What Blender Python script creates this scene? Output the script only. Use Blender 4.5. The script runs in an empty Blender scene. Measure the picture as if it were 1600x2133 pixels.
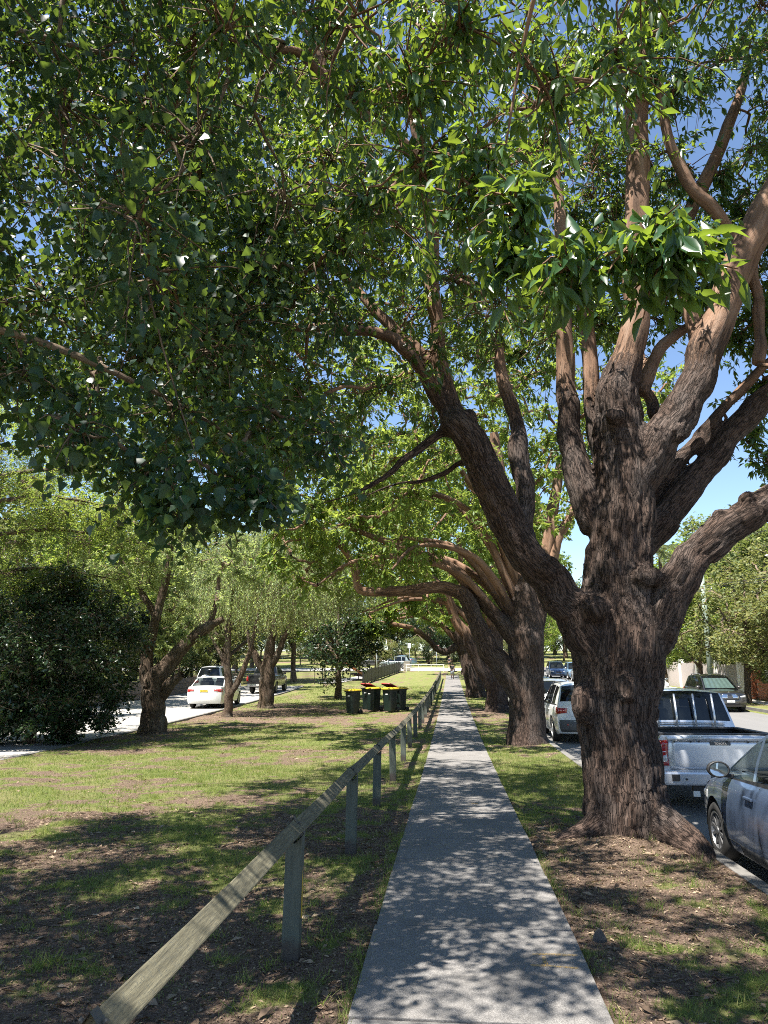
import bpy, bmesh, math, random
import numpy as np
from mathutils import Vector, Matrix

R_ = math.radians
scene = bpy.context.scene
COL = scene.collection

# ------------------------------------------------------------------ camera
cam_data = bpy.data.cameras.new('camera')
cam = bpy.data.objects.new('camera', cam_data)
COL.objects.link(cam)
cam_data.sensor_fit = 'VERTICAL'
cam_data.sensor_height = 36.0
cam_data.lens = 36.0 * 1520.0 / 2133.0
cam_data.clip_start = 0.05
cam_data.clip_end = 2000
cam.location = (-0.12, 0.0, 1.85)
cam.rotation_euler = (R_(90 + 12.015), 0, R_(5.148))
scene.camera = cam

# ------------------------------------------------------------------ light
SUN_DIR = Vector((0.24, 0.27, -0.80)).normalized()      # the way the light travels
world = bpy.data.worlds.new('World')
scene.world = world
world.use_nodes = True
wn = world.node_tree
sky = wn.nodes.new('ShaderNodeTexSky')
sky.sky_type = 'NISHITA'
sky.sun_disc = False
sky.sun_elevation = math.asin(-SUN_DIR.z)
sky.sun_rotation = math.atan2(-SUN_DIR.x, -SUN_DIR.y)
sky.air_density = 0.9
sky.dust_density = 0.0
sky.ozone_density = 2.0
wn.nodes['Background'].inputs['Strength'].default_value = 0.08
wn.links.new(sky.outputs[0], wn.nodes['Background'].inputs['Color'])
sun_data = bpy.data.lights.new('sun', 'SUN')
sun_data.energy = 5.0
sun_data.angle = R_(0.53)
sun_data.color = (1.0, 0.95, 0.87)
sun = bpy.data.objects.new('sun', sun_data)
COL.objects.link(sun)
sun.rotation_euler = SUN_DIR.to_track_quat('-Z', 'Y').to_euler()
sun.location = (0, 0, 40)
vs = scene.view_settings
vs.view_transform = 'Standard'
vs.look = 'None'
vs.exposure = 1.68
vs.gamma = 1.0
vs.use_curve_mapping = False
cy = scene.cycles
cy.max_bounces = 7
cy.diffuse_bounces = 4
cy.glossy_bounces = 3
cy.transmission_bounces = 4
cy.transparent_max_bounces = 4
cy.caustics_reflective = False
cy.caustics_refractive = False
cy.sample_clamp_indirect = 6.0
cy.filter_width = 1.0
cy.use_denoising = False       # keep leaf and grain detail crisp

# ------------------------------------------------------------------ helpers
rng = np.random.default_rng(7)
random.seed(7)


def tag(o, label=None, cat=None, group=None, kind=None):
    if label: o['label'] = label
    if cat: o['category'] = cat
    if group: o['group'] = group
    if kind: o['kind'] = kind
    return o


def empty(name, loc=(0, 0, 0), rz=0.0):
    o = bpy.data.objects.new(name, None)
    COL.objects.link(o)
    o.location = loc
    o.rotation_euler = (0, 0, rz)
    o.empty_display_size = 0.2
    return o


def link(name, me, mat=None, parent=None):
    o = bpy.data.objects.new(name, me)
    COL.objects.link(o)
    if mat is not None and not me.materials:
        me.materials.append(mat)
    if parent is not None:
        o.parent = parent
    return o


def mesh_np(name, V, faces, smooth=False, attrs=None):
    """V (n,3); faces: an (m,k) int array or a list of such arrays."""
    me = bpy.data.meshes.new(name)
    V = np.ascontiguousarray(V, dtype=np.float32)
    if not isinstance(faces, (list, tuple)):
        faces = [faces]
    faces = [np.asarray(f, dtype=np.int32) for f in faces if len(f)]
    me.vertices.add(len(V))
    me.vertices.foreach_set('co', V.ravel())
    nl = sum(f.size for f in faces)
    npoly = sum(len(f) for f in faces)
    me.loops.add(nl)
    me.polygons.add(npoly)
    me.loops.foreach_set('vertex_index', np.concatenate([f.ravel() for f in faces]))
    starts, tot, off = [], [], 0
    for f in faces:
        k = f.shape[1]
        starts.append(off + np.arange(len(f), dtype=np.int32) * k)
        tot.append(np.full(len(f), k, dtype=np.int32))
        off += f.size
    me.polygons.foreach_set('loop_start', np.concatenate(starts))
    me.polygons.foreach_set('loop_total', np.concatenate(tot))
    if smooth:
        me.polygons.foreach_set('use_smooth', np.ones(npoly, dtype=bool))
    if attrs:
        for k, a in attrs.items():
            a = np.ascontiguousarray(a, dtype=np.float32)
            if a.ndim == 2:
                at = me.attributes.new(k, 'FLOAT_VECTOR', 'POINT')
                at.data.foreach_set('vector', a.ravel())
            else:
                at = me.attributes.new(k, 'FLOAT', 'POINT')
                at.data.foreach_set('value', a)
    me.update(calc_edges=True)
    return me


class MB:
    """collects simple shapes into one mesh"""
    def __init__(s):
        s.V, s.F = [], []

    def add(s, V, F):
        o = len(s.V)
        s.V += [tuple(v) for v in V]
        s.F += [tuple(i + o for i in f) for f in F]
        return s

    def box(s, c, d, rot=None, taper=1.0):
        x, y, z = d[0] / 2, d[1] / 2, d[2] / 2
        V = [Vector((sx * x * (taper if sz > 0 else 1), sy * y * (taper if sz > 0 else 1), sz * z)) for sz in (-1, 1) for sy in (-1, 1) for sx in (-1, 1)]
        if rot is not None:
            V = [rot @ v for v in V]
        c = Vector(c)
        return s.add([v + c for v in V], [(0, 2, 3, 1), (4, 5, 7, 6), (0, 1, 5, 4), (2, 6, 7, 3), (0, 4, 6, 2), (1, 3, 7, 5)])

    def tube(s, pts, rad, n=8, caps=True):
        V, F, _, _ = tube_np(np.array(pts, float), rad, n)
        F = [tuple(f) for f in F]
        k = len(pts)
        if caps:
            F.append(tuple(range(n - 1, -1, -1)))
            F.append(tuple(range((k - 1) * n, k * n)))
        return s.add(V, F)

    def lathe(s, prof, n=24, axis='z', center=(0, 0, 0), close=False):
        """prof: list of (r, h)"""
        V, F = [], []
        for r, h in prof:
            for i in range(n):
                a = 2 * math.pi * i / n
                p = (r * math.cos(a), r * math.sin(a), h)
                if axis == 'y': p = (p[0], p[2], p[1])
                if axis == 'x': p = (p[2], p[0], p[1])
                V.append((p[0] + center[0], p[1] + center[1], p[2] + center[2]))
        m = len(prof)
        for j in range(m - 1 + (1 if close else 0)):
            j2 = (j + 1) % m
            for i in range(n):
                i2 = (i + 1) % n
                F.append((j * n + i, j * n + i2, j2 * n + i2, j2 * n + i))
        return s.add(V, F)

    def mesh(s, name, smooth=False, bevel=0.0, fix=True):
        me = bpy.data.meshes.new(name)
        me.from_pydata(s.V, [], s.F)
        if fix or bevel:
            bm = bmesh.new()
            bm.from_mesh(me)
            if fix:
                bmesh.ops.recalc_face_normals(bm, faces=bm.faces)
            if bevel:
                bmesh.ops.bevel(bm, geom=[e for e in bm.edges if e.is_manifold and e.calc_face_angle(0) > 0.5], offset=bevel, segments=2, affect='EDGES', profile=0.6)
            bm.to_mesh(me)
            bm.free()
        if smooth:
            for p in me.polygons: p.use_smooth = True
        me.update()
        return me

    def build(s, name, mat, parent=None, smooth=False, bevel=0.0, fix=True):
        return link(name, s.mesh(name, smooth, bevel, fix), mat, parent)


def copy_tree(o, parent=None):
    c = o.copy()
    COL.objects.link(c)
    c.parent = parent
    for ch in [x for x in bpy.data.objects if x.parent == o]:
        copy_tree(ch, c)
    return c


# ---- noise
def _h(ix, iy, iz, seed):
    n = (ix.astype(np.int64) * 374761393 + iy.astype(np.int64) * 668265263 + iz.astype(np.int64) * 2147483647 + seed * 974634541) & 0xFFFFFFFF
    n = ((n ^ (n >> 13)) * 1274126177) & 0xFFFFFFFF
    n = (n ^ (n >> 16)) & 0xFFFF
    return n.astype(np.float64) / 65535.0


def vnoise(P, seed=0):
    P = np.asarray(P, float)
    if P.shape[1] == 2:
        P = np.column_stack([P, np.zeros(len(P))])
    i = np.floor(P).astype(np.int64)
    f = P - i
    u = f * f * (3 - 2 * f)
    r = 0
    for dx in (0, 1):
        wx = u[:, 0] if dx else 1 - u[:, 0]
        for dy in (0, 1):
            wy = u[:, 1] if dy else 1 - u[:, 1]
            for dz in (0, 1):
                wz = u[:, 2] if dz else 1 - u[:, 2]
                r = r + wx * wy * wz * _h(i[:, 0] + dx, i[:, 1] + dy, i[:, 2] + dz, seed)
    return r


def fbm(P, oct=4, seed=0):
    P = np.asarray(P, float)
    a, r, t = 1.0, 0, 0
    for k in range(oct):
        r = r + a * vnoise(P * (2 ** k) + k * 17.3, seed + k)
        t += a
        a *= 0.5
    return r / t


# ---- ground height along the path: flat, a slight dip, then rising far off
_gy = np.linspace(-60, 400, 4601)
_gs = np.interp(_gy, [5, 10, 18, 30, 44, 60, 75, 110, 122, 170, 230, 300], [0, -.02, -.004, .006, .015, .021, .028, .036, .05, .05, .02, 0.0])
_gz = np.cumsum(_gs) * 0.1
_gz -= np.interp(0, _gy, _gz)


def gz(y):
    return np.interp(y, _gy, _gz)


def g3(x, y, dz=0.0):
    return (x, y, float(gz(y)) + dz)


ROAD_X0, ROAD_X1, ROAD_D = 2.62, 14.3, 0.19

# ---- tubes
def frames(P):
    T = np.gradient(P, axis=0)
    T /= np.linalg.norm(T, axis=1)[:, None] + 1e-9
    N = np.zeros_like(P)
    a = np.array([1., 0, 0]) if abs(T[0][0]) < 0.8 else np.array([0, 1., 0])
    n = a - T[0] * (a @ T[0])
    for i in range(len(P)):
        n = n - T[i] * (n @ T[i])
        n /= np.linalg.norm(n) + 1e-9
        N[i] = n
    return T, N, np.cross(T, N)


def tube_np(P, rad, n=10):
    P = np.asarray(P, float)
    rad = np.broadcast_to(np.asarray(rad, float), (len(P),))
    T, N, B = frames(P)
    a = np.linspace(0, 2 * np.pi, n, endpoint=False)
    ca, sa = np.cos(a), np.sin(a)
    ring = ca[None, :, None] * N[:, None, :] + sa[None, :, None] * B[:, None, :]
    V = (P[:, None, :] + rad[:, None, None] * ring).reshape(-1, 3)
    s = np.concatenate([[0], np.cumsum(np.linalg.norm(np.diff(P, axis=0), axis=1))])
    bk = np.stack([rad[:, None] * ca[None], rad[:, None] * sa[None], np.repeat(s[:, None], n, 1)], -1).reshape(-1, 3)
    k = len(P)
    i = np.arange(k - 1)[:, None] * n
    j = np.arange(n)[None]
    j2 = (j + 1) % n
    F = np.stack([i + j, i + j2, i + n + j2, i + n + j], -1).reshape(-1, 4)
    return V, F, bk, np.repeat(rad, n)


def batch_tubes(P, rad, n=3):
    """P (M,K,3), rad (M,K) -> many thin tubes at once"""
    M, K, _ = P.shape
    T = np.gradient(P, axis=1)
    T /= np.linalg.norm(T, axis=2, keepdims=True) + 1e-9
    ref = np.where(np.abs(T[..., 2:3]) > 0.9, np.array([1., 0, 0]), np.array([0, 0, 1.]))
    N = np.cross(T, ref)
    N /= np.linalg.norm(N, axis=2, keepdims=True) + 1e-9
    B = np.cross(T, N)
    a = np.linspace(0, 2 * np.pi, n, endpoint=False)
    ring = np.cos(a)[None, None, :, None] * N[:, :, None] + np.sin(a)[None, None, :, None] * B[:, :, None]
    V = (P[:, :, None] + rad[:, :, None, None] * ring).reshape(-1, 3)
    m = np.arange(M)[:, None, None] * K * n
    i = np.arange(K - 1)[None, :, None] * n
    j = np.arange(n)[None, None]
    j2 = (j + 1) % n
    F = np.stack([m + i + j, m + i + j2, m + i + n + j2, m + i + n + j], -1).reshape(-1, 4)
    s = np.concatenate([np.zeros((M, 1)), np.cumsum(np.linalg.norm(np.diff(P, axis=1), axis=2), axis=1)], 1)
    bk = np.stack([np.repeat(rad[:, :, None] * np.cos(a), 1, 2), np.repeat(rad[:, :, None] * np.sin(a), 1, 2), np.repeat(s[:, :, None], n, 2)], -1).reshape(-1, 3)
    return V, F, bk, np.repeat(rad.reshape(-1), n)


def spline(P, m=6):
    """Catmull-Rom through rows of P (any width)"""
    P = np.asarray(P, float)
    Q = np.vstack([2 * P[0] - P[1], P, 2 * P[-1] - P[-2]])
    out = []
    t = np.linspace(0, 1, m, endpoint=False)[:, None]
    for i in range(1, len(Q) - 2):
        a, b, c, d = Q[i - 1], Q[i], Q[i + 1], Q[i + 2]
        out.append(0.5 * (2 * b + (c - a) * t + (2 * a - 5 * b + 4 * c - d) * t ** 2 + (3 * b - a - 3 * c + d) * t ** 3))
    out.append(P[-1:])
    return np.vstack(out)


# ------------------------------------------------------------------ materials
def new_mat(name):
    m = bpy.data.materials.new(name)
    m.use_nodes = True
    nt = m.node_tree
    b = nt.nodes['Principled BSDF']
    return m, nt, b


def node(nt, t, **kw):
    n = nt.nodes.new(t)
    for k, v in kw.items():
        if hasattr(n, k):
            setattr(n, k, v)
        else:
            n.inputs[k].default_value = v
    return n


def ramp(nt, fac, stops):
    r = nt.nodes.new('ShaderNodeValToRGB')
    e = r.color_ramp.elements
    while len(e) < len(stops): e.new(0.5)
    for el, (p, c) in zip(e, stops):
        el.position = p
        el.color = (*c, 1) if len(c) == 3 else c
    nt.links.new(fac, r.inputs[0])
    return r


def mix(nt, fac, a, b, kind='MIX'):
    n = nt.nodes.new('ShaderNodeMix')
    n.data_type = 'RGBA'
    n.blend_type = kind
    for sock, v in ((n.inputs[0], fac), (n.inputs[6], a), (n.inputs[7], b)):
        if hasattr(v, 'is_linked') or hasattr(v, 'links'):
            nt.links.new(v, sock)
        elif isinstance(v, (int, float)):
            sock.default_value = v
        else:
            sock.default_value = (*v, 1)
    return n.outputs[2]


def noise(nt, vec, scale, detail=4, rough=0.55):
    n = nt.nodes.new('ShaderNodeTexNoise')
    n.inputs['Scale'].default_value = scale
    n.inputs['Detail'].default_value = detail
    n.inputs['Roughness'].default_value = rough
    if vec is not None:
        nt.links.new(vec, n.inputs['Vector'])
    return n.outputs['Fac']


def bump(nt, h, strength, dist, bsdf):
    b = nt.nodes.new('ShaderNodeBump')
    b.inputs['Strength'].default_value = strength
    b.inputs['Distance'].default_value = dist
    nt.links.new(h, b.inputs['Height'])
    nt.links.new(b.outputs[0], bsdf.inputs['Normal'])
    return b


def attr(nt, name):
    a = nt.nodes.new('ShaderNodeAttribute')
    a.attribute_name = name
    return a


def mapped(nt, vec, scale):
    m = nt.nodes.new('ShaderNodeMapping')
    m.inputs['Scale'].default_value = scale
    nt.links.new(vec, m.inputs['Vector'])
    return m.outputs[0]


def math_(nt, op, a, b=0.0):
    n = nt.nodes.new('ShaderNodeMath')
    n.operation = op
    for s, v in ((n.inputs[0], a), (n.inputs[1], b)):
        if isinstance(v, (int, float)): s.default_value = v
        else: nt.links.new(v, s)
    return n.outputs[0]


def pos(nt):
    return nt.nodes.new('ShaderNodeNewGeometry').outputs['Position']


def plain(name, col, rough=0.6, metal=0.0, var=0.12, scale=6.0, bmp=0.0, spec=0.5, coat=0.0):
    m, nt, b = new_mat(name)
    oc = nt.nodes.new('ShaderNodeTexCoord').outputs['Object']
    f = noise(nt, oc, scale, 5)
    c = mix(nt, f, tuple(x * (1 - var) for x in col), tuple(min(1, x * (1 + var)) for x in col))
    nt.links.new(c, b.inputs['Base Color'])
    b.inputs['Roughness'].default_value = rough
    b.inputs['Metallic'].default_value = metal
    b.inputs['Specular IOR Level'].default_value = spec
    b.inputs['Coat Weight'].default_value = coat
    b.inputs['Coat Roughness'].default_value = 0.05
    if bmp:
        bump(nt, noise(nt, oc, scale * 8, 4), bmp, 0.01, b)
    return m


def bark_mat(name, dark, light, smooth_col, fs=1.0):
    m, nt, b = new_mat(name)
    bk = attr(nt, 'bk').outputs['Vector']
    old = attr(nt, 'old').outputs['Fac']
    v1 = mapped(nt, bk, (40 * fs, 40 * fs, 5.6 * fs))
    v2 = mapped(nt, bk, (9 * fs, 9 * fs, 1.4 * fs))
    vw = nt.nodes.new('ShaderNodeVectorMath'); vw.operation = 'MULTIPLY_ADD'; vw.inputs[1].default_value = (2.2, 2.2, 2.2)
    wn_ = nt.nodes.new('ShaderNodeTexNoise'); wn_.inputs['Scale'].default_value = 0.9; wn_.inputs['Detail'].default_value = 4
    nt.links.new(v1, wn_.inputs['Vector'])
    nt.links.new(wn_.outputs['Color'], vw.inputs[0]); nt.links.new(v1, vw.inputs[2])
    vo = nt.nodes.new('ShaderNodeTexVoronoi'); vo.feature = 'DISTANCE_TO_EDGE'; vo.inputs['Scale'].default_value = 0.85
    nt.links.new(vw.outputs[0], vo.inputs['Vector'])
    crack = ramp(nt, vo.outputs['Distance'], [(0.0, (0.25, 0.25, 0.25)), (0.10, (1, 1, 1))]).outputs[0]
    vc = nt.nodes.new('ShaderNodeTexVoronoi'); vc.inputs['Scale'].default_value = 0.85
    nt.links.new(vw.outputs[0], vc.inputs['Vector'])
    sepc = nt.nodes.new('ShaderNodeSeparateColor'); nt.links.new(vc.outputs['Color'], sepc.inputs[0])
    n1 = noise(nt, v1, 1.0, 6, 0.65)
    n2 = noise(nt, v2, 1.0, 4)
    rough_c = ramp(nt, n1, [(0.36, dark), (0.5, tuple(a * .6 + c * .4 for a, c in zip(dark, light))), (0.66, light)]).outputs[0]
    rough_c = mix(nt, math_(nt, 'MULTIPLY', n2, 0.35), rough_c, (0.10, 0.048, 0.026))
    rough_c = mix(nt, math_(nt, 'MULTIPLY', sepc.outputs[0], 0.4), rough_c, tuple(min(1, x * 1.25) for x in light))
    nl = ramp(nt, noise(nt, mapped(nt, bk, (2.6, 2.6, 1.1)), 1.0, 5, 0.65), [(0.48, (0, 0, 0)), (0.66, (0.55, 0.55, 0.55))]).outputs[0]
    rough_c = mix(nt, nl, rough_c, (light[0] * 1.15, light[1] * 1.4, light[2] * 1.6))
    rough_c = mix(nt, crack, tuple(x * 0.8 for x in dark), rough_c)
    sm = ramp(nt, n2, [(0.32, tuple(x * 0.42 for x in smooth_col)), (0.46, tuple(x * 0.8 for x in smooth_col)), (0.54, smooth_col), (0.68, (smooth_col[0] * 1.2, smooth_col[1] * 1.35, smooth_col[2] * 1.5))]).outputs[0]
    edge = math_(nt, 'ADD', old, math_(nt, 'MULTIPLY', math_(nt, 'SUBTRACT', n1, 0.5), 1.5))
    e2 = ramp(nt, edge, [(0.30, (0, 0, 0)), (0.62, (1, 1, 1))]).outputs[0]
    nt.links.new(mix(nt, e2, sm, rough_c), b.inputs['Base Color'])
    b.inputs['Roughness'].default_value = 0.85
    b.inputs['Specular IOR Level'].default_value = 0.25
    hh = math_(nt, 'ADD', math_(nt, 'MULTIPLY', n1, 0.6), math_(nt, 'MULTIPLY', crack, 0.5))
    h = math_(nt, 'MULTIPLY', hh, math_(nt, 'ADD', math_(nt, 'MULTIPLY', e2, 0.85), 0.15))
    bump(nt, h, 1.0, 0.045, b)
    return m


def leaf_mat(name, c1, c2, c3, trans, tw=0.35, rough=0.38, spec=0.5):
    """three random base colours per leaf, glossy front, light shining through"""
    m, nt, b = new_mat(name)
    g = nt.nodes.new('ShaderNodeNewGeometry')
    rnd = g.outputs['Random Per Island']
    col = ramp(nt, rnd, [(0.0, c1), (0.5, c2), (0.93, c3), (1.0, tuple(min(1, x * 1.5) for x in c3))]).outputs[0]
    nt.links.new(col, b.inputs['Base Color'])
    b.inputs['Roughness'].default_value = rough
    b.inputs['Specular IOR Level'].default_value = spec
    t = nt.nodes.new('ShaderNodeBsdfTranslucent')
    tc = mix(nt, rnd, tuple(x * 0.8 for x in trans), tuple(min(1, x * 1.2) for x in trans))
    nt.links.new(tc, t.inputs['Color'])
    mx = nt.nodes.new('ShaderNodeMixShader')
    mx.inputs[0].default_value = tw
    nt.links.new(b.outputs[0], mx.inputs[1])
    nt.links.new(t.outputs[0], mx.inputs[2])
    nt.links.new(mx.outputs[0], nt.nodes['Material Output'].inputs['Surface'])
    return m


M = {}
M['bark'] = bark_mat('brush_box_bark', (0.008, 0.0055, 0.0045), (0.115, 0.080, 0.063), (0.215, 0.128, 0.082))
M['bark_grey'] = bark_mat('grey_bark', (0.035, 0.025, 0.018), (0.20, 0.145, 0.10), (0.20, 0.145, 0.10), 1.4)
M['leaf_box'] = leaf_mat('brush_box_leaf', (0.014, 0.044, 0.022), (0.022, 0.062, 0.027), (0.042, 0.090, 0.030), (0.36, 0.50, 0.045), 0.28, 0.34, 0.42)
M['leaf_heart'] = leaf_mat('heart_leaf', (0.007, 0.026, 0.017), (0.012, 0.038, 0.023), (0.022, 0.055, 0.026), (0.28, 0.42, 0.05), 0.20, 0.40, 0.3)
M['leaf_sun'] = leaf_mat('bright_leaf', (0.060, 0.115, 0.025), (0.085, 0.145, 0.028), (0.12, 0.17, 0.035), (0.42, 0.52, 0.08), 0.40, 0.45, 0.3)
M['leaf_weep'] = leaf_mat('weeping_leaf', (0.125, 0.185, 0.080), (0.17, 0.235, 0.105), (0.24, 0.29, 0.14), (0.58, 0.68, 0.2), 0.45, 0.5, 0.35)
M['leaf_dark'] = leaf_mat('dark_leaf', (0.009, 0.024, 0.011), (0.015, 0.036, 0.014), (0.030, 0.055, 0.020), (0.10, 0.16, 0.03), 0.14, 0.33, 0.45)
M['leaf_far'] = leaf_mat('far_leaf', (0.055, 0.085, 0.030), (0.085, 0.118, 0.040), (0.13, 0.15, 0.052), (0.30, 0.36, 0.08), 0.32, 0.55, 0.3)
M['leaf_olive'] = leaf_mat('olive_leaf', (0.095, 0.125, 0.050), (0.13, 0.155, 0.060), (0.19, 0.185, 0.065), (0.34, 0.36, 0.09), 0.33, 0.55, 0.3)
M['leaf_palm'] = leaf_mat('palm_leaf', (0.07, 0.10, 0.05), (0.10, 0.13, 0.06), (0.14, 0.16, 0.07), (0.30, 0.34, 0.10), 0.3, 0.5, 0.3)
M['grass'] = leaf_mat('grass_blade', (0.072, 0.118, 0.026), (0.118, 0.165, 0.040), (0.22, 0.215, 0.085), (0.40, 0.48, 0.08), 0.36, 0.6, 0.25)
M['litter'] = leaf_mat('leaf_litter', (0.075, 0.050, 0.034), (0.15, 0.105, 0.072), (0.30, 0.225, 0.155), (0.25, 0.15, 0.07), 0.12, 0.75, 0.2)
M['twig'] = plain('twig', (0.09, 0.06, 0.042), 0.85, var=0.3, scale=20)

# ================================================================== THE SETTING
def grass_density(x, y):
    """0..1: how much grass grows at a spot (bare soil and litter otherwise)"""
    P = np.column_stack([x, y])
    n = fbm(P * 0.55, 4, 3)
    n2 = fbm(P * 2.6, 3, 9)
    n3 = fbm(P * 7.0, 2, 14)
    base = np.interp(y, [0, 5, 9, 12, 15, 19, 26, 29, 36, 39, 60, 100], [.45, .45, .47, .58, .68, .66, .60, .36, .36, .72, .74, .74])
    base = base + np.where(x > 0.7, np.interp(y, [0, 8, 11, 14, 20], [-.13, -.15, -.02, .10, .10]), 0)
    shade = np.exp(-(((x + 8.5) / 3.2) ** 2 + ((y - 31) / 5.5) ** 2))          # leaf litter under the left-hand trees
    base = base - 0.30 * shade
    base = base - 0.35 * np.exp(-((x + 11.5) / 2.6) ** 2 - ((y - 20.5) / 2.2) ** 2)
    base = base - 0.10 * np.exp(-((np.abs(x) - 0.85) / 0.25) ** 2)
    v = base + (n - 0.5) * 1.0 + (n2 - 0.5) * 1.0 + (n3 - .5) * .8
    return np.clip((v - 0.33) / 0.34, 0, 1)


xs = np.unique(np.concatenate([np.linspace(-300, -40, 14), np.linspace(-40, -14, 14), np.arange(-14, -1.2, 0.2), np.arange(-1.2, 2.46, 0.12), [2.47, 2.56], np.linspace(3.4, 14.2, 6), [14.44], np.linspace(15, 30, 9), np.linspace(40, 300, 12)]))
ys = np.unique(np.concatenate([np.linspace(-60, 0, 10), np.arange(0, 16, 0.16), np.arange(16, 42, 0.3), np.arange(42, 125, 1.5), np.linspace(125, 260, 30), np.linspace(280, 900, 8)]))
GX, GY = np.meshgrid(xs, ys)
GZ = gz(GY)
inroad = (GX > 2.5) & (GX < 14.42) & (GY < 400)
GZ = GZ - np.where(inroad, ROAD_D + 0.02, 0)
rough_ = np.where((np.abs(GX) > 0.80) & (GX < 2.4) & (GX > -40), 1.0, 0.0)
GZ = GZ + rough_ * ((fbm(np.column_stack([GX.ravel(), GY.ravel()]) * 1.3, 3, 5).reshape(GX.shape) - 0.5) * 0.10 - 0.012)
# soil mounded round the big tree
GZ = GZ + rough_ * 0.07 * np.exp(-(((GX - 1.9) / 0.8) ** 2 + ((GY - 9.0) / 0.95) ** 2))
GZ = GZ - np.where(np.abs(GX) < 0.60, 0.11, 0)          # bed of the footpath slabs
GZ = GZ - np.where((GX > -18.2) & (GX < -10.3) & (GY > 14) & (GY < 62), 0.05, 0)
gd = grass_density(GX.ravel(), GY.ravel())
nx, ny = len(xs), len(ys)
ii = np.arange(ny - 1)[:, None] * nx + np.arange(nx - 1)[None]
GF = np.stack([ii, ii + 1, ii + nx + 1, ii + nx], -1).reshape(-1, 4)
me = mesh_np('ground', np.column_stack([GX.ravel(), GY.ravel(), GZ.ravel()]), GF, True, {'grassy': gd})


def ground_z(x, y):
    """height of the built ground sheet (bilinear)"""
    x = np.atleast_1d(np.asarray(x, float)); y = np.atleast_1d(np.asarray(y, float))
    i = np.clip(np.searchsorted(xs, x) - 1, 0, nx - 2); j = np.clip(np.searchsorted(ys, y) - 1, 0, ny - 2)
    u = (x - xs[i]) / (xs[i + 1] - xs[i]); v = (y - ys[j]) / (ys[j + 1] - ys[j])
    return (GZ[j, i] * (1 - u) * (1 - v) + GZ[j, i + 1] * u * (1 - v) + GZ[j + 1, i] * (1 - u) * v + GZ[j + 1, i + 1] * u * v)


def gzf(x, y):
    return float(ground_z(x, y)[0])


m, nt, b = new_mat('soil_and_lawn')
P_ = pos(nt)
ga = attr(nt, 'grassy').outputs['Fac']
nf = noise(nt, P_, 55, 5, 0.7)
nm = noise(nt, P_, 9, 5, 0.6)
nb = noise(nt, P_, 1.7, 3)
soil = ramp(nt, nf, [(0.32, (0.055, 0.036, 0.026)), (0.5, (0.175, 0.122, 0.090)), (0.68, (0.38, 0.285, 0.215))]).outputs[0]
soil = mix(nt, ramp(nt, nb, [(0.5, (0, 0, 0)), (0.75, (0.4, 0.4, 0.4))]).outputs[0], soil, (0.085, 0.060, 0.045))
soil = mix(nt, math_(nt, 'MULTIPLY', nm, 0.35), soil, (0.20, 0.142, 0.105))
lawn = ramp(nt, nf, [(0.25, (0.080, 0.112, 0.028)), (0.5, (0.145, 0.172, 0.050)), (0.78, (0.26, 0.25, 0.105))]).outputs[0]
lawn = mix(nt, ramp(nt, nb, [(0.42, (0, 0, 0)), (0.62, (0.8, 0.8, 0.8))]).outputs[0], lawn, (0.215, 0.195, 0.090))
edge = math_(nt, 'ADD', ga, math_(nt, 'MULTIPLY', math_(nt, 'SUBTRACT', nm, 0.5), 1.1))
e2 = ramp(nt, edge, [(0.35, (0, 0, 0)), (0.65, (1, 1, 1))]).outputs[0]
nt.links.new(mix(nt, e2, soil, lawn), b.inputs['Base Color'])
b.inputs['Roughness'].default_value = 0.95
b.inputs['Specular IOR Level'].default_value = 0.1
bump(nt, math_(nt, 'ADD', nf, nm), 1.0, 0.05, b)
M['ground'] = m
ground = tag(link('ground', me, m), kind='structure')

# ---- asphalt road
m, nt, b = new_mat('asphalt')
P_ = pos(nt)
n1 = noise(nt, P_, 120, 3, 0.7)
n2 = noise(nt, mapped(nt, P_, (1.0, 0.12, 1)), 1.2, 4)
c = ramp(nt, n1, [(0.3, (0.085, 0.083, 0.082)), (0.6, (0.14, 0.137, 0.133)), (0.8, (0.22, 0.215, 0.21))]).outputs[0]
nt.links.new(mix(nt, math_(nt, 'MULTIPLY', n2, 0.6), c, (0.20, 0.192, 0.182)), b.inputs['Base Color'])
b.inputs['Roughness'].default_value = 0.9
bump(nt, n1, 0.5, 0.01, b)
M['asphalt'] = m
yy = np.concatenate([np.arange(-30, 130, 2.0), np.arange(130, 300, 8.0)])


def strip(name, x0, x1, yy, dz, mat, thick=0.0, xfun=None):
    V, F = [], []
    for i, y in enumerate(yy):
        o = xfun(y) if xfun else 0.0
        z = float(gz(y)) + dz
        V += [(x0 + o, y, z), (x1 + o, y, z)]
        if i: F.append((2 * i - 2, 2 * i - 1, 2 * i + 1, 2 * i))
    mb = MB().add(V, F)
    return tag(mb.build(name, mat), kind='structure')


strip('road', ROAD_X0 - 0.06, ROAD_X1 + 0.06, yy, -ROAD_D, M['asphalt'])

M['concrete_kerb'] = plain('kerb_concrete', (0.15, 0.142, 0.130), 0.9, var=0.45, scale=3.0, bmp=0.4)


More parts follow.
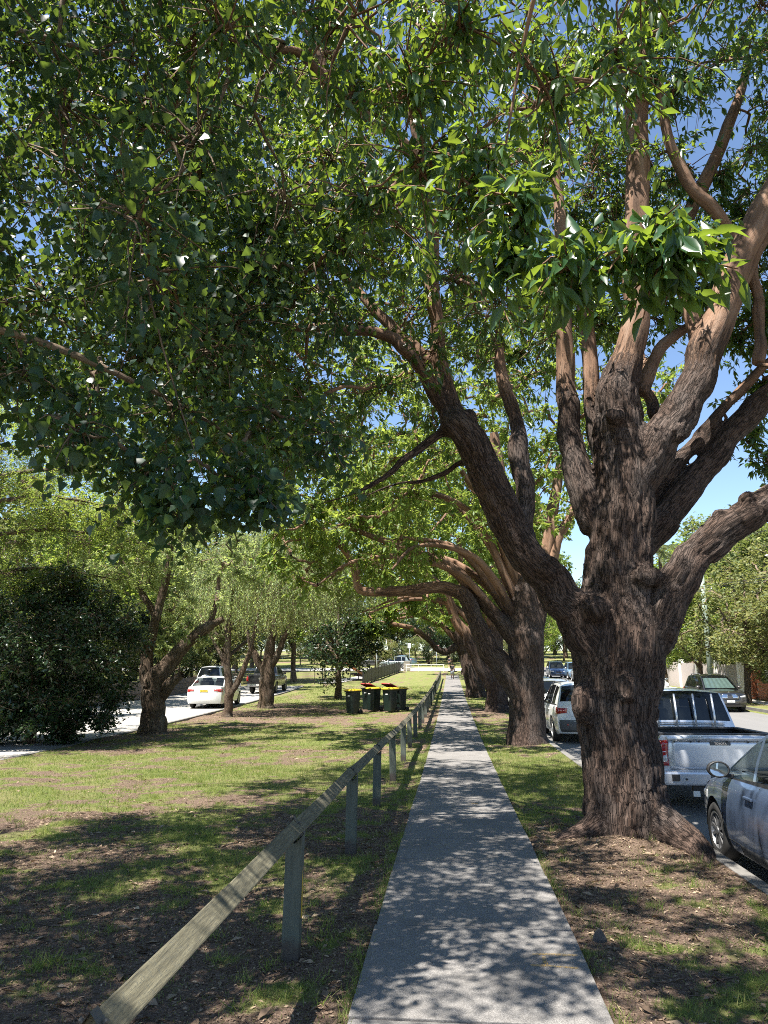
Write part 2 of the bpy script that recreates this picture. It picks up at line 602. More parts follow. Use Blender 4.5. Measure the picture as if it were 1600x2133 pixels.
def kerb(name, x0, x1, y0, y1, step, face_h, label=None, xf=lambda y: 0.0):
    par = empty(name, g3(x0, y0))
    tag(par, kind='structure')
    y = y0
    while y < y1 - 0.01:
        ye = min(y + step, y1)
        a, c = float(gz(y)), float(gz(ye))
        mb = MB()
        V = []
        for yv, zv in ((y + 0.006, a), (ye - 0.006, c)):
            o = xf(yv)
            V += [(x0 + o, yv, zv - face_h - 0.1), (x1 + o, yv, zv - face_h - 0.1), (x1 + o, yv, zv + 0.005), (x0 + o, yv, zv + 0.012)]
        V = [(p[0] - x0, p[1] - y0, p[2] - float(gz(y0))) for p in V]
        mb.add(V, [(0, 1, 2, 3), (7, 6, 5, 4), (0, 4, 5, 1), (1, 5, 6, 2), (2, 6, 7, 3), (3, 7, 4, 0)])
        mb.build('kerb_stone', M['concrete_kerb'], par, bevel=0.018 if y < 30 else 0)
        y = ye
    return par


kerb('kerb', 2.47, ROAD_X0, -6, 96, 2.44, ROAD_D)
kerb('far_kerb', ROAD_X1, ROAD_X1 + 0.15, 16, 96, 5.0, ROAD_D)
# grass verge and footpath across the road are the ground sheet; a pale concrete footpath lies on it
M['concrete_pale'] = plain('pale_concrete', (0.52, 0.49, 0.44), 0.85, var=0.22, scale=1.2, bmp=0.25)
M['drive'] = plain('driveway_concrete', (0.31, 0.295, 0.27), 0.9, var=0.3, scale=0.9, bmp=0.25)
strip('far_footpath', 15.9, 17.2, np.arange(16, 96, 2.0), 0.012, M['concrete_pale'])

# ---- footpath: concrete slabs, each with its own edges
m, nt, b = new_mat('path_concrete')
P_ = pos(nt)
oi = nt.nodes.new('ShaderNodeObjectInfo').outputs['Random']
n1 = noise(nt, P_, 150, 3, 0.75)
n2 = noise(nt, P_, 5.0, 5, 0.6)
n3 = noise(nt, P_, 60, 4, 0.7)
c = ramp(nt, n1, [(0.36, (0.062, 0.058, 0.054)), (0.5, (0.165, 0.155, 0.144)), (0.64, (0.33, 0.312, 0.292))]).outputs[0]
c = mix(nt, math_(nt, 'MULTIPLY', n2, 0.35), c, (0.235, 0.222, 0.208))
c = mix(nt, math_(nt, 'MULTIPLY', n3, 0.30), c, (0.13, 0.126, 0.128))
st_ = ramp(nt, noise(nt, P_, 1.6, 6, 0.7), [(0.50, (0, 0, 0)), (0.62, (0.42, 0.42, 0.42))]).outputs[0]
c = mix(nt, st_, c, (0.095, 0.088, 0.080))
c = mix(nt, math_(nt, 'MULTIPLY', oi, 0.28), c, (0.12, 0.115, 0.11))
nt.links.new(c, b.inputs['Base Color'])
b.inputs['Roughness'].default_value = 0.9
b.inputs['Specular IOR Level'].default_value = 0.3
bump(nt, n1, 0.35, 0.006, b)
M['path'] = m
path = tag(empty('path', g3(0, 1.4)), kind='structure')
y = 1.44
k = 0
while y < 84:
    ye = y + 1.45
    mb = MB()
    za, zc = float(gz(y)) + 0.022, float(gz(ye)) + 0.022
    d = rng.uniform(-0.006, 0.006, 4)
    jx = rng.uniform(-0.008, 0.008, 4)
    e = 0.011
    V = []
    for (X, Y, Z, q) in ((-0.70, y + e, za, 0), (0.70, y + e, za, 1), (0.70, ye - e, zc, 2), (-0.70, ye - e, zc, 3)):
        V.append((X + jx[q], Y - 1.4, Z + d[q] * 0.6 - 0.14 - float(gz(1.4))))
    for (X, Y, Z, q) in ((-0.70, y + e, za, 0), (0.70, y + e, za, 1), (0.70, ye - e, zc, 2), (-0.70, ye - e, zc, 3)):
        V.append((X + jx[q], Y - 1.4, Z + d[q] * 0.6 - float(gz(1.4))))
    mb.add(V, [(3, 2, 1, 0), (4, 5, 6, 7), (0, 1, 5, 4), (1, 2, 6, 5), (2, 3, 7, 6), (3, 0, 4, 7)])
    mb.build('concrete_slab', M['path'], path, bevel=0.005 if y < 24 else 0)
    y = ye
    k += 1

# surveyor's marks sprayed on one slab: two bars and a short upright, and a dot further on
m, nt, b = new_mat('yellow_spray')
b.inputs['Base Color'].default_value = (0.55, 0.33, 0.035, 1)
b.inputs['Roughness'].default_value = 0.7
al = ramp(nt, noise(nt, pos(nt), 110, 4, 0.8), [(0.46, (0, 0, 0)), (0.60, (0.75, 0.75, 0.75))]).outputs[0]
nt.links.new(al, b.inputs['Alpha'])
M['spray'] = m


def flat_strip(name, pts, w, mat, parent, z):
    V, F = [], []
    for i, (x, y) in enumerate(pts):
        a = np.array(pts[min(i + 1, len(pts) - 1)]) - np.array(pts[max(i - 1, 0)])
        n = np.array([-a[1], a[0]]) / (np.linalg.norm(a) + 1e-9) * w * (0.7 + 0.6 * random.random()) / 2
        for s in (1, -1):
            yv = y + s * n[1]
            V.append((x + s * n[0], yv - 1.4, float(gz(yv)) + z - float(gz(1.4))))
        if i: F.append((2 * i - 2, 2 * i - 1, 2 * i + 1, 2 * i))
    return MB().add(V, F).build(name, mat, parent)


flat_strip('spray_mark', [(0.37, 5.30), (0.46, 5.31), (0.56, 5.31), (0.66, 5.31)], 0.035, M['spray'], path, 0.0275)
flat_strip('spray_mark', [(0.34, 5.12), (0.44, 5.12), (0.54, 5.11), (0.63, 5.10)], 0.03, M['spray'], path, 0.0275)
flat_strip('spray_mark', [(0.44, 5.27), (0.435, 5.2), (0.44, 5.13)], 0.03, M['spray'], path, 0.0282)
flat_strip('spray_mark', [(0.13, 11.1), (0.18, 11.1), (0.22, 11.1)], 0.08, M['spray'], path, 0.0275)

# ---- driveway and parking bays on the other side of the lawn
drive_edge = lambda y: -10.42 - 0.05 * (y - 22.7)
V, F = [], []
ysd = np.arange(12, 62.1, 2.0)
for i, yv in enumerate(ysd):
    V += [(-18.4, yv, float(gz(yv)) - 0.012), (drive_edge(yv) - 0.02, yv, float(gz(yv)) - 0.012)]
    if i: F.append((2 * i - 2, 2 * i - 1, 2 * i + 1, 2 * i))
tag(MB().add(V, F).build('driveway', M['drive']), kind='structure')
kerb('driveway_kerb', drive_edge(0) , drive_edge(0) + 0.14, 14, 60, 3.0, 0.12, xf=lambda y: drive_edge(y) - drive_edge(0))

# ---- cross street at the far end
V = [(-60, 99, float(gz(99)) + 0.02), (2.4, 99, float(gz(99)) + 0.02), (2.4, 107, float(gz(107)) + 0.02), (-60, 107, float(gz(107)) + 0.02)]
M['asphalt_pale'] = plain('pale_asphalt', (0.30, 0.29, 0.275), 0.9, var=0.15, scale=0.8)
V2 = []
mbx = MB()
for i in range(9):
    y0 = 98.0 + i
    mbx.add([(-70, y0, float(gz(y0)) + 0.03), (2.45, y0, float(gz(y0)) + 0.03), (2.45, y0 + 1, float(gz(y0 + 1)) + 0.03), (-70, y0 + 1, float(gz(y0 + 1)) + 0.03)], [(0, 1, 2, 3)])
tag(mbx.build('cross_street', M['asphalt_pale']), kind='structure')

# ================================================================== RAIL FENCE
m, nt, b = new_mat('weathered_rail')
oc = nt.nodes.new('ShaderNodeTexCoord').outputs['Object']
n1 = noise(nt, mapped(nt, oc, (30, 2.5, 30)), 2.0, 6, 0.7)
n2 = noise(nt, oc, 90, 4, 0.8)
c = ramp(nt, n1, [(0.28, (0.050, 0.045, 0.028)), (0.5, (0.118, 0.106, 0.066)), (0.75, (0.22, 0.20, 0.13))]).outputs[0]
c = mix(nt, ramp(nt, n2, [(0.50, (0, 0, 0)), (0.62, (0.7, 0.7, 0.7))]).outputs[0], c, (0.07, 0.072, 0.058))
nt.links.new(c, b.inputs['Base Color'])
b.inputs['Roughness'].default_value = 0.85
bump(nt, n1, 0.5, 0.01, b)
M['rail'] = m
m, nt, b = new_mat('green_grey_post_paint')
oc = nt.nodes.new('ShaderNodeTexCoord').outputs['Object']
n1 = noise(nt, mapped(nt, oc, (20, 20, 2)), 2.0, 6, 0.7)
n2 = noise(nt, oc, 7, 4, 0.6)
c = ramp(nt, n1, [(0.25, (0.045, 0.056, 0.045)), (0.55, (0.075, 0.088, 0.072)), (0.8, (0.115, 0.128, 0.10))]).outputs[0]
zz = nt.nodes.new('ShaderNodeSeparateXYZ')
nt.links.new(oc, zz.inputs[0])
foot = ramp(nt, math_(nt, 'ADD', zz.outputs[2], math_(nt, 'MULTIPLY', math_(nt, 'SUBTRACT', n2, 0.5), 0.25)), [(0.06, (1, 1, 1)), (0.12, (0, 0, 0))]).outputs[0]
c = mix(nt, foot, c, (0.045, 0.036, 0.030))
nt.links.new(c, b.inputs['Base Color'])
b.inputs['Roughness'].default_value = 0.7
bump(nt, n1, 0.4, 0.008, b)
M['post'] = m
M['strap'] = plain('galvanised_strap', (0.10, 0.095, 0.085), 0.6, 0.4)
M['yellow_paint'] = plain('yellow_spray_post', (0.50, 0.32, 0.03), 0.6)

fence = empty('timber_rail_fence', g3(-1.2, 5.2))
tag(fence, 'low weathered timber rail fence on square posts along the concrete footpath', 'fence')
mbp = MB()
w = 0.056
mbp.add([(-w, -w, -0.3), (w, -w, -0.3), (w, w, -0.3), (-w, w, -0.3), (-w, -w, 0.755), (w, -w, 0.755), (w, w, 0.755), (-w, w, 0.755), (0, -w, 0.70), (0, w, 0.70)],
        [(3, 2, 1, 0), (0, 1, 5, 8, 4), (2, 3, 7, 9, 6), (1, 2, 6, 5), (3, 0, 4, 7), (4, 8, 9, 7), (8, 5, 6, 9)])
post_me = mbp.mesh('post', bevel=0.006)
post_me.materials.append(M['post'])
r = 0.070
rail_y = [2.35 + 2.85 * i for i in range(27)]
for i, yv in enumerate(rail_y):
    o = link('post', post_me, None, fence)
    o.location = (rng.uniform(-.012, .012), yv - 5.2, float(gz(yv)) - float(gz(5.2)) + rng.uniform(-.006, .012))
    o.rotation_euler = (rng.uniform(-.02, .02), rng.uniform(-.025, .025), rng.uniform(-.06, .06))
    zb = float(gz(yv)) - float(gz(5.2))
    if i < len(rail_y) - 1:
        yn = rail_y[i + 1]
        zc = float(gz(yn)) - float(gz(5.2))
        mb = MB()
        n = 9
        V, F = [], []
        sag = rng.uniform(-0.012, 0.004)
        for j in range(n):
            t = j / (n - 1)
            Y = (yv + 0.004) * (1 - t) + (yn - 0.004) * t - 5.2
            Z = zb * (1 - t) + zc * t + 0.775 + sag * math.sin(math.pi * t)
            X = 0.008 * math.sin(3 * t + i)
            for q, a in enumerate((0, 90, 180, 270)):
                rr = r * (1 + rng.uniform(-0.025, 0.025))
                V.append((X + rr * math.cos(R_(a)), Y, Z + rr * math.sin(R_(a))))
            if j:
                for q in range(4):
                    F.append(((j - 1) * 4 + q, (j - 1) * 4 + (q + 1) % 4, j * 4 + (q + 1) % 4, j * 4 + q))
        F += [(3, 2, 1, 0), tuple(range(n * 4 - 4, n * 4))]
        mb.add(V, F)
        mb.build('rail', M['rail'], fence, bevel=0.006 if i < 6 else 0)
    if i < 12:
        mb = MB()
        rs = r + 0.006
        for sy in (-0.022,):
            V = []
            for Yo in (-0.025, 0.025):
                for (X, Z) in ((-rs - 0.0, -0.02), (0, rs), (rs, -0.02)):
                    V.append((X, yv - 5.2 + Yo, zb + 0.778 + Z))
            mb.add(V, [(0, 1, 4, 3), (1, 2, 5, 4)])
        mb.build('strap', M['strap'], fence)
        for sx in (-1, 1):
            mbo = MB()
            mbo.lathe([(.001, .006), (.006, .005), (.008, 0), (.008, -.01)], 8, 'z')
            rot = Matrix.Rotation(R_(45) * sx, 3, 'Y')
            mbo.V = [tuple(rot @ Vector(v) + Vector((sx * .040, yv - 5.2 + .003, zb + .822))) for v in mbo.V]
            mbo.build('bolt', M['strap'], fence)
mb = MB()
mb.box((0.062, 0.01, 0.43), (0.004, 0.03, 0.40))
mb.build('paint_stripe', M['yellow_paint'], fence)

# ================================================================== TREES
def nrm(a):
    return a / (np.linalg.norm(a, axis=-1, keepdims=True) + 1e-9)


# leaf templates: (along, side, up) per vertex, faces
def leaf_template(stations, fold=0.18, droop=0.25, petiole=0.0):
    V, F = [], []
    for (a, wv) in stations:
        z = -droop * a * a
        V += [(a, -wv / 2, z + fold * wv * 0.5), (a, 0, z), (a, wv / 2, z + fold * wv * 0.5)]
    for i in range(len(stations) - 1):
        o = 3 * i
        F += [(o, o + 1, o + 4, o + 3), (o + 1, o + 2, o + 5, o + 4)]
    V = np.array(V, float)
    V[:, 0] += petiole
    return V, np.array(F)


T_NEAR = leaf_template([(0.0, 0.02), (0.14, 0.55), (0.38, 1.0), (0.66, 0.80), (0.88, 0.32), (1.0, 0.01)], 0.25, 0.22, 0.10)
T_HEART = leaf_template([(0.02, 0.30), (0.06, 0.72), (0.28, 1.0), (0.55, 0.74), (0.82, 0.28), (1.0, 0.01)], 0.22, 0.15, 0.22)
T_MID = (np.array([(0.06, 0, 0), (0.42, -0.5, 0.04), (0.45, 0, -0.05), (0.42, 0.5, 0.04), (1.0, 0, -0.22)]), np.array([(0, 2, 1), (0, 3, 2), (1, 2, 4), (2, 3, 4)]))
T_HMID = (np.array([(0.1, 0, 0), (0.28, -0.5, 0.05), (0.36, 0, -0.04), (0.28, 0.5, 0.05), (1.05, 0, -0.12)]), np.array([(0, 2, 1), (0, 3, 2), (1, 2, 4), (2, 3, 4)]))
T_QUAD = (np.array([(0, 0, 0), (0.45, -0.5, 0.06), (1.0, 0, -0.1), (0.45, 0.5, 0.06)]), np.array([(0, 2, 1), (0, 3, 2)]))
T_BLADE = (np.array([(0, -0.5, 0), (0, 0.5, 0), (0.55, 0.35, -0.06), (0.55, -0.35, -0.06), (1.0, 0, -0.26)]), None)


def leaves_np(P, D, N, L, W, tmpl):
    TV, TF = tmpl
    D = nrm(D)
    S = nrm(np.cross(D, N))
    U = np.cross(S, D)
    V = P[:, None] + TV[None, :, 0:1] * (L[:, None, None] * D[:, None]) + TV[None, :, 1:2] * (W[:, None, None] * S[:, None]) + TV[None, :, 2:3] * (L[:, None, None] * U[:, None])
    k = len(TV)
    F = TF[None] + (np.arange(len(P)) * k)[:, None, None]
    return V.reshape(-1, 3), F.reshape(-1, TF.shape[1])


def ball(g, n):
    v = nrm(g.normal(size=(n, 3)))
    return v * (g.random((n, 1)) ** (1 / 3))


class Foliage:
    """grows lobes of twigs and leaves onto a skeleton"""
    def __init__(s, seed):
        s.g = np.random.default_rng(seed)
        s.tubes = []          # (V,F,bk,rad)
        s.P, s.D, s.N, s.L, s.W = [], [], [], [], []

    def grow(s, skel, lobes, twigs=12, ros=2, per=7, llen=(0.10, 0.15), wl=0.36, droop=0.35, rose=True, br=(0.030, 0.010), sag=0.15, flat=0.75):
        g = s.g
        skel = np.asarray(skel, float)
        nodes = skel.copy()
        C = np.array([l[0] for l in lobes], float)
        Rr = np.array([l[1] for l in lobes], float)
        todo = list(range(len(C)))
        dmin = np.array([np.min(np.linalg.norm(nodes - c, axis=1)) for c in C])
        par = np.array([nodes[np.argmin(np.linalg.norm(nodes - c, axis=1))] for c in C])
        BP, BR = [], []
        done = np.zeros(len(C), bool)
        for _ in range(len(C)):
            i = int(np.argmin(np.where(done, 1e9, dmin)))
            done[i] = True
            a, c = par[i], C[i]
            d = np.linalg.norm(c - a)
            t = np.linspace(0, 1, 7)[:, None]
            mid = (a + c) / 2 + g.normal(size=3) * d * 0.13 + np.array([0, 0, d * 0.10])
            pl = (1 - t) ** 2 * a + 2 * t * (1 - t) * mid + t ** 2 * c
            pl[1:-1] += g.normal(size=(5, 3)) * 0.05 * min(d, 1.5)
            BP.append(pl)
            BR.append(np.linspace(br[0] * (0.6 + 0.4 * min(d, 2)), br[1], 7))
            new = pl[3:]
            for q in new:
                dd = np.linalg.norm(C - q, axis=1)
                up = dd * 1.05 < dmin
                dmin = np.where(up & ~done, dd, dmin)
                par[up & ~done] = q
        if BP:
            s.tubes.append(batch_tubes(np.array(BP), np.array(BR), 6))
        n = len(C) * twigs
        li = np.repeat(np.arange(len(C)), twigs)
        off = ball(g, n)
        off = off * (0.35 + 0.65 * np.linalg.norm(off, axis=1, keepdims=True))
        off[:, 2] *= flat
        tip = C[li] + off * Rr[li][:, None]
        tip[:, 2] -= sag * np.abs(g.normal(size=n)) * Rr[li]
        base = C[li] + ball(g, n) * 0.12 * Rr[li][:, None]
        t = np.linspace(0, 1, 4)[None, :, None]
        mid = (base + tip) / 2 + g.normal(size=(n, 3)) * 0.10 * Rr[li][:, None]
        mid[:, 2] += 0.12 * Rr[li]
        TP = (1 - t) ** 2 * base[:, None] + 2 * t * (1 - t) * mid[:, None] + t ** 2 * tip[:, None]
        s.tubes.append(batch_tubes(TP, np.linspace(0.009, 0.0028, 4)[None].repeat(n, 0), 3))
        tdir = nrm(TP[:, -1] - TP[:, -2])
        for r in range(ros):
            f = 1.0 if r == 0 else g.uniform(0.45, 0.95, n)
            if np.isscalar(f):
                p0 = TP[:, -1]
            else:
                p0 = (1 - f)[:, None] ** 2 * base + (2 * f * (1 - f))[:, None] * mid + (f ** 2)[:, None] * tip
            if r:
                p0 = p0 + g.normal(size=(n, 3)) * 0.05
            k = per
            P = np.repeat(p0, k, 0)
            td = np.repeat(tdir, k, 0)
            if rose:
                rad = nrm(np.cross(td, g.normal(size=(n * k, 3))))
                D = td * g.uniform(-0.2, 0.9, (n * k, 1)) + rad * g.uniform(.4, 1.0, (n * k, 1))
                P = P - td * g.uniform(0, 0.16, (n * k, 1))
            else:
                D = nrm(g.normal(size=(n * k, 3))) * np.array([1, 1, 0.4])
                P = P + g.normal(size=(n * k, 3)) * 0.09
            D[:, 2] -= droop * g.uniform(0.4, 1.6, n * k)
            N = np.array([0, 0, 1.0]) + g.normal(size=(n * k, 3)) * 0.6
            s.P.append(P); s.D.append(D); s.N.append(N)
            L = g.uniform(llen[0], llen[1], n * k) * g.choice([0.55, 0.8, 1.0, 1.0, 1.1], n * k)
            s.L.append(L)
            s.W.append(L * wl * g.uniform(0.8, 1.2, n * k))
        return s

    def arrays(s):
        return [np.concatenate(a) for a in (s.P, s.D, s.N, s.L, s.W)]

    def branch_mesh(s, name, mat, parent, old=0.0):
        VV, FF, BK, RR, o = [], [], [], [], 0
        for (V, F, bk, rad) in s.tubes:
            VV.append(V); FF.append(F + o); BK.append(bk); RR.append(rad); o += len(V)
        V = np.vstack(VV)
        me = mesh_np(name, V, np.vstack(FF), True, {'bk': np.vstack(BK), 'old': np.full(len(V), old)})
        return link(name, me, mat, parent)

    def build(s, parent, lmat, tmpl, bmat, near=None, near_tmpl=None, nnear=0, offset=(0, 0, 0), fine_to=5.5):
        """crown as one mass; the leaves that show largest as single parts"""
        P, D, N, L, W = s.arrays()
        off = np.array(offset, float)
        P = P - off
        tb = []
        for (V, F, bk, rad) in s.tubes: tb.append((V - off, F, bk, rad))
        s.tubes = tb
        s.branch_mesh('branches', bmat, parent)
        keep = np.ones(len(P), bool)
        if nnear:
            d, vis = near(P + off)
            order = np.argsort(np.where(vis, d / L, 1e9))[:nnear]
            keep[order] = False
            Vt, Ft = near_tmpl
            base = []
            for k in range(4):
                V = Vt.copy()
                V[:, 1] *= 0.36 if near_tmpl is T_NEAR else 0.85
                V[:, 2] += (k - 1.5) * 0.10 * V[:, 0] ** 2
                V[:, 1] += (k - 1.5) * 0.03 * np.sin(V[:, 0] * 3.1)
                me = mesh_np('leaf', V, Ft, True)
                me.materials.append(lmat)
                base.append(me)
            for q, i in enumerate(order):
                o = bpy.data.objects.new('leaf', base[q % 4])
                COL.objects.link(o)
                o.parent = parent
                dd = nrm(D[i]); ss = nrm(np.cross(dd, N[i])); uu = np.cross(ss, dd)
                sc = L[i] * 1.05
                o.matrix_local = Matrix(((dd[0] * sc, ss[0] * sc, uu[0] * sc, P[i][0]), (dd[1] * sc, ss[1] * sc, uu[1] * sc, P[i][1]), (dd[2] * sc, ss[2] * sc, uu[2] * sc, P[i][2]), (0, 0, 0, 1)))
        fine = keep & (np.linalg.norm(P + off - CAM, axis=1) < fine_to)
        V, F = leaves_np(P[keep & ~fine], D[keep & ~fine], N[keep & ~fine], L[keep & ~fine], W[keep & ~fine], T_QUAD)
        if fine.any():
            V2, F2 = leaves_np(P[fine], D[fine], N[fine], L[fine], W[fine], tmpl)
            F = np.vstack([F, F2 + len(V)]); V = np.vstack([V, V2])
        o = link('crown', mesh_np('crown', V, F), lmat, parent)
        o['kind'] = 'stuff'
        return o


CAM = np.array([-0.12, 0, 1.85])
_cm = np.array(cam.rotation_euler.to_matrix())


def in_view(P):
    """distance from where the photographer stood, and whether a point falls in the frame"""
    q = (P - CAM) @ _cm
    z = -q[:, 2]
    u, v = q[:, 0] / np.maximum(z, 1e-3), q[:, 1] / np.maximum(z, 1e-3)
    return np.linalg.norm(P - CAM, axis=1), (z > 0.5) & (np.abs(u) < 0.53) & (np.abs(v) < 0.70)


def skeleton(limbs, m=5):
    out = []
    for k, l in enumerate(limbs):
        s = spline(np.array(l), m)
        t = np.arange(len(s)) * 0.45
        w = np.column_stack([vnoise(np.column_stack([t, t * 0 + k * 3.7 + q * 11.1]), 40 + q) - 0.5 for q in range(3)])
        w[:2] *= 0
        amp = np.minimum(0.55 * s[:, 3], 0.055) * np.where(s[:, 3] > .3, .3, 1) if len(limbs) > 8 else 0.25 * np.minimum(s[:, 3], .2)
        s[:, :3] += w * amp[:, None] * 1.6
        s[:, 3] *= 1 + (vnoise(np.column_stack([t * 1.7, t * 0 + k * 5.1]), 71) - 0.5) * np.where(s[:, 3] > .25, 0.06, 0.22)
        out.append(s)
    return out


def wood_remesh(name, limbs, origin, mat, parent, voxel=0.024, roots=(), burls=(), rough_above=(4.6, 6.2), amp=1.0):
    """limbs fused into one surface, bark fissures cut into it"""
    origin = np.array(origin, float)
    sk = [s for s in skeleton(limbs)]
    VV, FF, o = [], [], 0
    caps = []
    for s in sk + [spline(np.array(r), 5) for r in roots]:
        V, F, _, _ = tube_np(s[:, :3], s[:, 3], 18)
        c0, c1 = len(V), len(V) + 1
        V = np.vstack([V, s[0, :3], s[-1, :3] + nrm(s[-1, :3] - s[-2, :3]) * s[-1, 3] * 0.4])
        n = 18
        K = len(s)
        T0 = [(c0, (i + 1) % n, i, i) for i in range(n)]
        VV.append(V); FF.append(F + o)
        caps += [(c0 + o, (i + 1) % n + o, i + o) for i in range(n)] + [(c1 + o, (K - 1) * n + i + o, (K - 1) * n + (i + 1) % n + o) for i in range(n)]
        o += len(V)
    for (c, r, sc) in burls:
        mb = MB()
        prof = [(max(1e-3, r * math.sin(math.pi * k / 8)), -r * math.cos(math.pi * k / 8)) for k in range(9)]
        mb.lathe(prof, 14)
        V = np.array(mb.V) * np.array(sc) + np.array(c)
        VV.append(V); FF.append(np.array(mb.F) + o); o += len(V)
    tmp = mesh_np('tmp', np.vstack(VV), [np.vstack(FF), np.array(caps)])
    ob = link('tmp', tmp)
    md = ob.modifiers.new('r', 'REMESH'); md.mode = 'VOXEL'; md.voxel_size = voxel
    sm = ob.modifiers.new('s', 'SMOOTH'); sm.factor = 0.5; sm.iterations = 14
    dg = bpy.context.evaluated_depsgraph_get()
    me = bpy.data.meshes.new_from_object(ob.evaluated_get(dg))
    bpy.data.objects.remove(ob)
    nv = len(me.vertices)
    P = np.empty(nv * 3, np.float32); me.vertices.foreach_get('co', P); P = P.reshape(-1, 3).astype(float)
    Nn = np.empty(nv * 3, np.float32); me.vertices.foreach_get('normal', Nn); Nn = Nn.reshape(-1, 3).astype(float)
    best = np.full(nv, 1e9)
    second = np.full(nv, 1e9)
    bk = np.zeros((nv, 3)); rr = np.zeros(nv)
    for li, s in enumerate(sk + [spline(np.array(r), 5) for r in roots]):
        Q, rad = s[:, :3], s[:, 3]
        T, N, B = frames(Q)
        sl = np.concatenate([[0], np.cumsum(np.linalg.norm(np.diff(Q, axis=0), axis=1))])
        prev = best.copy()
        for i in range(len(Q) - 1):
            a, c = Q[i], Q[i + 1]
            ab = c - a
            t = np.clip(((P - a) @ ab) / (ab @ ab), 0, 1)
            pt = a + t[:, None] * ab
            rv = P - pt
            r_ = rad[i] + (rad[i + 1] - rad[i]) * t
            d = np.linalg.norm(rv, axis=1) - r_
            u = d < best
            best[u] = d[u]
            ang_n, ang_b = rv[u] @ N[i], rv[u] @ B[i]
            bk[u] = np.column_stack([ang_n, ang_b, sl[i] + t[u] * (sl[i + 1] - sl[i]) + li * 7.3])
            rr[u] = r_[u]
            dl = d if i == 0 else np.minimum(dl, d)
        second = np.minimum(second, np.maximum(prev, dl))
    z = P[:, 2]
    old = np.clip((rough_above[1] - z + 4.0 * np.clip(rr - 0.14, -0.1, 0.2)) / (rough_above[1] - rough_above[0]), 0, 1)
    n1 = vnoise(bk * np.array([17, 17, 4.2]), 1)
    n2 = vnoise(bk * np.array([34, 34, 6.0]), 2)
    n3 = vnoise(bk * np.array([6, 6, 1.1]), 3)
    ridge = 1 - np.abs(2 * n1 - 1)
    ridge2 = 1 - np.abs(2 * n2 - 1)
    sc = np.clip(rr / 0.30, 0.2, 1)
    jn = np.clip((second - best) / 0.10, 0, 1)
    jn = jn * jn * (3 - 2 * jn)
    disp = jn * (-0.034 * ridge ** 2.2 - 0.016 * ridge2 ** 2 + 0.02) * (0.08 + 0.92 * old) * sc + jn * (n3 - 0.5) * 0.075 * sc
    P2 = P + Nn * (disp * amp)[:, None] - origin
    me.vertices.foreach_set('co', P2.astype(np.float32).ravel())
    at = me.attributes.new('bk', 'FLOAT_VECTOR', 'POINT'); at.data.foreach_set('vector', bk.astype(np.float32).ravel())
    at = me.attributes.new('old', 'FLOAT', 'POINT'); at.data.foreach_set('value', old.astype(np.float32))
    me.polygons.foreach_set('use_smooth', np.ones(len(me.polygons), bool))
    me.materials.clear()
    me.materials.append(mat)
    me.update()
    return link(name, me, None, parent), np.vstack(sk)


def wood_tubes(name, limbs, origin, mat, parent, old_at=(5.0, 7.0), n=14, lump=0.10, seed=1):
    """cheaper wood for trees further off: tapered, lumpy limbs"""
    VV, FF, BK, OLD, o = [], [], [], [], 0
    sk = skeleton(limbs)
    for li, s in enumerate(sk):
        V, F, bk, rad = tube_np(s[:, :3], s[:, 3], n)
        bk[:, 2] += li * 5.1
        ax = np.repeat(s[:, :3], n, 0)
        k = 1 + (vnoise(bk * np.array([5, 5, 1.5]), seed + li) - 0.5) * 2 * lump + (vnoise(bk * np.array([16, 16, 3]), seed + 50 + li) - 0.5) * lump
        V = ax + (V - ax) * k[:, None]
        VV.append(V - np.array(origin)); FF.append(F + o); BK.append(bk)
        OLD.append(np.clip((old_at[1] - V[:, 2] + 4 * np.clip(rad - 0.16, -.1, .2)) / (old_at[1] - old_at[0]), 0, 1))
        o += len(V)
    me = mesh_np(name, np.vstack(VV), np.vstack(FF), True, {'bk': np.vstack(BK), 'old': np.concatenate(OLD)})
    return link(name, me, mat, parent), np.vstack(sk)


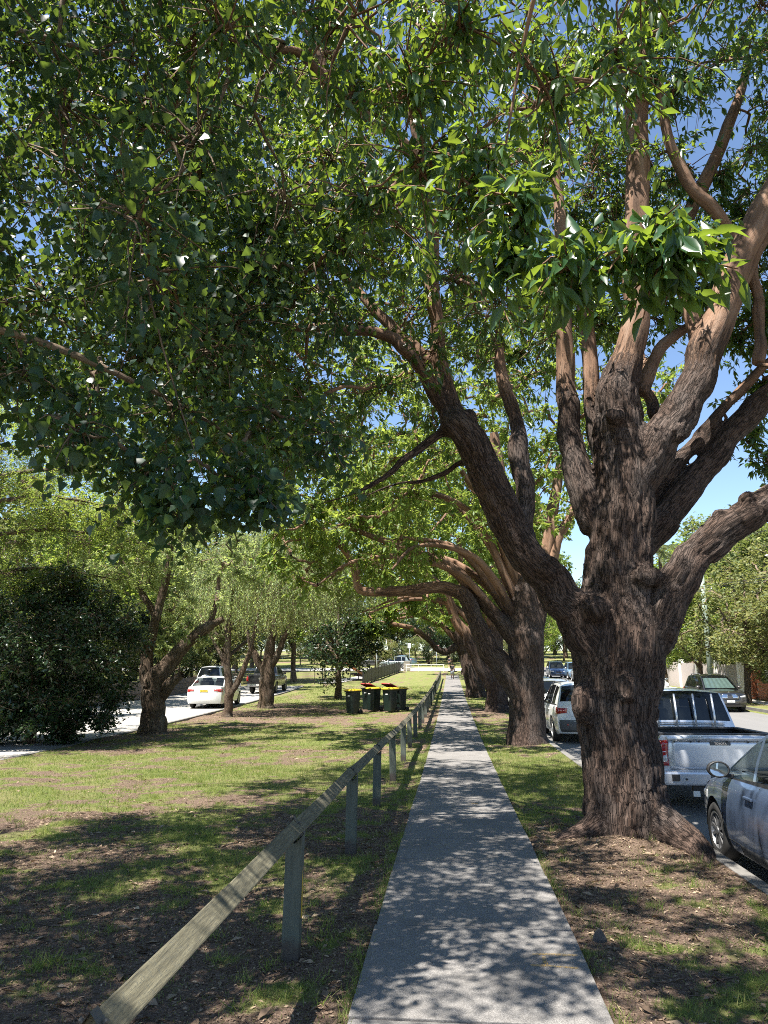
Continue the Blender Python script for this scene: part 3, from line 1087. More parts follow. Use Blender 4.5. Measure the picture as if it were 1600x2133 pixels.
def lobes_in(g, n, c, r, rad=(0.5, 0.9), shell=0.35, zmin=None, holes=()):
    """n lobe centres through an ellipsoid, thinner towards its middle"""
    out = []
    c, r = np.array(c, float), np.array(r, float)
    while len(out) < n:
        v = ball(g, 1)[0]
        if np.linalg.norm(v) < shell * g.random(): continue
        p = c + v * r
        if zmin is not None and p[2] < zmin: continue
        if any(np.sum(((p - np.array(h[0])) / np.array(h[1])) ** 2) < 1 for h in holes): continue
        out.append((p, g.uniform(*rad)))
    return out
LIMBS_1 = [
    [(1.87,9.2,-0.3,0.57),(1.88,9.2,-0.07,0.56),(1.87,9.2,0.22,0.535),(1.86,9.2,0.69,0.512),(1.82,9.2,1.29,0.491),(1.87,9.2,1.79,0.554),(1.92,9.2,2.19,0.612),(1.96,9.2,2.66,0.545),(2.0,9.2,3.25,0.471),(2.1,9.25,3.87,0.456),(2.15,9.3,4.45,0.433),(2.12,9.3,4.97,0.375),(2.17,9.3,5.5,0.291),(2.38,9.3,6.24,0.199),(2.47,9.3,7.16,0.196),(2.55,9.25,8.3,0.18),(2.64,9.2,9.4,0.169),(2.72,9.1,10.5,0.158),(2.81,9.0,11.7,0.139),(2.96,8.9,13.3,0.099)],
    [(1.76,9.1,1.79,0.343),(1.46,9.0,2.36,0.316),(1.17,8.95,2.78,0.284),(0.75,8.85,3.33,0.25),(0.42,8.75,4.03,0.229),(0.14,8.7,4.61,0.22),(-0.03,8.7,4.91,0.186)],
    [(-0.02,8.7,4.83,0.12),(-0.14,8.7,5.34,0.109),(-0.21,8.65,5.98,0.104),(-0.24,8.6,6.62,0.099),(-0.27,8.5,7.38,0.087),(-0.37,8.4,8.16,0.069),(-0.54,8.2,9.16,0.05)],
    [(-0.06,8.7,4.8,0.12),(-0.29,8.6,5.25,0.102),(-0.58,8.5,5.73,0.09),(-0.88,8.45,5.91,0.084),(-1.35,8.35,5.96,0.078),(-1.93,8.2,5.98,0.071),(-2.33,8.1,6.06,0.053),(-2.74,8.0,6.41,0.035)],
    [(0.03,8.8,4.93,0.121),(-0.2,8.9,5.56,0.106),(-0.48,9.0,5.95,0.095),(-0.81,9.1,6.29,0.084),(-1.35,9.2,7.01,0.067),(-1.99,9.3,7.69,0.048)],
    [(-0.18,8.7,4.71,0.066),(-0.54,8.6,4.41,0.053),(-0.89,8.5,4.09,0.043),(-1.28,8.4,3.87,0.031),(-1.78,8.3,3.68,0.02)],
    [(0.28,8.75,4.34,0.065),(-0.01,8.9,4.33,0.048),(-0.38,9.0,4.18,0.043),(-0.82,9.1,4.15,0.031),(-1.33,9.2,3.99,0.019)],
    [(0.81,8.9,3.28,0.146),(0.84,9.1,3.92,0.139),(0.84,9.3,4.55,0.138),(0.79,9.5,5.08,0.11),(0.69,9.7,5.72,0.094),(0.66,9.9,6.53,0.069)],
    [(1.79,9.3,3.58,0.243),(1.62,9.35,4.09,0.205),(1.53,9.45,4.77,0.184),(1.52,9.5,5.47,0.162),(1.54,9.5,6.31,0.132),(1.55,9.5,7.03,0.121),(1.53,9.5,8.08,0.096),(1.49,9.5,9.33,0.07)],
    [(1.96,9.5,4.51,0.19),(1.84,9.6,5.29,0.143),(1.86,9.7,6.1,0.127),(1.86,9.8,7.03,0.11),(1.84,9.9,8.17,0.085)],
    [(2.28,9.2,4.17,0.334),(2.66,9.2,4.79,0.301),(3.05,9.25,5.38,0.262),(3.4,9.3,6.13,0.241),(3.77,9.35,6.98,0.22),(4.16,9.4,7.78,0.198),(4.67,9.4,8.72,0.167),(5.18,9.4,9.77,0.122)],
    [(3.72,9.4,6.79,0.156),(4.1,9.6,7.39,0.147),(4.66,9.8,8.24,0.131),(5.56,10.0,9.44,0.093)],
    [(2.21,9.4,3.28,0.274),(2.69,9.5,3.79,0.217),(3.3,9.7,4.47,0.198),(3.86,9.9,5.09,0.19),(4.65,10.1,5.8,0.162),(5.63,10.3,6.66,0.111)],
    [(2.46,9.6,4.01,0.164),(2.86,9.7,4.45,0.128),(3.27,9.8,4.87,0.11),(3.63,9.9,5.3,0.086),(4.31,10.0,5.99,0.067),(4.98,10.1,6.44,0.041)],
    [(2.23,9.1,2.19,0.345),(2.49,9.0,2.63,0.286),(2.73,8.95,3.06,0.258),(3.08,8.9,3.39,0.241),(3.42,8.8,3.6,0.238),(3.9,8.7,3.97,0.203),(4.51,8.6,4.54,0.152)],
    [(2.48,9.5,5.43,0.109),(2.79,9.8,6.07,0.094),(3.28,10.1,6.59,0.076),(3.82,10.4,6.95,0.054)],
    [(2.67,9.6,5.13,0.103),(2.63,9.8,5.69,0.086),(2.63,10.0,6.28,0.069)],
    [(3.3,9.5,5.95,0.12),(3.28,9.65,7.0,0.12),(3.36,9.8,8.02,0.115),(3.72,9.9,8.85,0.113),(4.22,10.0,9.87,0.094),(4.67,10.1,11.13,0.067)],
    [(3.95,9.5,7.49,0.099),(3.66,9.3,7.85,0.092),(3.19,9.1,8.37,0.091),(2.94,9.0,9.13,0.079),(2.88,8.9,9.97,0.053)],
    [(2.73,9.2,10.43,0.138),(3.07,9.2,10.97,0.125),(3.38,9.2,11.87,0.099)],
    [(4.07,9.6,5.83,0.09),(4.2,9.7,6.43,0.086),(4.24,9.8,7.06,0.081),(4.31,10.0,7.93,0.063)],
    [(-0.26,8.5,7.24,0.081),(-0.42,7.9,7.99,0.077),(-1.01,7.4,8.22,0.079),(-1.37,7.1,8.38,0.072),(-1.7,6.8,8.57,0.059),(-2.19,6.6,8.48,0.037)],
    [(-1.37,7.1,8.38,0.055),(-1.59,7.0,8.95,0.044),(-1.86,6.9,9.34,0.033)],
]
LIMBS_2 = [
    [(1.88,21.0,-0.27,0.6),(1.88,21.0,0.12,0.524),(1.93,21.0,1.07,0.476),(1.97,21.0,1.85,0.494),(1.97,21.0,2.64,0.511),(1.96,21.0,3.44,0.407),(1.91,21.0,4.39,0.301),(1.74,21.0,5.51,0.249),(1.52,21.0,6.94,0.197),(1.29,21.0,8.71,0.129)],
    [(1.77,20.9,1.08,0.303),(1.33,20.8,1.79,0.304),(0.88,20.7,2.43,0.292),(0.6,20.6,3.15,0.24),(0.25,20.5,3.81,0.201),(-0.34,20.4,4.05,0.174),(-1.14,20.2,3.96,0.146),(-1.92,20.0,3.89,0.132),(-2.59,19.8,3.95,0.118),(-2.75,19.7,4.55,0.105),(-3.2,19.5,5.26,0.085),(-3.97,19.3,5.83,0.053)],
    [(1.82,20.9,2.44,0.267),(1.24,20.8,3.16,0.201),(0.72,20.7,3.76,0.175),(0.07,20.6,4.5,0.149),(-0.74,20.5,4.91,0.122),(-1.82,20.4,5.32,0.096),(-2.9,20.2,5.72,0.055)],
    [(2.13,21.1,3.04,0.244),(2.56,21.3,4.7,0.194),(2.93,21.5,6.15,0.17),(3.26,21.7,7.97,0.116)],
    [(2.18,21.1,2.64,0.27),(2.87,21.4,5.13,0.168),(3.43,21.6,6.16,0.128),(4.17,21.8,7.37,0.087)],
    [(1.82,21.0,3.98,0.177),(1.49,20.6,5.03,0.149),(1.03,20.2,6.06,0.121),(0.25,19.8,7.23,0.08)],
]
LIMBS_3 = [
    [(1.88,34.6,-0.19,0.588),(1.89,34.6,0.25,0.502),(1.9,34.6,1.21,0.461),(1.87,34.6,2.28,0.442),(1.91,34.6,3.37,0.379),(2.17,34.6,4.7,0.292),(2.45,34.6,6.51,0.204)],
    [(1.72,34.5,0.99,0.328),(1.19,34.3,2.06,0.329),(0.67,34.1,3.14,0.286),(0.14,34.0,4.01,0.243),(-0.28,33.8,5.09,0.199),(-0.93,33.6,5.85,0.155),(-2.01,33.3,6.38,0.11)],
    [(1.76,34.5,2.5,0.265),(1.24,34.4,3.59,0.222),(0.82,34.2,4.68,0.189),(0.52,34.0,6.0,0.156),(0.33,33.9,7.8,0.101)],
    [(2.01,34.7,2.94,0.245),(2.52,35.0,4.28,0.204),(3.17,35.3,6.13,0.138)],
]
LIMBS_4 = [
    [(1.4,46.6,-0.06,0.708),(1.35,46.6,0.4,0.621),(1.18,46.6,1.56,0.595),(0.79,46.6,2.73,0.509),(0.37,46.5,3.91,0.421),(0.09,46.4,5.1,0.332),(-0.08,46.3,6.9,0.213)],
    [(0.35,46.5,3.17,0.27),(-0.55,46.2,2.81,0.208),(-1.13,46.0,3.16,0.193),(-1.71,45.8,3.74,0.178),(-2.58,45.5,4.23,0.148),(-4.17,45.0,4.5,0.118),(-5.89,44.5,4.42,0.073)],
    [(0.8,46.7,3.03,0.33),(1.29,47.0,4.53,0.258),(1.66,47.3,6.68,0.17)],
]

# ---- the big street tree in front
G = np.random.default_rng(11)
T1 = (1.88, 9.2, gzf(1.88, 9.2))
tree1 = tag(empty('street_tree', T1), 'huge brown street tree with a fissured trunk beside the silver pickup', 'tree', 'street trees along the kerb')
roots1 = [
    [(2.0, 9.1, 0.3, 0.24), (2.28, 8.75, 0.06, 0.20), (2.40, 8.35, -0.03, 0.15), (2.38, 7.95, -0.12, 0.09)],
    [(1.75, 9.1, 0.25, 0.22), (1.42, 8.95, 0.04, 0.17), (1.12, 8.88, -0.04, 0.11), (0.90, 8.9, -0.14, 0.08)],
    [(2.0, 9.3, 0.5, 0.34), (2.3, 9.8, 0.05, 0.2), (2.35, 10.4, -0.1, 0.1)],
]
burls1 = [((1.56, 8.72, 2.52), 0.17, (1.1, 1, 0.9)), ((1.42, 8.95, 1.45), 0.2, (0.8, 0.9, 1.3)), ((1.86, 8.66, 1.62), 0.11, (0.9, 0.8, 1.5)), ((2.75, 9.0, 4.72), 0.13, (1, 0.8, 1)),
          ((3.38, 8.68, 3.78), 0.12, (1, 1, 0.9)), ((3.07, 8.8, 3.62), 0.08, (1, 1, 1)), ((2.2, 8.78, 2.9), 0.16, (1.2, 0.7, 0.8)), ((0.0, 8.62, 4.78), 0.16, (1.2, 1, 1)), ((0.16, 8.68, 4.86), 0.12, (1, 1, 1.2)),
          ((1.05, 8.72, 3.0), 0.14, (1, 0.9, 1)), ((1.98, 8.95, 4.95), 0.12, (1, 0.8, 1)), ((0.58, 8.62, 3.78), 0.09, (1, 1, 1))]
LIMBS_1 = [[(p[0], p[1], p[2], p[3] * (0.82 if p[3] > .25 and 2.5 < p[2] < 5.2 else 0.90 if p[3] > .15 else .95)) for p in l] for l in LIMBS_1]
_, sk1 = wood_remesh('trunk', LIMBS_1, T1, M['bark'], tree1, 0.026, roots1, burls1)
holes1 = [((3.1, 9.5, 6.2), (1.3, 6, 0.9)), ((4.6, 9.0, 3.6), (2.6, 6, 1.0)), ((0.9, 9.0, 5.8), (0.45, 6, 0.7)), ((1.2, 7.5, 3.6), (3.2, 3.0, 1.0)), ((2.45, 7.2, 8.2), (.95, 1.9, 3.4)), ((4.2, 8.2, 7.8), (1.1, 1.6, 1.9))]
MORE1 = [((4.22, 10.37, 6.6), 0.5), ((4.44, 10.36, 5.84), 0.5), ((3.79, 10.47, 4.96), 0.38), ((4.27, 10.46, 5.09), 0.5), ((4.38, 9.97, 6.78), 0.55), ((3.85, 10.42, 7.27), 0.4), ((4.36, 10.32, 4.68), 0.45), ((3.54, 10.76, 7.3), 0.35), ((1.25, 10.59, 7.32), 0.4), ((1.05, 11.11, 6.76), 0.32)]
thin1 = sk1[(sk1[:, 3] < 0.13) & (sk1[:, 2] > 4.2), :3]
lobes1 = lobes_in(G, 225, (0.8, 9.0, 8.7), (6.6, 5.4, 4.4), (0.75, 1.25), 0.4, 5.2, holes1)
lobes1 += lobes_in(G, 46, (-2.2, 8.2, 5.6), (2.6, 2.6, 1.7), (0.65, 1.0), 0.2, 4.0, holes1)
lobes1 += lobes_in(G, 22, (5.8, 10.0, 7.2), (1.8, 2.0, 1.8), (0.5, 0.8), 0.2, 5.2, holes1)
lobes1 += lobes_in(G, 80, (4.4, 9.6, 9.2), (3.4, 3.6, 3.4), (0.7, 1.15), 0.2, 6.6, holes1)
lobes1 += lobes_in(G, 64, (-3.6, 10.2, 9.4), (3.2, 3.2, 2.5), (0.7, 1.15), 0.2, 6.4, holes1)
for l in LIMBS_1:
    if l[-1][3] < .13 and l[-1][2] > 4:
        for q in range(3):
            lobes1.append((np.array(l[-1][:3]) + G.normal(size=3) * .35 + np.array([0, 0, .2 + .35 * q]), G.uniform(.4, .65)))
lobes1 += [(np.array(p), r) for p, r in MORE1]
f1 = Foliage(21).grow(thin1, lobes1, 16, 3, 6, (0.095, 0.15), 0.36, 0.40)
f1.build(tree1, M['leaf_box'], T_MID, M['bark'], in_view, T_NEAR, 200, T1)

# ---- the same kind of tree just behind the photographer: its branches reach out overhead
T0 = (1.9, -3.4, gzf(1.9, -3.4))
tree0 = tag(empty('street_tree', T0), 'street tree whose leafy twigs hang closest overhead, leaves large and glossy', 'tree', 'street trees along the kerb')
L0 = [[(1.9, -3.4, -0.3, 0.62), (1.9, -3.4, 0.4, 0.52), (1.9, -3.4, 2.4, 0.5), (1.95, -3.4, 3.6, 0.42), (2.0, -3.3, 5.6, 0.26), (2.1, -3.2, 8.2, 0.16), (2.2, -3.0, 11, 0.08)],
      [(1.9, -3.4, 2.2, 0.3), (1.6, -2.6, 3.2, 0.24), (1.2, -1.4, 4.4, 0.18), (0.9, 0.2, 5.3, 0.09), (0.75, 1.2, 5.6, 0.04), (0.6, 2.0, 5.6, 0.022), (0.45, 2.7, 5.3, 0.013), (0.3, 3.1, 4.9, 0.009), (0.2, 3.2, 4.4, 0.006)],
      [(1.9, -3.4, 2.6, 0.28), (2.6, -2.6, 3.6, 0.2), (3.2, -1.6, 5.2, 0.12), (3.4, -0.6, 6.6, 0.05)],
      [(1.9, -3.4, 2.6, 0.28), (0.6, -3.2, 4.0, 0.2), (-1.0, -2.6, 5.6, 0.13), (-2.4, -1.6, 6.8, 0.07)],
      [(2.0, -3.3, 4.6, 0.2), (1.6, -2.0, 6.4, 0.14), (1.0, 0.0, 7.8, 0.09), (0.4, 2.0, 8.6, 0.05)]]
_, sk0 = wood_tubes('trunk', L0, T0, M['bark'], tree0, (3.0, 4.5))
lobes0 = [(np.array(p), r) for p, r in [((0.22, 2.97, 3.86), 0.34), ((0.67, 2.75, 3.5), 0.3), ((0.81, 2.74, 3.44), 0.28), ((0.39, 2.83, 3.48), 0.28), ((-0.03, 3.2, 4.08), 0.36), ((0.18, 3.08, 3.69), 0.26),
          ((0.07, 3.17, 4.29), 0.42), ((-0.22, 3.49, 4.53), 0.45), ((-0.57, 3.74, 4.49), 0.42), ((0.46, 3.35, 4.8), 0.5), ((-0.3, 3.43, 4.91), 0.5), ((-0.03, 3.37, 5.26), 0.5), ((0.83, 3.58, 5.2), 0.45)]]
lobes0 += [q for q in lobes_in(G, 52, (0.2, -0.9, 7.6), (5.2, 6.0, 3.2), (0.8, 1.3), 0.4, 5.0) if not (q[0][1] > 0.8 and q[0][0] > 0.9)]
lobes0 += lobes_in(G, 30, (0.0, 3.8, 6.4), (2.0, 1.6, 1.6), (0.45, 0.75), 0.2, 4.5)
f0 = Foliage(22).grow(sk0[(sk0[:, 3] < 0.11), :3], lobes0, 15, 3, 6, (0.075, 0.130), 0.36, 0.55, br=(0.013, 0.005))
f0.build(tree0, M['leaf_box'], T_MID, M['bark'], in_view, T_NEAR, 300, T0)

# ---- the dark heart-leaved tree whose boughs come in from the left
TL = (-6.4, 1.6, gzf(-6.4, 1.6))
treeL = tag(empty('overhanging_tree', TL), 'dark tree with drooping heart-shaped leaves hanging over the lawn', 'tree')
LL = [[(-6.4, 1.6, -0.3, 0.36), (-6.4, 1.6, 0.6, 0.27), (-6.3, 1.8, 2.2, 0.23), (-6.1, 2.2, 4.0, 0.18), (-5.8, 2.8, 6.0, 0.12), (-5.4, 3.4, 8.0, 0.07)],
      [(-6.3, 1.8, 2.2, 0.16), (-5.4, 2.6, 3.2, 0.12), (-4.4, 3.5, 3.9, 0.09), (-3.2, 4.3, 4.1, 0.06), (-2.2, 4.9, 3.8, 0.035), (-1.5, 5.2, 3.4, 0.018)],
      [(-6.1, 2.2, 4.0, 0.13), (-4.9, 2.6, 5.2, 0.10), (-3.6, 3.2, 6.0, 0.07), (-2.2, 3.8, 6.3, 0.04), (-1.2, 4.2, 6.1, 0.02)],
      [(-6.2, 2.0, 3.2, 0.13), (-5.6, 3.6, 4.4, 0.10), (-4.8, 5.4, 5.2, 0.07), (-3.8, 7.0, 5.3, 0.04), (-3.0, 8.0, 4.9, 0.02)],
      [(-5.9, 2.6, 5.4, 0.09), (-4.6, 4.2, 6.8, 0.07), (-3.2, 5.6, 7.5, 0.045), (-2.0, 6.6, 7.6, 0.02)]]
LL = [LL[0]] + [[(p[0], p[1], p[2], p[3] * .5) for p in l] for l in LL[1:]]
_, skL = wood_tubes('trunk', LL, TL, M['bark_grey'], treeL, (3.0, 4.5))
lobesL = [q for q in lobes_in(G, 214, (-4.1, 5.0, 6.1), (3.6, 3.8, 2.7), (0.55, 0.95), 0.3, 3.7) if q[0][2] > 3.8 + .45 * max(0, -2.2 - q[0][0]) and not (q[0][0] / q[0][1] > -.30 and q[0][2] < 5.0)]
lobesL += [(np.array(p), r) for p, r in [((-2.35, 4.0, 3.25), .42), ((-1.95, 4.2, 3.05), .36), ((-2.9, 4.3, 3.75), .45), ((-1.5, 4.5, 3.1), .32), ((-1.75, 4.0, 2.83), .22), ((-1.30, 4.3, 2.92), .22), ((-2.6, 4.6, 3.5), .5), ((-3.3, 4.6, 4.0), .5), ((-2.1, 4.9, 3.7), .5), ((-1.4, 5.0, 3.7), .42), ((-1.0, 5.2, 3.55), .35), ((-3.7, 4.9, 4.3), .5), ((-2.9, 5.2, 4.0), .5)]]
fL = Foliage(23).grow(skL[(skL[:, 3] < 0.1), :3], lobesL, 15, 3, 8, (0.058, 0.092), 0.85, 0.75, rose=False, br=(0.022, 0.008), sag=0.3)
fL.build(treeL, M['leaf_heart'], T_HMID, M['bark_grey'], in_view, T_HEART, 300, TL)

# ---- the rest of the row
T2 = (1.9, 21.0, gzf(1.9, 21))
tree2 = tag(empty('street_tree', T2), 'second street tree in the row, one long bare limb arching over the path', 'tree', 'street trees along the kerb')
for (z, dx, dy, zt) in ((2.6, -5.2, -2.4, 4.3), (3.0, -4.4, -0.6, 5.0), (3.4, -5.6, 1.0, 4.7), (3.8, -3.6, -2.6, 6.0), (4.2, -5.0, 0.4, 6.6), (3.2, -3.2, -3.6, 4.5)):
    LIMBS_2.append([(1.7, 20.9, z, .13), (1.7 + dx * .3, 21 + dy * .3, z + .75 * (zt - z) + .5, .095), (1.7 + dx * .62, 21 + dy * .62, zt + .45, .065), (1.7 + dx * .85, 21 + dy * .85, zt + .25, .045), (1.7 + dx, 21 + dy, zt - .35, .02)])
for (z, dx, dy, zt) in ((2.6, -5.6, -1.6, 4.5), (3.2, -4.8, 0.8, 5.4), (2.9, -6.2, 1.6, 4.8), (3.8, -4.0, -1.8, 6.2)):
    for LT, bx0, by0 in ((LIMBS_3, 1.75, 34.5), (LIMBS_4, .8, 46.5)):
        LT.append([(bx0, by0, z, .15), (bx0 + dx * .3, by0 + dy * .3, z + .75 * (zt - z) + .5, .11), (bx0 + dx * .65, by0 + dy * .65, zt + .4, .075), (bx0 + dx, by0 + dy, zt - .3, .03)])
_, sk2 = wood_tubes('trunk', LIMBS_2, T2, M['bark'], tree2, (3.0, 4.4), 20)
lob2 = lobes_in(G, 190, (-0.2, 21, 8.6), (6.8, 5.8, 4.4), (0.7, 1.2), 0.5, 4.6)
lob2 += lobes_in(G, 52, (-3.0, 19.8, 5.8), (3.4, 3.0, 1.9), (0.7, 1.2), 0.3, 3.9)
f2 = Foliage(24).grow(sk2[(sk2[:, 3] < 0.2) & (sk2[:, 2] > 3.6), :3], lob2, 13, 3, 6, (0.14, 0.21), 0.40, 0.35, br=(0.05, 0.015))
f2.build(tree2, M['leaf_sun'], T_MID, M['bark'], offset=T2)

T3 = (1.9, 34.6, gzf(1.9, 34.6))
tree3 = tag(empty('street_tree', T3), 'third street tree in the row, grey flaking trunk with pale limbs', 'tree', 'street trees along the kerb')
_, sk3 = wood_tubes('trunk', LIMBS_3, T3, M['bark'], tree3, (2.2, 3.4), 16)
lob3 = lobes_in(G, 150, (-0.4, 34, 8.2), (6.6, 5.8, 4.6), (0.8, 1.3), 0.4, 4.1)
f3 = Foliage(25).grow(sk3[(sk3[:, 3] < 0.22) & (sk3[:, 2] > 3.2), :3], lob3, 12, 3, 6, (0.19, 0.28), 0.45, 0.35, br=(0.06, 0.02))
f3.build(tree3, M['leaf_sun'], T_QUAD, M['bark'], offset=T3)

T4 = (1.35, 46.6, gzf(1.35, 46.6))
tree4 = tag(empty('street_tree', T4), 'fourth street tree in the row, leaning left with a low branch over the lawn', 'tree', 'street trees along the kerb')
_, sk4 = wood_tubes('trunk', LIMBS_4, T4, M['bark'], tree4, (3.0, 4.4), 14)
lob4 = lobes_in(G, 100, (-0.6, 46, 8.6), (6.6, 5.6, 4.6), (0.9, 1.4), 0.4, 4.6)
lob4 += lobes_in(G, 14, (-5.0, 45, 4.8), (2.6, 2, 1.2), (0.6, 0.9), 0.2)
f4 = Foliage(26).grow(sk4[(sk4[:, 3] < 0.3) & (sk4[:, 2] > 2.8), :3], lob4, 12, 3, 6, (0.24, 0.34), 0.45, 0.3, br=(0.07, 0.02))
f4.build(tree4, M['leaf_sun'], T_QUAD, M['bark'], offset=T4)
for (x, yv, rz, sc, lab) in ((1.7, 59.5, 2.1, 1.0, 'fifth street tree in the row, dark slim trunk beyond the leaning one'), (1.8, 73.0, 4.0, 1.05, 'sixth street tree in the row, beside the walking person'), (1.6, 88.0, 1.2, 1.1, 'farthest street tree in the row, by the cross street')):
    t = copy_tree(tree3)
    t.location = (x, yv, gzf(x, yv)); t.rotation_euler.z = rz; t.scale = (sc, sc, sc)
    t['label'] = lab


# ---- generic broad trees for the background
def far_tree_proto(seed, lmat, bmat, h=9.0, rx=4.0, n=46, leaf=(0.22, 0.34), lean=0.0, zlo=0.30, tr=0.22, twigs=14, ros=2, per=6):
    g = np.random.default_rng(seed)
    t = empty('broad_tree')
    limbs = [[(0, 0, -0.3, tr * 1.4), (0.05, 0, 0.5, tr), (lean * 0.4, 0.1, h * 0.3, tr * 0.8), (lean, 0, h * 0.6, tr * 0.45), (lean, 0.2, h * 0.85, tr * 0.2)]]
    for k in range(5):
        a = k * 1.26 + g.uniform(-.3, .3)
        r = rx * g.uniform(0.5, 0.75)
        limbs.append([(lean * 0.3, 0.05, h * (0.22 + 0.05 * k), tr * 0.6), (lean * 0.5 + r * 0.45 * math.cos(a), r * 0.45 * math.sin(a), h * (0.36 + 0.05 * k), tr * 0.4), (lean + r * math.cos(a), r * math.sin(a), h * (0.48 + 0.06 * k), tr * 0.15)])
    _, sk = wood_tubes('trunk', limbs, (0, 0, 0), bmat, t, (90, 99), 9, seed=seed)
    lob = lobes_in(g, n, (lean, 0, h * (0.5 + zlo / 2)), (rx, rx, h * (0.5 - zlo / 2)), (0.11 * h, 0.17 * h), 0.6)
    f = Foliage(seed + 1).grow(sk[sk[:, 3] < tr * 0.7, :3], lob, twigs, ros, per, leaf, 0.55, 0.25, rose=False, br=(tr * 0.25, 0.02), flat=0.7)
    f.P = [p + np.random.default_rng(seed + 5).normal(size=p.shape) * 0.10 for p in f.P]
    f.build(t, lmat, T_QUAD, bmat)
    return t


def place(proto, x, y, rz=0.0, s=1.0, label='', cat='tree', group=None, first=False, sz=None, name=None):
    o = proto if first else copy_tree(proto)
    o.location = (x, y, gzf(x, y) - 0.05)
    o.rotation_euler = (0, 0, rz)
    o.scale = (s, s, sz or s)
    if name: o.name = name
    tag(o, label, cat, group)
    return o

# ---- trees beside the driveway
# dark many-stemmed bush
bx_, by_ = -11.5, 19.6
bush = tag(empty('dense_bush', (bx_, by_, gzf(bx_, by_))), 'dense dark green many-stemmed bush at the edge of the driveway', 'bush')
stems = []
for k in range(11):
    a = k * 0.571 * 2
    r = G.uniform(0.4, 1.2)
    stems.append([(0.12 * math.cos(a), 0.12 * math.sin(a), -0.1, 0.045), (0.25 * r * math.cos(a), 0.25 * r * math.sin(a), 0.8, 0.035), (r * math.cos(a), r * math.sin(a), 2.2, 0.02), (1.3 * r * math.cos(a), 1.3 * r * math.sin(a), 3.5, 0.01)])
_, skb = wood_tubes('trunk', stems, (0, 0, 0), M['bark_grey'], bush, (90, 99), 7)
bush.children[0].name = 'stems'
lobb = lobes_in(G, 220, (0.0, 0, 2.45), (2.9, 2.4, 2.4), (0.40, 0.65), 0.6, 0.2)
lobb += lobes_in(G, 46, (0.1, 0, 0.7), (2.5, 2.0, .5), (0.3, 0.45), 0.6)
fb = Foliage(31).grow(skb[:, :3], lobb, 14, 2, 7, (0.10, 0.16), 0.5, 0.3, rose=False, br=(0.014, 0.006))
fb.build(bush, M['leaf_dark'], T_QUAD, M['bark_grey'])

# stout leaning tree
t5 = (-9.4, 22.8, gzf(-9.4, 22.8))
lean = tag(empty('leaning_tree', t5), 'stout tree with forked rough trunk, one thick bough slanting over the white sedan', 'tree')
LN = [[(0, 0, -0.3, 0.52), (0, 0, 0.12, 0.42), (0.0, 0, 0.7, 0.36), (-0.02, 0, 1.3, 0.36), (0.1, 0, 1.8, 0.3), (0.55, 0.1, 2.35, 0.22), (1.0, 0.2, 2.85, 0.19), (1.55, 0.3, 3.3, 0.16), (2.0, 0.4, 3.55, 0.10)],
      [(-0.1, 0, 1.2, 0.28), (-0.35, 0.1, 1.9, 0.22), (-0.35, 0.2, 2.8, 0.18), (-0.1, 0.2, 3.9, 0.15), (0.1, 0.2, 5.0, 0.12), (0.15, 0.2, 6.2, 0.08)],
      [(0.2, 0, 1.1, 0.2), (0.55, -0.1, 1.55, 0.16), (0.95, -0.2, 1.8, 0.10)],
      [(-0.1, 0.2, 3.5, 0.12), (-0.9, 0.3, 4.6, 0.09), (-1.6, 0.3, 5.6, 0.05)],
      [(1.55, 0.3, 3.3, 0.1), (1.7, 0.5, 4.2, 0.08), (1.7, 0.6, 5.2, 0.05)]]
_, skn = wood_tubes('trunk', LN, (0, 0, 0), M['bark_grey'], lean, (90, 99), 18, 0.14)
lobn = lobes_in(G, 80, (0.2, 0.5, 5.8), (3.0, 2.4, 2.4), (0.45, 0.8), 0.4, 3.3) + lobes_in(G, 12, (0.5, 0.2, 3.0), (1.2, 0.8, 0.6), (0.3, 0.45), 0.2)
fn = Foliage(32).grow(skn[skn[:, 3] < 0.16, :3], lobn, 13, 3, 7, (0.10, 0.15), 0.32, 0.3, br=(0.03, 0.01))
fn.build(lean, M['leaf_weep'], T_QUAD, M['bark_grey'])


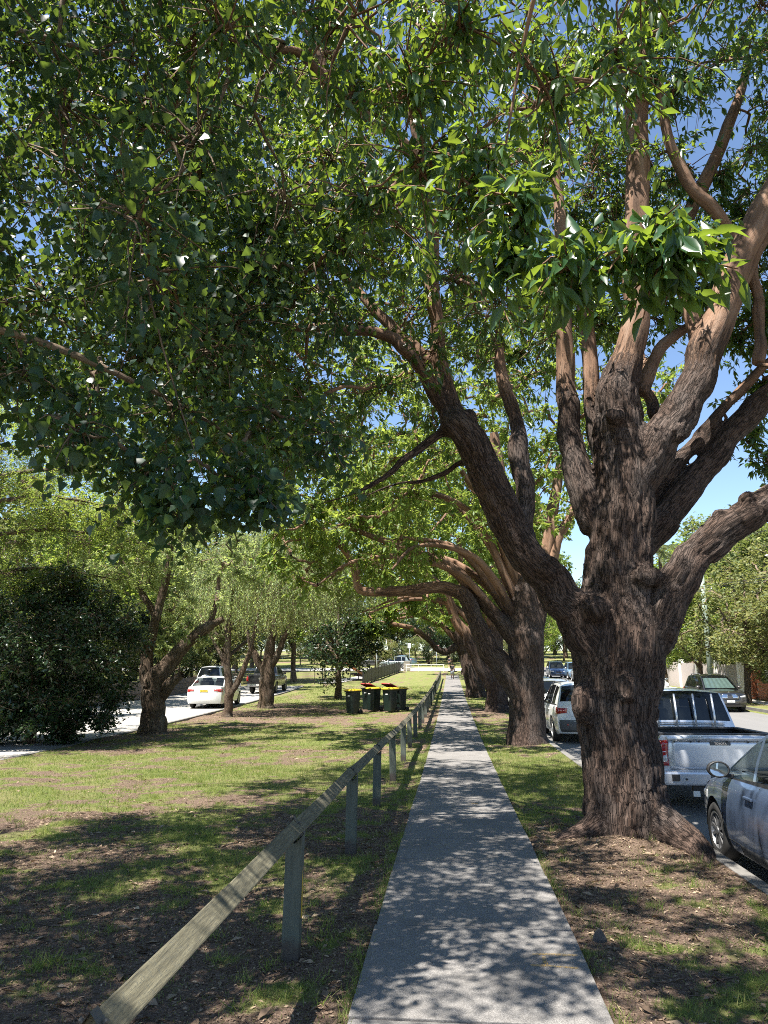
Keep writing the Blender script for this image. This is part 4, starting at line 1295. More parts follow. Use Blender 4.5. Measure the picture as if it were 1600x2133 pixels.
def weeping(name, label, base, limbs, c, r, n, seed, mat, length=(0.8, 2.0), leaf=(0.09, 0.15), wl=0.26, per=26, zmin=1.8):
    """a crown of hanging strands set with narrow leaves"""
    g = np.random.default_rng(seed)
    t = tag(empty(name, base), label, 'tree')
    _, sk = wood_tubes('trunk', limbs, (0, 0, 0), M['bark_grey'], t, (90, 99), 12, 0.12, seed)
    c, r = np.array(c, float), np.array(r, float)
    v = nrm(g.normal(size=(n, 3))) * g.uniform(0.45, 1.0, (n, 1))
    v[:, 2] = np.abs(v[:, 2]) * 1.0 - 0.25
    top = c + v * r
    ln = g.uniform(*length, n)
    out = v * np.array([1, 1, 0]) * 0.35
    tt = np.linspace(0, 1, 6)[None, :, None]
    P = top[:, None] + out[:, None] * tt * ln[:, None, None] * 0.6 + np.array([0, 0, -1.0]) * (tt ** 1.3) * ln[:, None, None]
    P += np.cumsum(g.normal(size=(n, 6, 3)) * 0.03, axis=1)
    P[..., 2] = np.maximum(P[..., 2], zmin + 0.3 * g.random((n, 1)))
    f = Foliage(seed + 1)
    # boughs carrying the strands
    src = sk[sk[:, 3] < 0.14, :3]
    sel = g.choice(n, min(n, 90), replace=False)
    BP = []
    for i in sel:
        a = src[np.argmin(np.linalg.norm(src - top[i], axis=1))]
        q = np.linspace(0, 1, 6)[:, None]
        m_ = (a + top[i]) / 2 + np.array([0, 0, 0.25 * np.linalg.norm(a - top[i])])
        BP.append((1 - q) ** 2 * a + 2 * q * (1 - q) * m_ + q ** 2 * top[i])
    f.tubes.append(batch_tubes(np.array(BP), np.linspace(0.035, 0.008, 6)[None].repeat(len(BP), 0), 5))
    f.tubes.append(batch_tubes(P[:, ::5], np.linspace(0.006, 0.003, 2)[None].repeat(n, 0), 3))
    u = g.uniform(0, 4.999, (n, per))
    k = u.astype(int); fr = (u - k)[..., None]
    ar = np.arange(n)[:, None]
    Q = (P[ar, k] * (1 - fr) + P[ar, k + 1] * fr).reshape(-1, 3)
    D = nrm(g.normal(size=Q.shape)) * np.array([0.8, 0.8, 0.5]) + np.array([0, 0, -0.75])
    L = g.uniform(*leaf, len(Q))
    f.P.append(Q); f.D.append(D); f.N.append(g.normal(size=Q.shape)); f.L.append(L); f.W.append(L * wl * g.uniform(0.8, 1.3, len(Q)))
    f.build(t, mat, T_QUAD, M['bark_grey'])
    return t


b6 = (-9.3, 30.3, gzf(-9.3, 30.3))
weeping('slender_tree', 'slender forked pale-trunked tree standing in front of the white sedan', b6,
        [[(0, 0, -0.2, 0.27), (0, 0, 0.15, 0.22), (0.05, 0, 0.9, 0.2), (0.0, 0, 1.25, 0.17), (-0.1, 0, 2.2, 0.14), (-0.15, 0.1, 3.4, 0.11), (-0.1, 0.2, 5.0, 0.07)],
         [(0.1, 0, 0.95, 0.14), (0.45, 0.05, 1.6, 0.12), (0.75, 0.1, 2.4, 0.10), (0.95, 0.2, 3.4, 0.08), (1.1, 0.3, 4.6, 0.05)],
         [(-0.1, 0, 2.0, 0.09), (-0.6, 0.1, 2.8, 0.07), (-1.2, 0.2, 3.7, 0.04)]],
        (0.9, 0.8, 5.6), (3.4, 2.8, 3.4), 1700, 41, M['leaf_weep'], (0.7, 1.9), per=24)
b7 = (-9.1, 35.9, gzf(-9.1, 35.9))
weeping('weeping_tree', 'weeping tree with thick dark twin-stemmed trunk behind the slender one', b7,
        [[(0, 0, -0.2, 0.46), (0, 0, 0.2, 0.38), (0, 0, 1.2, 0.36), (0.05, 0, 2.2, 0.3), (0.2, 0, 3.4, 0.2), (0.3, 0, 5.2, 0.12), (0.4, 0, 7.0, 0.06)],
         [(-0.05, 0, 1.5, 0.22), (-0.5, 0, 2.3, 0.18), (-0.9, 0.1, 3.1, 0.13), (-1.4, 0.2, 4.4, 0.07)],
         [(0.05, 0, 1.8, 0.2), (0.5, 0, 2.6, 0.16), (0.9, 0.1, 3.6, 0.12), (1.6, 0.2, 5.0, 0.06)]],
        (1.3, 0.2, 7.0), (4.2, 3.4, 4.0), 2300, 43, M['leaf_weep'], (0.8, 2.4), (0.10, 0.17), per=26)

# dark evergreen behind the weeping tree
ev = far_tree_proto(51, M['leaf_dark'], M['bark_grey'], 7.0, 2.5, 44, (0.16, 0.25), 0.0, 0.16, 0.2, 15, 3, 6)
place(ev, -6.9, 44.5, 0.3, 1.0, 'dark evergreen tree with low dense crown beside the playground fence', first=True, name='evergreen_tree')

# feathery tree at the left edge: sprays of fine twigs
fx = (-14.2, 15.2, gzf(-14.2, 15.2))
feath = tag(empty('feathery_tree', fx), 'feathery yellow-green tree with long fine sprays reaching in at the left edge', 'tree')
LF = [[(0, 0, -0.2, 0.34), (0, 0, 1.0, 0.27), (0.2, 0.2, 3.0, 0.22), (0.5, 0.5, 5.0, 0.15), (0.8, 0.8, 7.6, 0.07)]]
for k, (dx, dy, z0, z1) in enumerate([(5.0, 5.2, 4.0, 5.6), (6.0, 2.6, 4.6, 6.0), (4.2, 5.8, 3.0, 4.6), (5.4, 4.2, 5.4, 7.2), (3.6, 4.8, 6.0, 8.2)]):
    LF.append([(0.15, 0.15, z0 - 0.4, 0.12), (dx * .3, dy * .3, z0 + 0.9, 0.08), (dx * .65, dy * .65, (z0 + z1) / 2 + 0.9, 0.045), (dx, dy, z1, 0.012)])
_, skf = wood_tubes('trunk', LF, (0, 0, 0), M['bark_grey'], feath, (90, 99), 9)
ff = Foliage(33)
sp = skf[(skf[:, 3] < 0.075)]
lobf = [(p[:3] + G.normal(size=3) * np.array([.5, .5, .3]), G.uniform(0.5, 0.9)) for p in np.repeat(sp, 2, 0)]
ff.grow(skf[:, :3], lobf, 16, 4, 7, (0.055, 0.10), 0.32, 0.2, rose=False, br=(0.015, 0.006), sag=0.35, flat=0.35)
lobf2 = lobes_in(G, 70, (3.2, 4.8, 9.0), (4.6, 4.4, 3.4), (0.6, 1.1), 0.3)
ff.grow(skf[:, :3], lobf2, 14, 3, 7, (0.09, 0.15), 0.36, 0.25, rose=False, br=(0.03, 0.008), sag=0.25)
ff.build(feath, M['leaf_sun'], T_QUAD, M['bark_grey'])

# background trees: three kinds, set out as they stand
pa = far_tree_proto(61, M['leaf_far'], M['bark_grey'], 10.0, 4.6, 58, (0.24, 0.36))
pb = far_tree_proto(63, M['leaf_olive'], M['bark_grey'], 8.0, 4.2, 52, (0.18, 0.28), 0.4, 0.22)
pc = far_tree_proto(65, M['leaf_sun'], M['bark_grey'], 11.0, 4.2, 56, (0.24, 0.36), 0.2, 0.25)
pd = far_tree_proto(67, M['leaf_dark'], M['bark_grey'], 9.0, 4.4, 56, (0.22, 0.34), 0.2, 0.18)
used = set()
BG = [
    # behind the driveway, left
    (pa, -20.5, 27, 0.4, 1.05, 'tall mid-green tree behind the dense bush'),
    (pc, -18.8, 36, 1.4, 1.0, 'yellow-green tree behind the driveway wall, above the leaning tree'),
    (pa, -21.0, 45, 2.2, 1.2, 'tall green tree beyond the parked white four-wheel drive'),
    (pb, -17.6, 56, 0.9, 1.3, 'pale olive tree beyond the black pickup'),
    (pc, -15.0, 70, 2.9, 1.25, 'bright green tree standing behind the playground slope'),
    (pa, -22.0, 66, 4.0, 1.5, 'large green tree at the back of the playground'),
    (pd, -27.0, 55, 1.0, 1.4, 'dark tree high behind the driveway trees'),
    (pc, -24.0, 20, 3.3, 1.1, 'sunlit tree at the far left behind the feathery sprays'),
    # far end
    (pb, -9.5, 92, 0.2, 0.62, 'small pale olive tree by the lamp post past the playground'),
    (pd, -3.8, 124, 1.3, 1.1, 'dark tree on the bank beyond the cross street'),
    (pd, 0.5, 136, 2.3, 1.25, 'dark tree closing the end of the footpath'),
    (pa, -11.0, 131, 0.6, 1.2, 'green tree on the grassy bank left of the cross street'),
    (pd, 6.0, 150, 0.8, 1.5, 'large dark tree behind the end of the street'),
    (pa, -20.0, 122, 2.0, 1.4, 'green tree on the far slope behind the parked hatchbacks'),
    (pc, -30.0, 110, 1.1, 1.5, 'bright tree beyond the playground at the far left'),
    (pb, 8.8, 112, 2.5, 0.8, 'olive tree where the street bends away'),
    (pc, 12.0, 102, 0.5, 0.75, 'round bright green tree at the far bend of the street'),
    # across the road
    (pb, 19.5, 46, 0.5, 1.15, 'olive tree over the dark four-wheel drive, across the road'),
    (pb, 17.6, 40.5, 2.4, 0.78, 'leaning olive tree next to the brick pillar'),
    (pc, 15.2, 55, 1.8, 0.55, 'small tree in front of the pale wall across the road'),
    (pb, 15.6, 41.8, 5.2, 0.86, 'olive tree hiding the upper part of the pale green pole'),
    (pb, 18.9, 37.4, 0.4, 1.05, 'broad olive tree leaning over the brick wall at the right edge'),
    (pc, 15.8, 49.5, 3.6, 0.72, 'small bright tree between the pole and the pale wall'),
    (pa, 21.5, 52.0, 2.6, 1.15, 'mid-green tree rising behind the brick pillar'),
    (pa, 24.5, 62, 1.0, 1.35, 'tall green tree behind the pale wall across the road'),
    (pb, 17.5, 66, 3.1, 1.0, 'yellowish tree further up the far side of the road'),
    (pb, 27.5, 50, 4.2, 1.3, 'spreading olive tree above the white wall at the right edge'),
    (pa, 33.0, 85, 0.3, 1.9, 'great green tree on the rise at the right edge'),
    (pc, 22.0, 84, 2.0, 1.25, 'bright tree below the palm, across the road'),
]
for (p, x, yv, rz, s, lab) in BG:
    first = id(p) not in used
    used.add(id(p))
    place(p, x, yv, rz, s, lab, 'tree', 'background trees', first, name='broad_tree')


GBELT = 'wooded belt closing off the view'
gb = np.random.default_rng(99)
spots = []
for k in range(17): spots.append((-52 + k * 6.2 + gb.uniform(-2, 2), gb.uniform(138, 152), 0))
for k in range(12): spots.append((-50 + k * 9.0 + gb.uniform(-2, 2), gb.uniform(156, 170), 0))
for k in range(9): spots.append((gb.uniform(-36, -29), 16 + k * 11 + gb.uniform(-2, 2), 1))
for k in range(9): spots.append((gb.uniform(30, 38), 34 + k * 11 + gb.uniform(-2, 2), 2))
lab3 = ['dark woodland tree in the belt across the far end of the street', 'tree in the green belt high behind the driveway', 'tree on the wooded rise behind the houses across the road']
for k, (x, yv, q) in enumerate(spots):
    place((pd, pa, pd, pc)[k % 4] if q == 0 else (pa, pc, pb)[k % 3], x, yv, gb.uniform(0, 6), gb.uniform(1.3, 1.8), lab3[q], 'tree', GBELT + (' at the far end', ' behind the driveway', ' across the road')[q], name='broad_tree')
# undergrowth: low shrubs that hide the foot of the belts
GU = 'shrubs on the far bank'
for k in range(12):
    place(pd if k % 3 else pa, -24 + k * 3.0 + gb.uniform(-1, 1), 119 + gb.uniform(-2, 5), gb.uniform(0, 6), gb.uniform(.34, .5), 'low leafy shrub on the bank behind the cross street', 'shrub', GU, name='bank_shrub')
for k in range(20):
    place(pd if k % 3 else pa, -58 + k * 6.0 + gb.uniform(-1, 1), 131 + gb.uniform(-2, 4), gb.uniform(0, 6), gb.uniform(.6, .9), 'bushy dark shrub at the foot of the far woodland', 'shrub', 'shrubs under the far woodland', name='woodland_shrub')
for k in range(10):
    place(pd if k % 3 else pa, -27 + gb.uniform(-1, 1), 20 + k * 8.0, gb.uniform(0, 6), gb.uniform(.6, .9), 'tall shrub behind the driveway trees', 'shrub', 'tall shrubs behind the driveway', name='tall_shrub')
for k in range(11):
    place(pa if k % 2 else pd, -20.2 + gb.uniform(-.6, .4), 24 + k * 3.6, gb.uniform(0, 6), gb.uniform(.36, .48), 'shrub growing above the stone retaining wall', 'shrub', 'shrubs above the retaining wall', name='wall_shrub')
for k in range(9):
    place(pb if k % 2 else pa, 20.0 + gb.uniform(-.8, .8), 37 + k * 5.0, gb.uniform(0, 6), gb.uniform(.34, .5), 'garden shrub behind the walls across the road', 'shrub', 'shrubs behind the garden walls', name='garden_shrub')

# palm
px_, py_ = 21.5, 78.0
palm = tag(empty('palm_tree', (px_, py_, gzf(px_, py_))), 'tall feathery palm against the sky across the road', 'palm')
wood_tubes('trunk', [[(0, 0, -0.2, 0.3), (0, 0, 1, 0.24), (0.2, 0, 7, 0.2), (0.4, 0, 13.0, 0.17)]], (0, 0, 0), M['bark_grey'], palm, (90, 99), 9)
for k in range(16):
    a = k * 2.4
    el = G.uniform(-0.1, 1.15)
    n = 26
    t = np.linspace(0, 1, n)
    Lf = G.uniform(2.6, 3.3)
    h = np.array([math.cos(a), math.sin(a), 0])
    C_ = np.array([0.4, 0, 13.0]) + h * (t * Lf * math.cos(el * 0.6))[:, None] + np.array([0, 0, 1.0]) * (Lf * (math.sin(el) * t - 0.75 * t ** 2))[:, None]
    V0, F0, _, _ = tube_np(C_, np.linspace(0.03, 0.008, n), 3)
    Tn = nrm(np.gradient(C_, axis=0))
    sd = np.cross(Tn, np.array([0, 0, 1.0]))
    Pp = np.vstack([C_[2:], C_[2:]]); Dd = np.vstack([sd[2:] + Tn[2:] * 0.5, -sd[2:] + Tn[2:] * 0.5]); Dd[:, 2] -= 0.5
    Lp = np.concatenate([0.75 * np.sin(np.pi * (0.15 + 0.8 * t[2:]))] * 2)
    V1, F1 = leaves_np(Pp, Dd, np.tile([0, 0, 1.0], (len(Pp), 1)) + G.normal(size=Pp.shape) * .2, Lp, np.full(len(Pp), 0.06), T_QUAD)
    me = mesh_np('frond', np.vstack([V0, V1]), [F0, F1 + len(V0)])
    link('frond', me, M['leaf_palm'], palm)

# ================================================================== VEHICLES
def paint(name, col, metal=0.0, rough=0.35):
    m, nt, b = new_mat(name)
    oc = nt.nodes.new('ShaderNodeTexCoord').outputs['Object']
    n = noise(nt, oc, 2.5, 5, 0.6)
    z = nt.nodes.new('ShaderNodeSeparateXYZ')
    nt.links.new(oc, z.inputs[0])
    dust = math_(nt, 'MULTIPLY', ramp(nt, z.outputs[2], [(0.25, (1, 1, 1)), (0.75, (0.12, 0.12, 0.12))]).outputs[0], n)
    nt.links.new(mix(nt, math_(nt, 'MULTIPLY', dust, 0.35), col, (0.23, 0.20, 0.16)), b.inputs['Base Color'])
    b.inputs['Metallic'].default_value = metal
    nt.links.new(math_(nt, 'ADD', math_(nt, 'MULTIPLY', n, 0.12), rough - 0.06), b.inputs['Roughness'])
    b.inputs['Coat Weight'].default_value = 0.8
    b.inputs['Coat Roughness'].default_value = 0.06
    return m


def glass_mat(name, tint, mixf):
    m, nt, b = new_mat(name)
    b.inputs['Base Color'].default_value = (0.008, 0.010, 0.011, 1)
    b.inputs['Roughness'].default_value = 0.04
    b.inputs['Specular IOR Level'].default_value = 0.7
    t = nt.nodes.new('ShaderNodeBsdfTransparent')
    t.inputs['Color'].default_value = (*tint, 1)
    mx = nt.nodes.new('ShaderNodeMixShader')
    mx.inputs[0].default_value = mixf
    nt.links.new(b.outputs[0], mx.inputs[1]); nt.links.new(t.outputs[0], mx.inputs[2])
    nt.links.new(mx.outputs[0], nt.nodes['Material Output'].inputs['Surface'])
    return m


def lens(name, col, rough=0.12):
    m, nt, b = new_mat(name)
    oc = nt.nodes.new('ShaderNodeTexCoord').outputs['Object']
    w = nt.nodes.new('ShaderNodeTexVoronoi'); w.inputs['Scale'].default_value = 45
    nt.links.new(oc, w.inputs['Vector'])
    nt.links.new(mix(nt, w.outputs['Distance'], tuple(x * 0.55 for x in col), col), b.inputs['Base Color'])
    b.inputs['Roughness'].default_value = rough
    b.inputs['Coat Weight'].default_value = 1.0
    b.inputs['Coat Roughness'].default_value = 0.03
    return m


M['glass'] = glass_mat('car_glass', (0.70, 0.75, 0.74), 0.66)
M['glass_dark'] = glass_mat('dark_car_glass', (0.12, 0.13, 0.14), 0.35)
M['tyre'] = plain('tyre_rubber', (0.022, 0.021, 0.020), 0.8, var=0.25, scale=9)
M['rim'] = plain('alloy', (0.42, 0.42, 0.42), 0.35, 0.75, scale=8)
M['rim_dark'] = plain('dull_alloy', (0.20, 0.20, 0.205), 0.4, 0.7, scale=8)
M['black_plastic'] = plain('black_plastic', (0.018, 0.018, 0.019), 0.55, var=0.2)
M['grey_plastic'] = plain('grey_plastic', (0.085, 0.088, 0.092), 0.55, var=0.15)
M['chrome'] = plain('chrome', (0.72, 0.72, 0.72), 0.12, 1.0, var=0.05)
M['lamp_red'] = lens('red_lens', (0.42, 0.012, 0.010))
M['lamp_clear'] = lens('clear_lens', (0.62, 0.62, 0.62))
M['lamp_amber'] = lens('amber_lens', (0.55, 0.17, 0.02))
M['interior'] = plain('car_interior', (0.045, 0.043, 0.042), 0.8, var=0.2)
M['plate_white'] = plain('white_plate', (0.70, 0.70, 0.66), 0.5, var=0.05)
M['plate_yellow'] = plain('yellow_plate', (0.72, 0.52, 0.06), 0.5, var=0.05)
M['ink'] = plain('plate_ink', (0.02, 0.02, 0.022), 0.6, var=0.05)
M['mirror'] = plain('mirror_glass', (0.86, 0.87, 0.88), 0.02, 1.0, var=0.01)
M['sunshade'] = plain('foil_sunshade', (0.50, 0.66, 0.62), 0.25, 0.6, var=0.3, scale=7)


def text(name, s, size, mat, parent, M4, depth=0.002):
    cu = bpy.data.curves.new(name, 'FONT')
    cu.body = s
    cu.size = size
    cu.align_x = 'CENTER'; cu.align_y = 'CENTER'
    cu.extrude = depth
    cu.materials.append(mat)
    o = bpy.data.objects.new(name, cu)
    COL.objects.link(o)
    dg = bpy.context.evaluated_depsgraph_get()
    me = bpy.data.meshes.new_from_object(o.evaluated_get(dg))
    bpy.data.objects.remove(o)
    me.transform(M4)
    return link(name, me, mat, parent)


def wheel_meshes(r, w, spokes, rim_mat, key):
    mb = MB()
    rr = r * 0.66
    mb.lathe([(rr, -w / 2 + .012), (rr + .02, -w / 2), (r - .03, -w / 2 + .004), (r - .006, -w / 2 + .03), (r, -w / 2 + .055), (r, w / 2 - .055), (r - .006, w / 2 - .03), (r - .03, w / 2 - .004), (rr + .02, w / 2), (rr, w / 2 - .012)], 30, 'y', close=True)
    ty = mb.mesh('tyre_' + key, True)
    ty.materials.append(M['tyre'])
    mb = MB()
    mb.lathe([(rr + .004, w / 2 - .008), (rr - .018, w / 2 - .006), (rr - .03, w / 2 - .04), (rr - .035, -w / 2 + .03)], 30, 'y')
    for k in range(spokes):
        a = 2 * math.pi * k / spokes
        rot = Matrix.Rotation(a, 3, 'Y')
        c = rot @ Vector(((rr - .01) * 0.53, w / 2 - .026, 0))
        mb.box(c, ((rr - .02) * 0.98, .02, rr * (0.26 if spokes < 7 else 0.15)), rot)
    mb.lathe([(0.002, w / 2 - .006), (rr * .2, w / 2 - .008), (rr * .26, w / 2 - .03)], 14, 'y')
    ri = mb.mesh('rim_' + key)
    ri.materials.append(rim_mat)
    mb = MB()
    mb.lathe([(0.01, w / 2 - .07), (rr - .03, w / 2 - .07)], 24, 'y')
    di = mb.mesh('disc_' + key)
    di.materials.append(M['black_plastic'])
    return ty, ri, di


WCACHE = {}


def smoothstep(a, b, x):
    t = np.clip((x - a) / (b - a), 0, 1)
    return t * t * (3 - 2 * t)


class Car:
    def __init__(s, name, label, cat, group, p):
        s.p = p
        s.root = tag(empty(name), label, cat, group)
        L = p['L']
        s.bf, s.br = p.get('bulge', (0.16, 0.08))
        s.x0, s.x1 = -L / 2 + s.br, L / 2 - s.bf
        s.W = p['W']
        tp = np.array(p['top'], float)
        s.tx, s.tz = tp[:, 0], tp[:, 1]
        s.zb = p.get('zb', 0.22)
        s.axf, s.axr = L / 2 - p['fo'], L / 2 - p['fo'] - p['wb']
        s.body()
        if 'gh' in p: s.green()
        s.wheels()

    def top(s, x):
        z = 0
        for d, w in ((-.08, .2), (-.04, .2), (0, .2), (.04, .2), (.08, .2)):
            z = z + w * np.interp(x + d, s.tx, s.tz)
        return z

    def bot(s, x):
        u = np.abs(np.asarray(x, float)) / (s.p['L'] / 2)
        return s.zb + 0.06 * smoothstep(0.86, 1.0, u)

    def plan(s, x):
        u = np.asarray(x, float) / (s.p['L'] / 2)
        k = s.p.get('taper', (0.20, 0.10))
        return s.W / 2 * np.where(u > 0, 1 - k[0] * np.abs(u) ** 4.5, 1 - k[1] * np.abs(u) ** 5)

    def half(s, x, z):
        zt, zb = s.top(x), s.bot(x)
        t = np.clip((z - zb) / np.maximum(zt - zb, 1e-3), 0, 1)
        sec = np.interp(t, [0, .12, .35, .55, .68, .72, .85, .95, 1], s.p.get('sec', [.93, .965, .99, 1.0, 1.0, .992, .985, .965, .93]))
        return s.plan(x) * sec

    def xend(s, sign, y, z):
        xe = s.x1 if sign > 0 else s.x0
        w = s.half(np.full_like(np.asarray(z, float), xe), z)
        bl = s.bf if sign > 0 else s.br
        zt, zb = s.top(np.array([xe]))[0], s.bot(np.array([xe]))[0]
        t = np.clip((np.asarray(z) - zb) / (zt - zb), 0, 1)
        vert = np.interp(t, [0, .2, .45, .6, 1], s.p.get('fcurve' if sign > 0 else 'rcurve', [.75, 1.0, 1.0, .9, .55]))
        return xe + sign * bl * vert * (1 - (np.clip(np.abs(y) / w, 0, 1)) ** 2.4)

    def body(s):
        p = s.p
        xs = np.unique(np.round(np.concatenate([np.linspace(s.x0, s.x1, 96), [s.axf, s.axr]]), 4))
        Ra = p['wr'] + 0.055
        rows = 12
        V, F = [], []
        zt, zb = s.top(xs), s.bot(xs)
        zlow = zb.copy()
        for ax in (s.axf, s.axr):
            dx = np.abs(xs - ax)
            m_ = dx < Ra
            zlow[m_] = np.maximum(zlow[m_], p['wr'] + np.sqrt(np.maximum(Ra ** 2 - dx[m_] ** 2, 0)))
        zlow = np.minimum(zlow, zt - 0.06)
        n = len(xs)
        idx = {}
        for sd in (1, -1):
            o = len(V)
            for r in range(rows):
                t = r / (rows - 1)
                z = zlow + (zt - zlow) * t
                y = s.half(xs, z)
                V += list(zip(xs, sd * y, z))
            for r in range(rows - 1):
                for i in range(n - 1):
                    a = o + r * n + i
                    f = (a, a + 1, a + n + 1, a + n)
                    F.append(f if sd < 0 else f[::-1])
            # arch lip turned inward
            o2 = len(V)
            y0 = s.half(xs, zlow)
            V += list(zip(xs, sd * (y0 - 0.05), zlow + 0.0))
            for i in range(n - 1):
                f = (o + i, o2 + i, o2 + i + 1, o + i + 1)
                F.append(f if sd < 0 else f[::-1])
        # top sheet
        cols = 11
        bed = p.get('bed')
        o = len(V)
        for j in range(cols):
            v = -1 + 2 * j / (cols - 1)
            w = s.half(xs, zt)
            u = xs / (p['L'] / 2)
            xx = xs + np.where(u > 0, s.bf * 0.55 * smoothstep(0.55, 1, u), -s.br * 0.55 * smoothstep(0.6, 1, -u)) * (1 - abs(v) ** 2.4)
            cr = p.get('crown', 0.05) * (1 - v * v)
            V += list(zip(xx, v * w, zt + cr))
        for j in range(cols - 1):
            for i in range(n - 1):
                if bed and bed[0] < xs[i] + .01 and xs[i + 1] - .01 < bed[1]: continue
                a = o + j * n + i
                F.append((a, a + 1, a + n + 1, a + n))
        # ends
        for sign in (1, -1):
            xe = s.x1 if sign > 0 else s.x0
            zt_, zb_ = s.top(np.array([xe]))[0], s.bot(np.array([xe]))[0]
            o = len(V)
            R2, C2 = 12, 15
            for r in range(R2):
                z = zb_ + (zt_ - zb_) * r / (R2 - 1)
                w = s.half(np.array([xe]), np.array([z]))[0]
                for c in range(C2):
                    v = -1 + 2 * c / (C2 - 1)
                    y = v * w
                    x = s.xend(sign, np.array([y]), np.array([z]))[0]
                    crz = p.get('crown', 0.05) * (1 - v * v) * (r / (R2 - 1)) ** 4
                    V.append((x, y, z + crz))
            for r in range(R2 - 1):
                for c in range(C2 - 1):
                    a = o + r * C2 + c
                    f = (a, a + 1, a + C2 + 1, a + C2)
                    F.append(f if sign > 0 else f[::-1])
        mb = MB().add(V, F)
        me = mb.mesh('body', True, fix=False)
        bm = bmesh.new(); bm.from_mesh(me)
        bmesh.ops.remove_doubles(bm, verts=bm.verts, dist=0.004)
        bmesh.ops.recalc_face_normals(bm, faces=bm.faces)
        bm.to_mesh(me); bm.free()
        for q in me.polygons: q.use_smooth = True
        me.set_sharp_from_angle(angle=R_(38))
        s.bodyo = link('body', me, p['paint'], s.root)
        # underside and arch liners
        mb = MB()
        mb.box(((s.x0 + s.x1) / 2, 0, s.zb + 0.06), (s.x1 - s.x0 - 0.1, s.W * 0.66, 0.10))
        for ax in (s.axf, s.axr):
            for sd in (1, -1):
                pr = []
                for k in range(13):
                    a = math.pi * k / 12
                    pr.append((ax + (Ra - .004) * math.cos(a), p['wr'] + (Ra - .004) * math.sin(a)))
                V = [(x, sd * (s.W / 2 - 0.045), z) for x, z in pr] + [(x, sd * (s.W / 2 - 0.34), z) for x, z in pr]
                Fq = [(i, i + 1, i + 14, i + 13) for i in range(12)] + [tuple(range(13, 26))]
                mb.add(V, Fq)
        mb.build('underbody', M['black_plastic'], s.root)
        if bed:
            x0, x1, d = bed
            w = s.W / 2 - 0.07
            zt_ = s.top(np.array([(x0 + x1) / 2]))[0]
            mb = MB()
            for (a, c) in (((x0, -w), (x0, w)), ((x0, w), (x1, w)), ((x1, w), (x1, -w)), ((x1, -w), (x0, -w))):
                mb.add([(a[0], a[1], zt_ - d), (c[0], c[1], zt_ - d), (c[0], c[1], zt_ + .004), (a[0], a[1], zt_ + .004)], [(0, 1, 2, 3)])
            mb.add([(x0, -w, zt_ - d), (x1, -w, zt_ - d), (x1, w, zt_ - d), (x0, w, zt_ - d)], [(0, 1, 2, 3)])
            mb.build('tub_liner', M['black_plastic'], s.root, fix=False)
            mb = MB()
            wo = s.half(np.array([(x0 + x1) / 2]), np.array([zt_]))[0] + 0.01
            hh = 0.035
            mb.box(((x0 + x1) / 2, wo - .045, zt_ + .012), (x1 - x0 + .12, .11, hh)).box(((x0 + x1) / 2, -wo + .045, zt_ + .012), (x1 - x0 + .12, .11, hh))
            mb.box((x0 - .03, 0, zt_ + .013), (.10, 2 * wo - .15, hh)).box((x1 - .03, 0, zt_ + .013), (.08, 2 * wo - .15, hh))
            mb.build('tub_rail', M['black_plastic'], s.root, bevel=0.008)

    def green(s):
        p = s.p
        g = p['gh']
        rb, rr, rf, fb, zr = g['rb'], g['rr'], g['rf'], g['fb'], g['zr']
        wins = g['wins']
        st = list(np.linspace(rb, rr, 7)) + list(np.linspace(rr, rf, 12)) + list(np.linspace(rf, fb, 9))
        for w0, w1, _ in wins: st += [w0, w1]
        st = np.unique(np.round(st, 3))
        st = st[np.concatenate([[True], np.diff(st) > 0.012])]
        zt = s.top(st) + 0.0
        arc = g.get('arc', 0.03)
        um = (st - rr) / (rf - rr)
        zroof = np.where(st > rf, zr - 0.012 + (s.top(fb) - zr + 0.012) * ((st - rf) / (fb - rf)) ** 1.12, np.where(st < rr, zr - arc * .8 + (s.top(rb) - zr + arc * .8) * ((rr - st) / max(rr - rb, 1e-3)) ** g.get('rpow', 1.25), zr - arc * (2 * np.clip(um, 0, 1) - 1.1) ** 2))
        zroof = np.maximum(zroof, zt + 0.0)
        h = zroof - zt
        wb_ = s.half(st, zt) - 0.012
        if 'wpow' in g:
            pass
        tum = g.get('tum', 0.30)
        wr_ = wb_ - tum * h
        T = [0, .07, .13, .5, .86, .93, 1.0]
        Vv = [1, .955, .90, .6, .3, 0, -.3, -.6, -.90, -.955, -1]
        rows = [('s', t, 1) for t in T] + [('t', v, 0) for v in Vv[1:-1]] + [('s', t, -1) for t in T[::-1]]
        n = len(st)
        V = []
        for kind, t, sd in rows:
            if kind == 's':
                bow = 0.035 * math.sin(math.pi * min(t, 1) * 0.8)
                y = sd * (wb_ - tum * h * t + bow * np.minimum(h / 0.4, 1) * (1 - t) * 1.0)
                z = zt + h * t
                x = st
            else:
                y = t * wr_
                cr = g.get('crown', 0.05) * (1 - t * t)
                z = zroof + cr * np.clip(h / 0.35, 0, 1)
                fbul = np.where(st > rf - .2, 0.13 * smoothstep(rf - .2, fb, st), 0) - np.where(st < rr + .1, g.get('rbul', .07) * smoothstep(rr + .1, rb, st), 0)
                x = st + fbul * (1 - t * t)
            V.append(np.column_stack([x, y, z]))
        V = np.array(V)
        parts = {}
        nr = len(rows)
        nS = len(T)
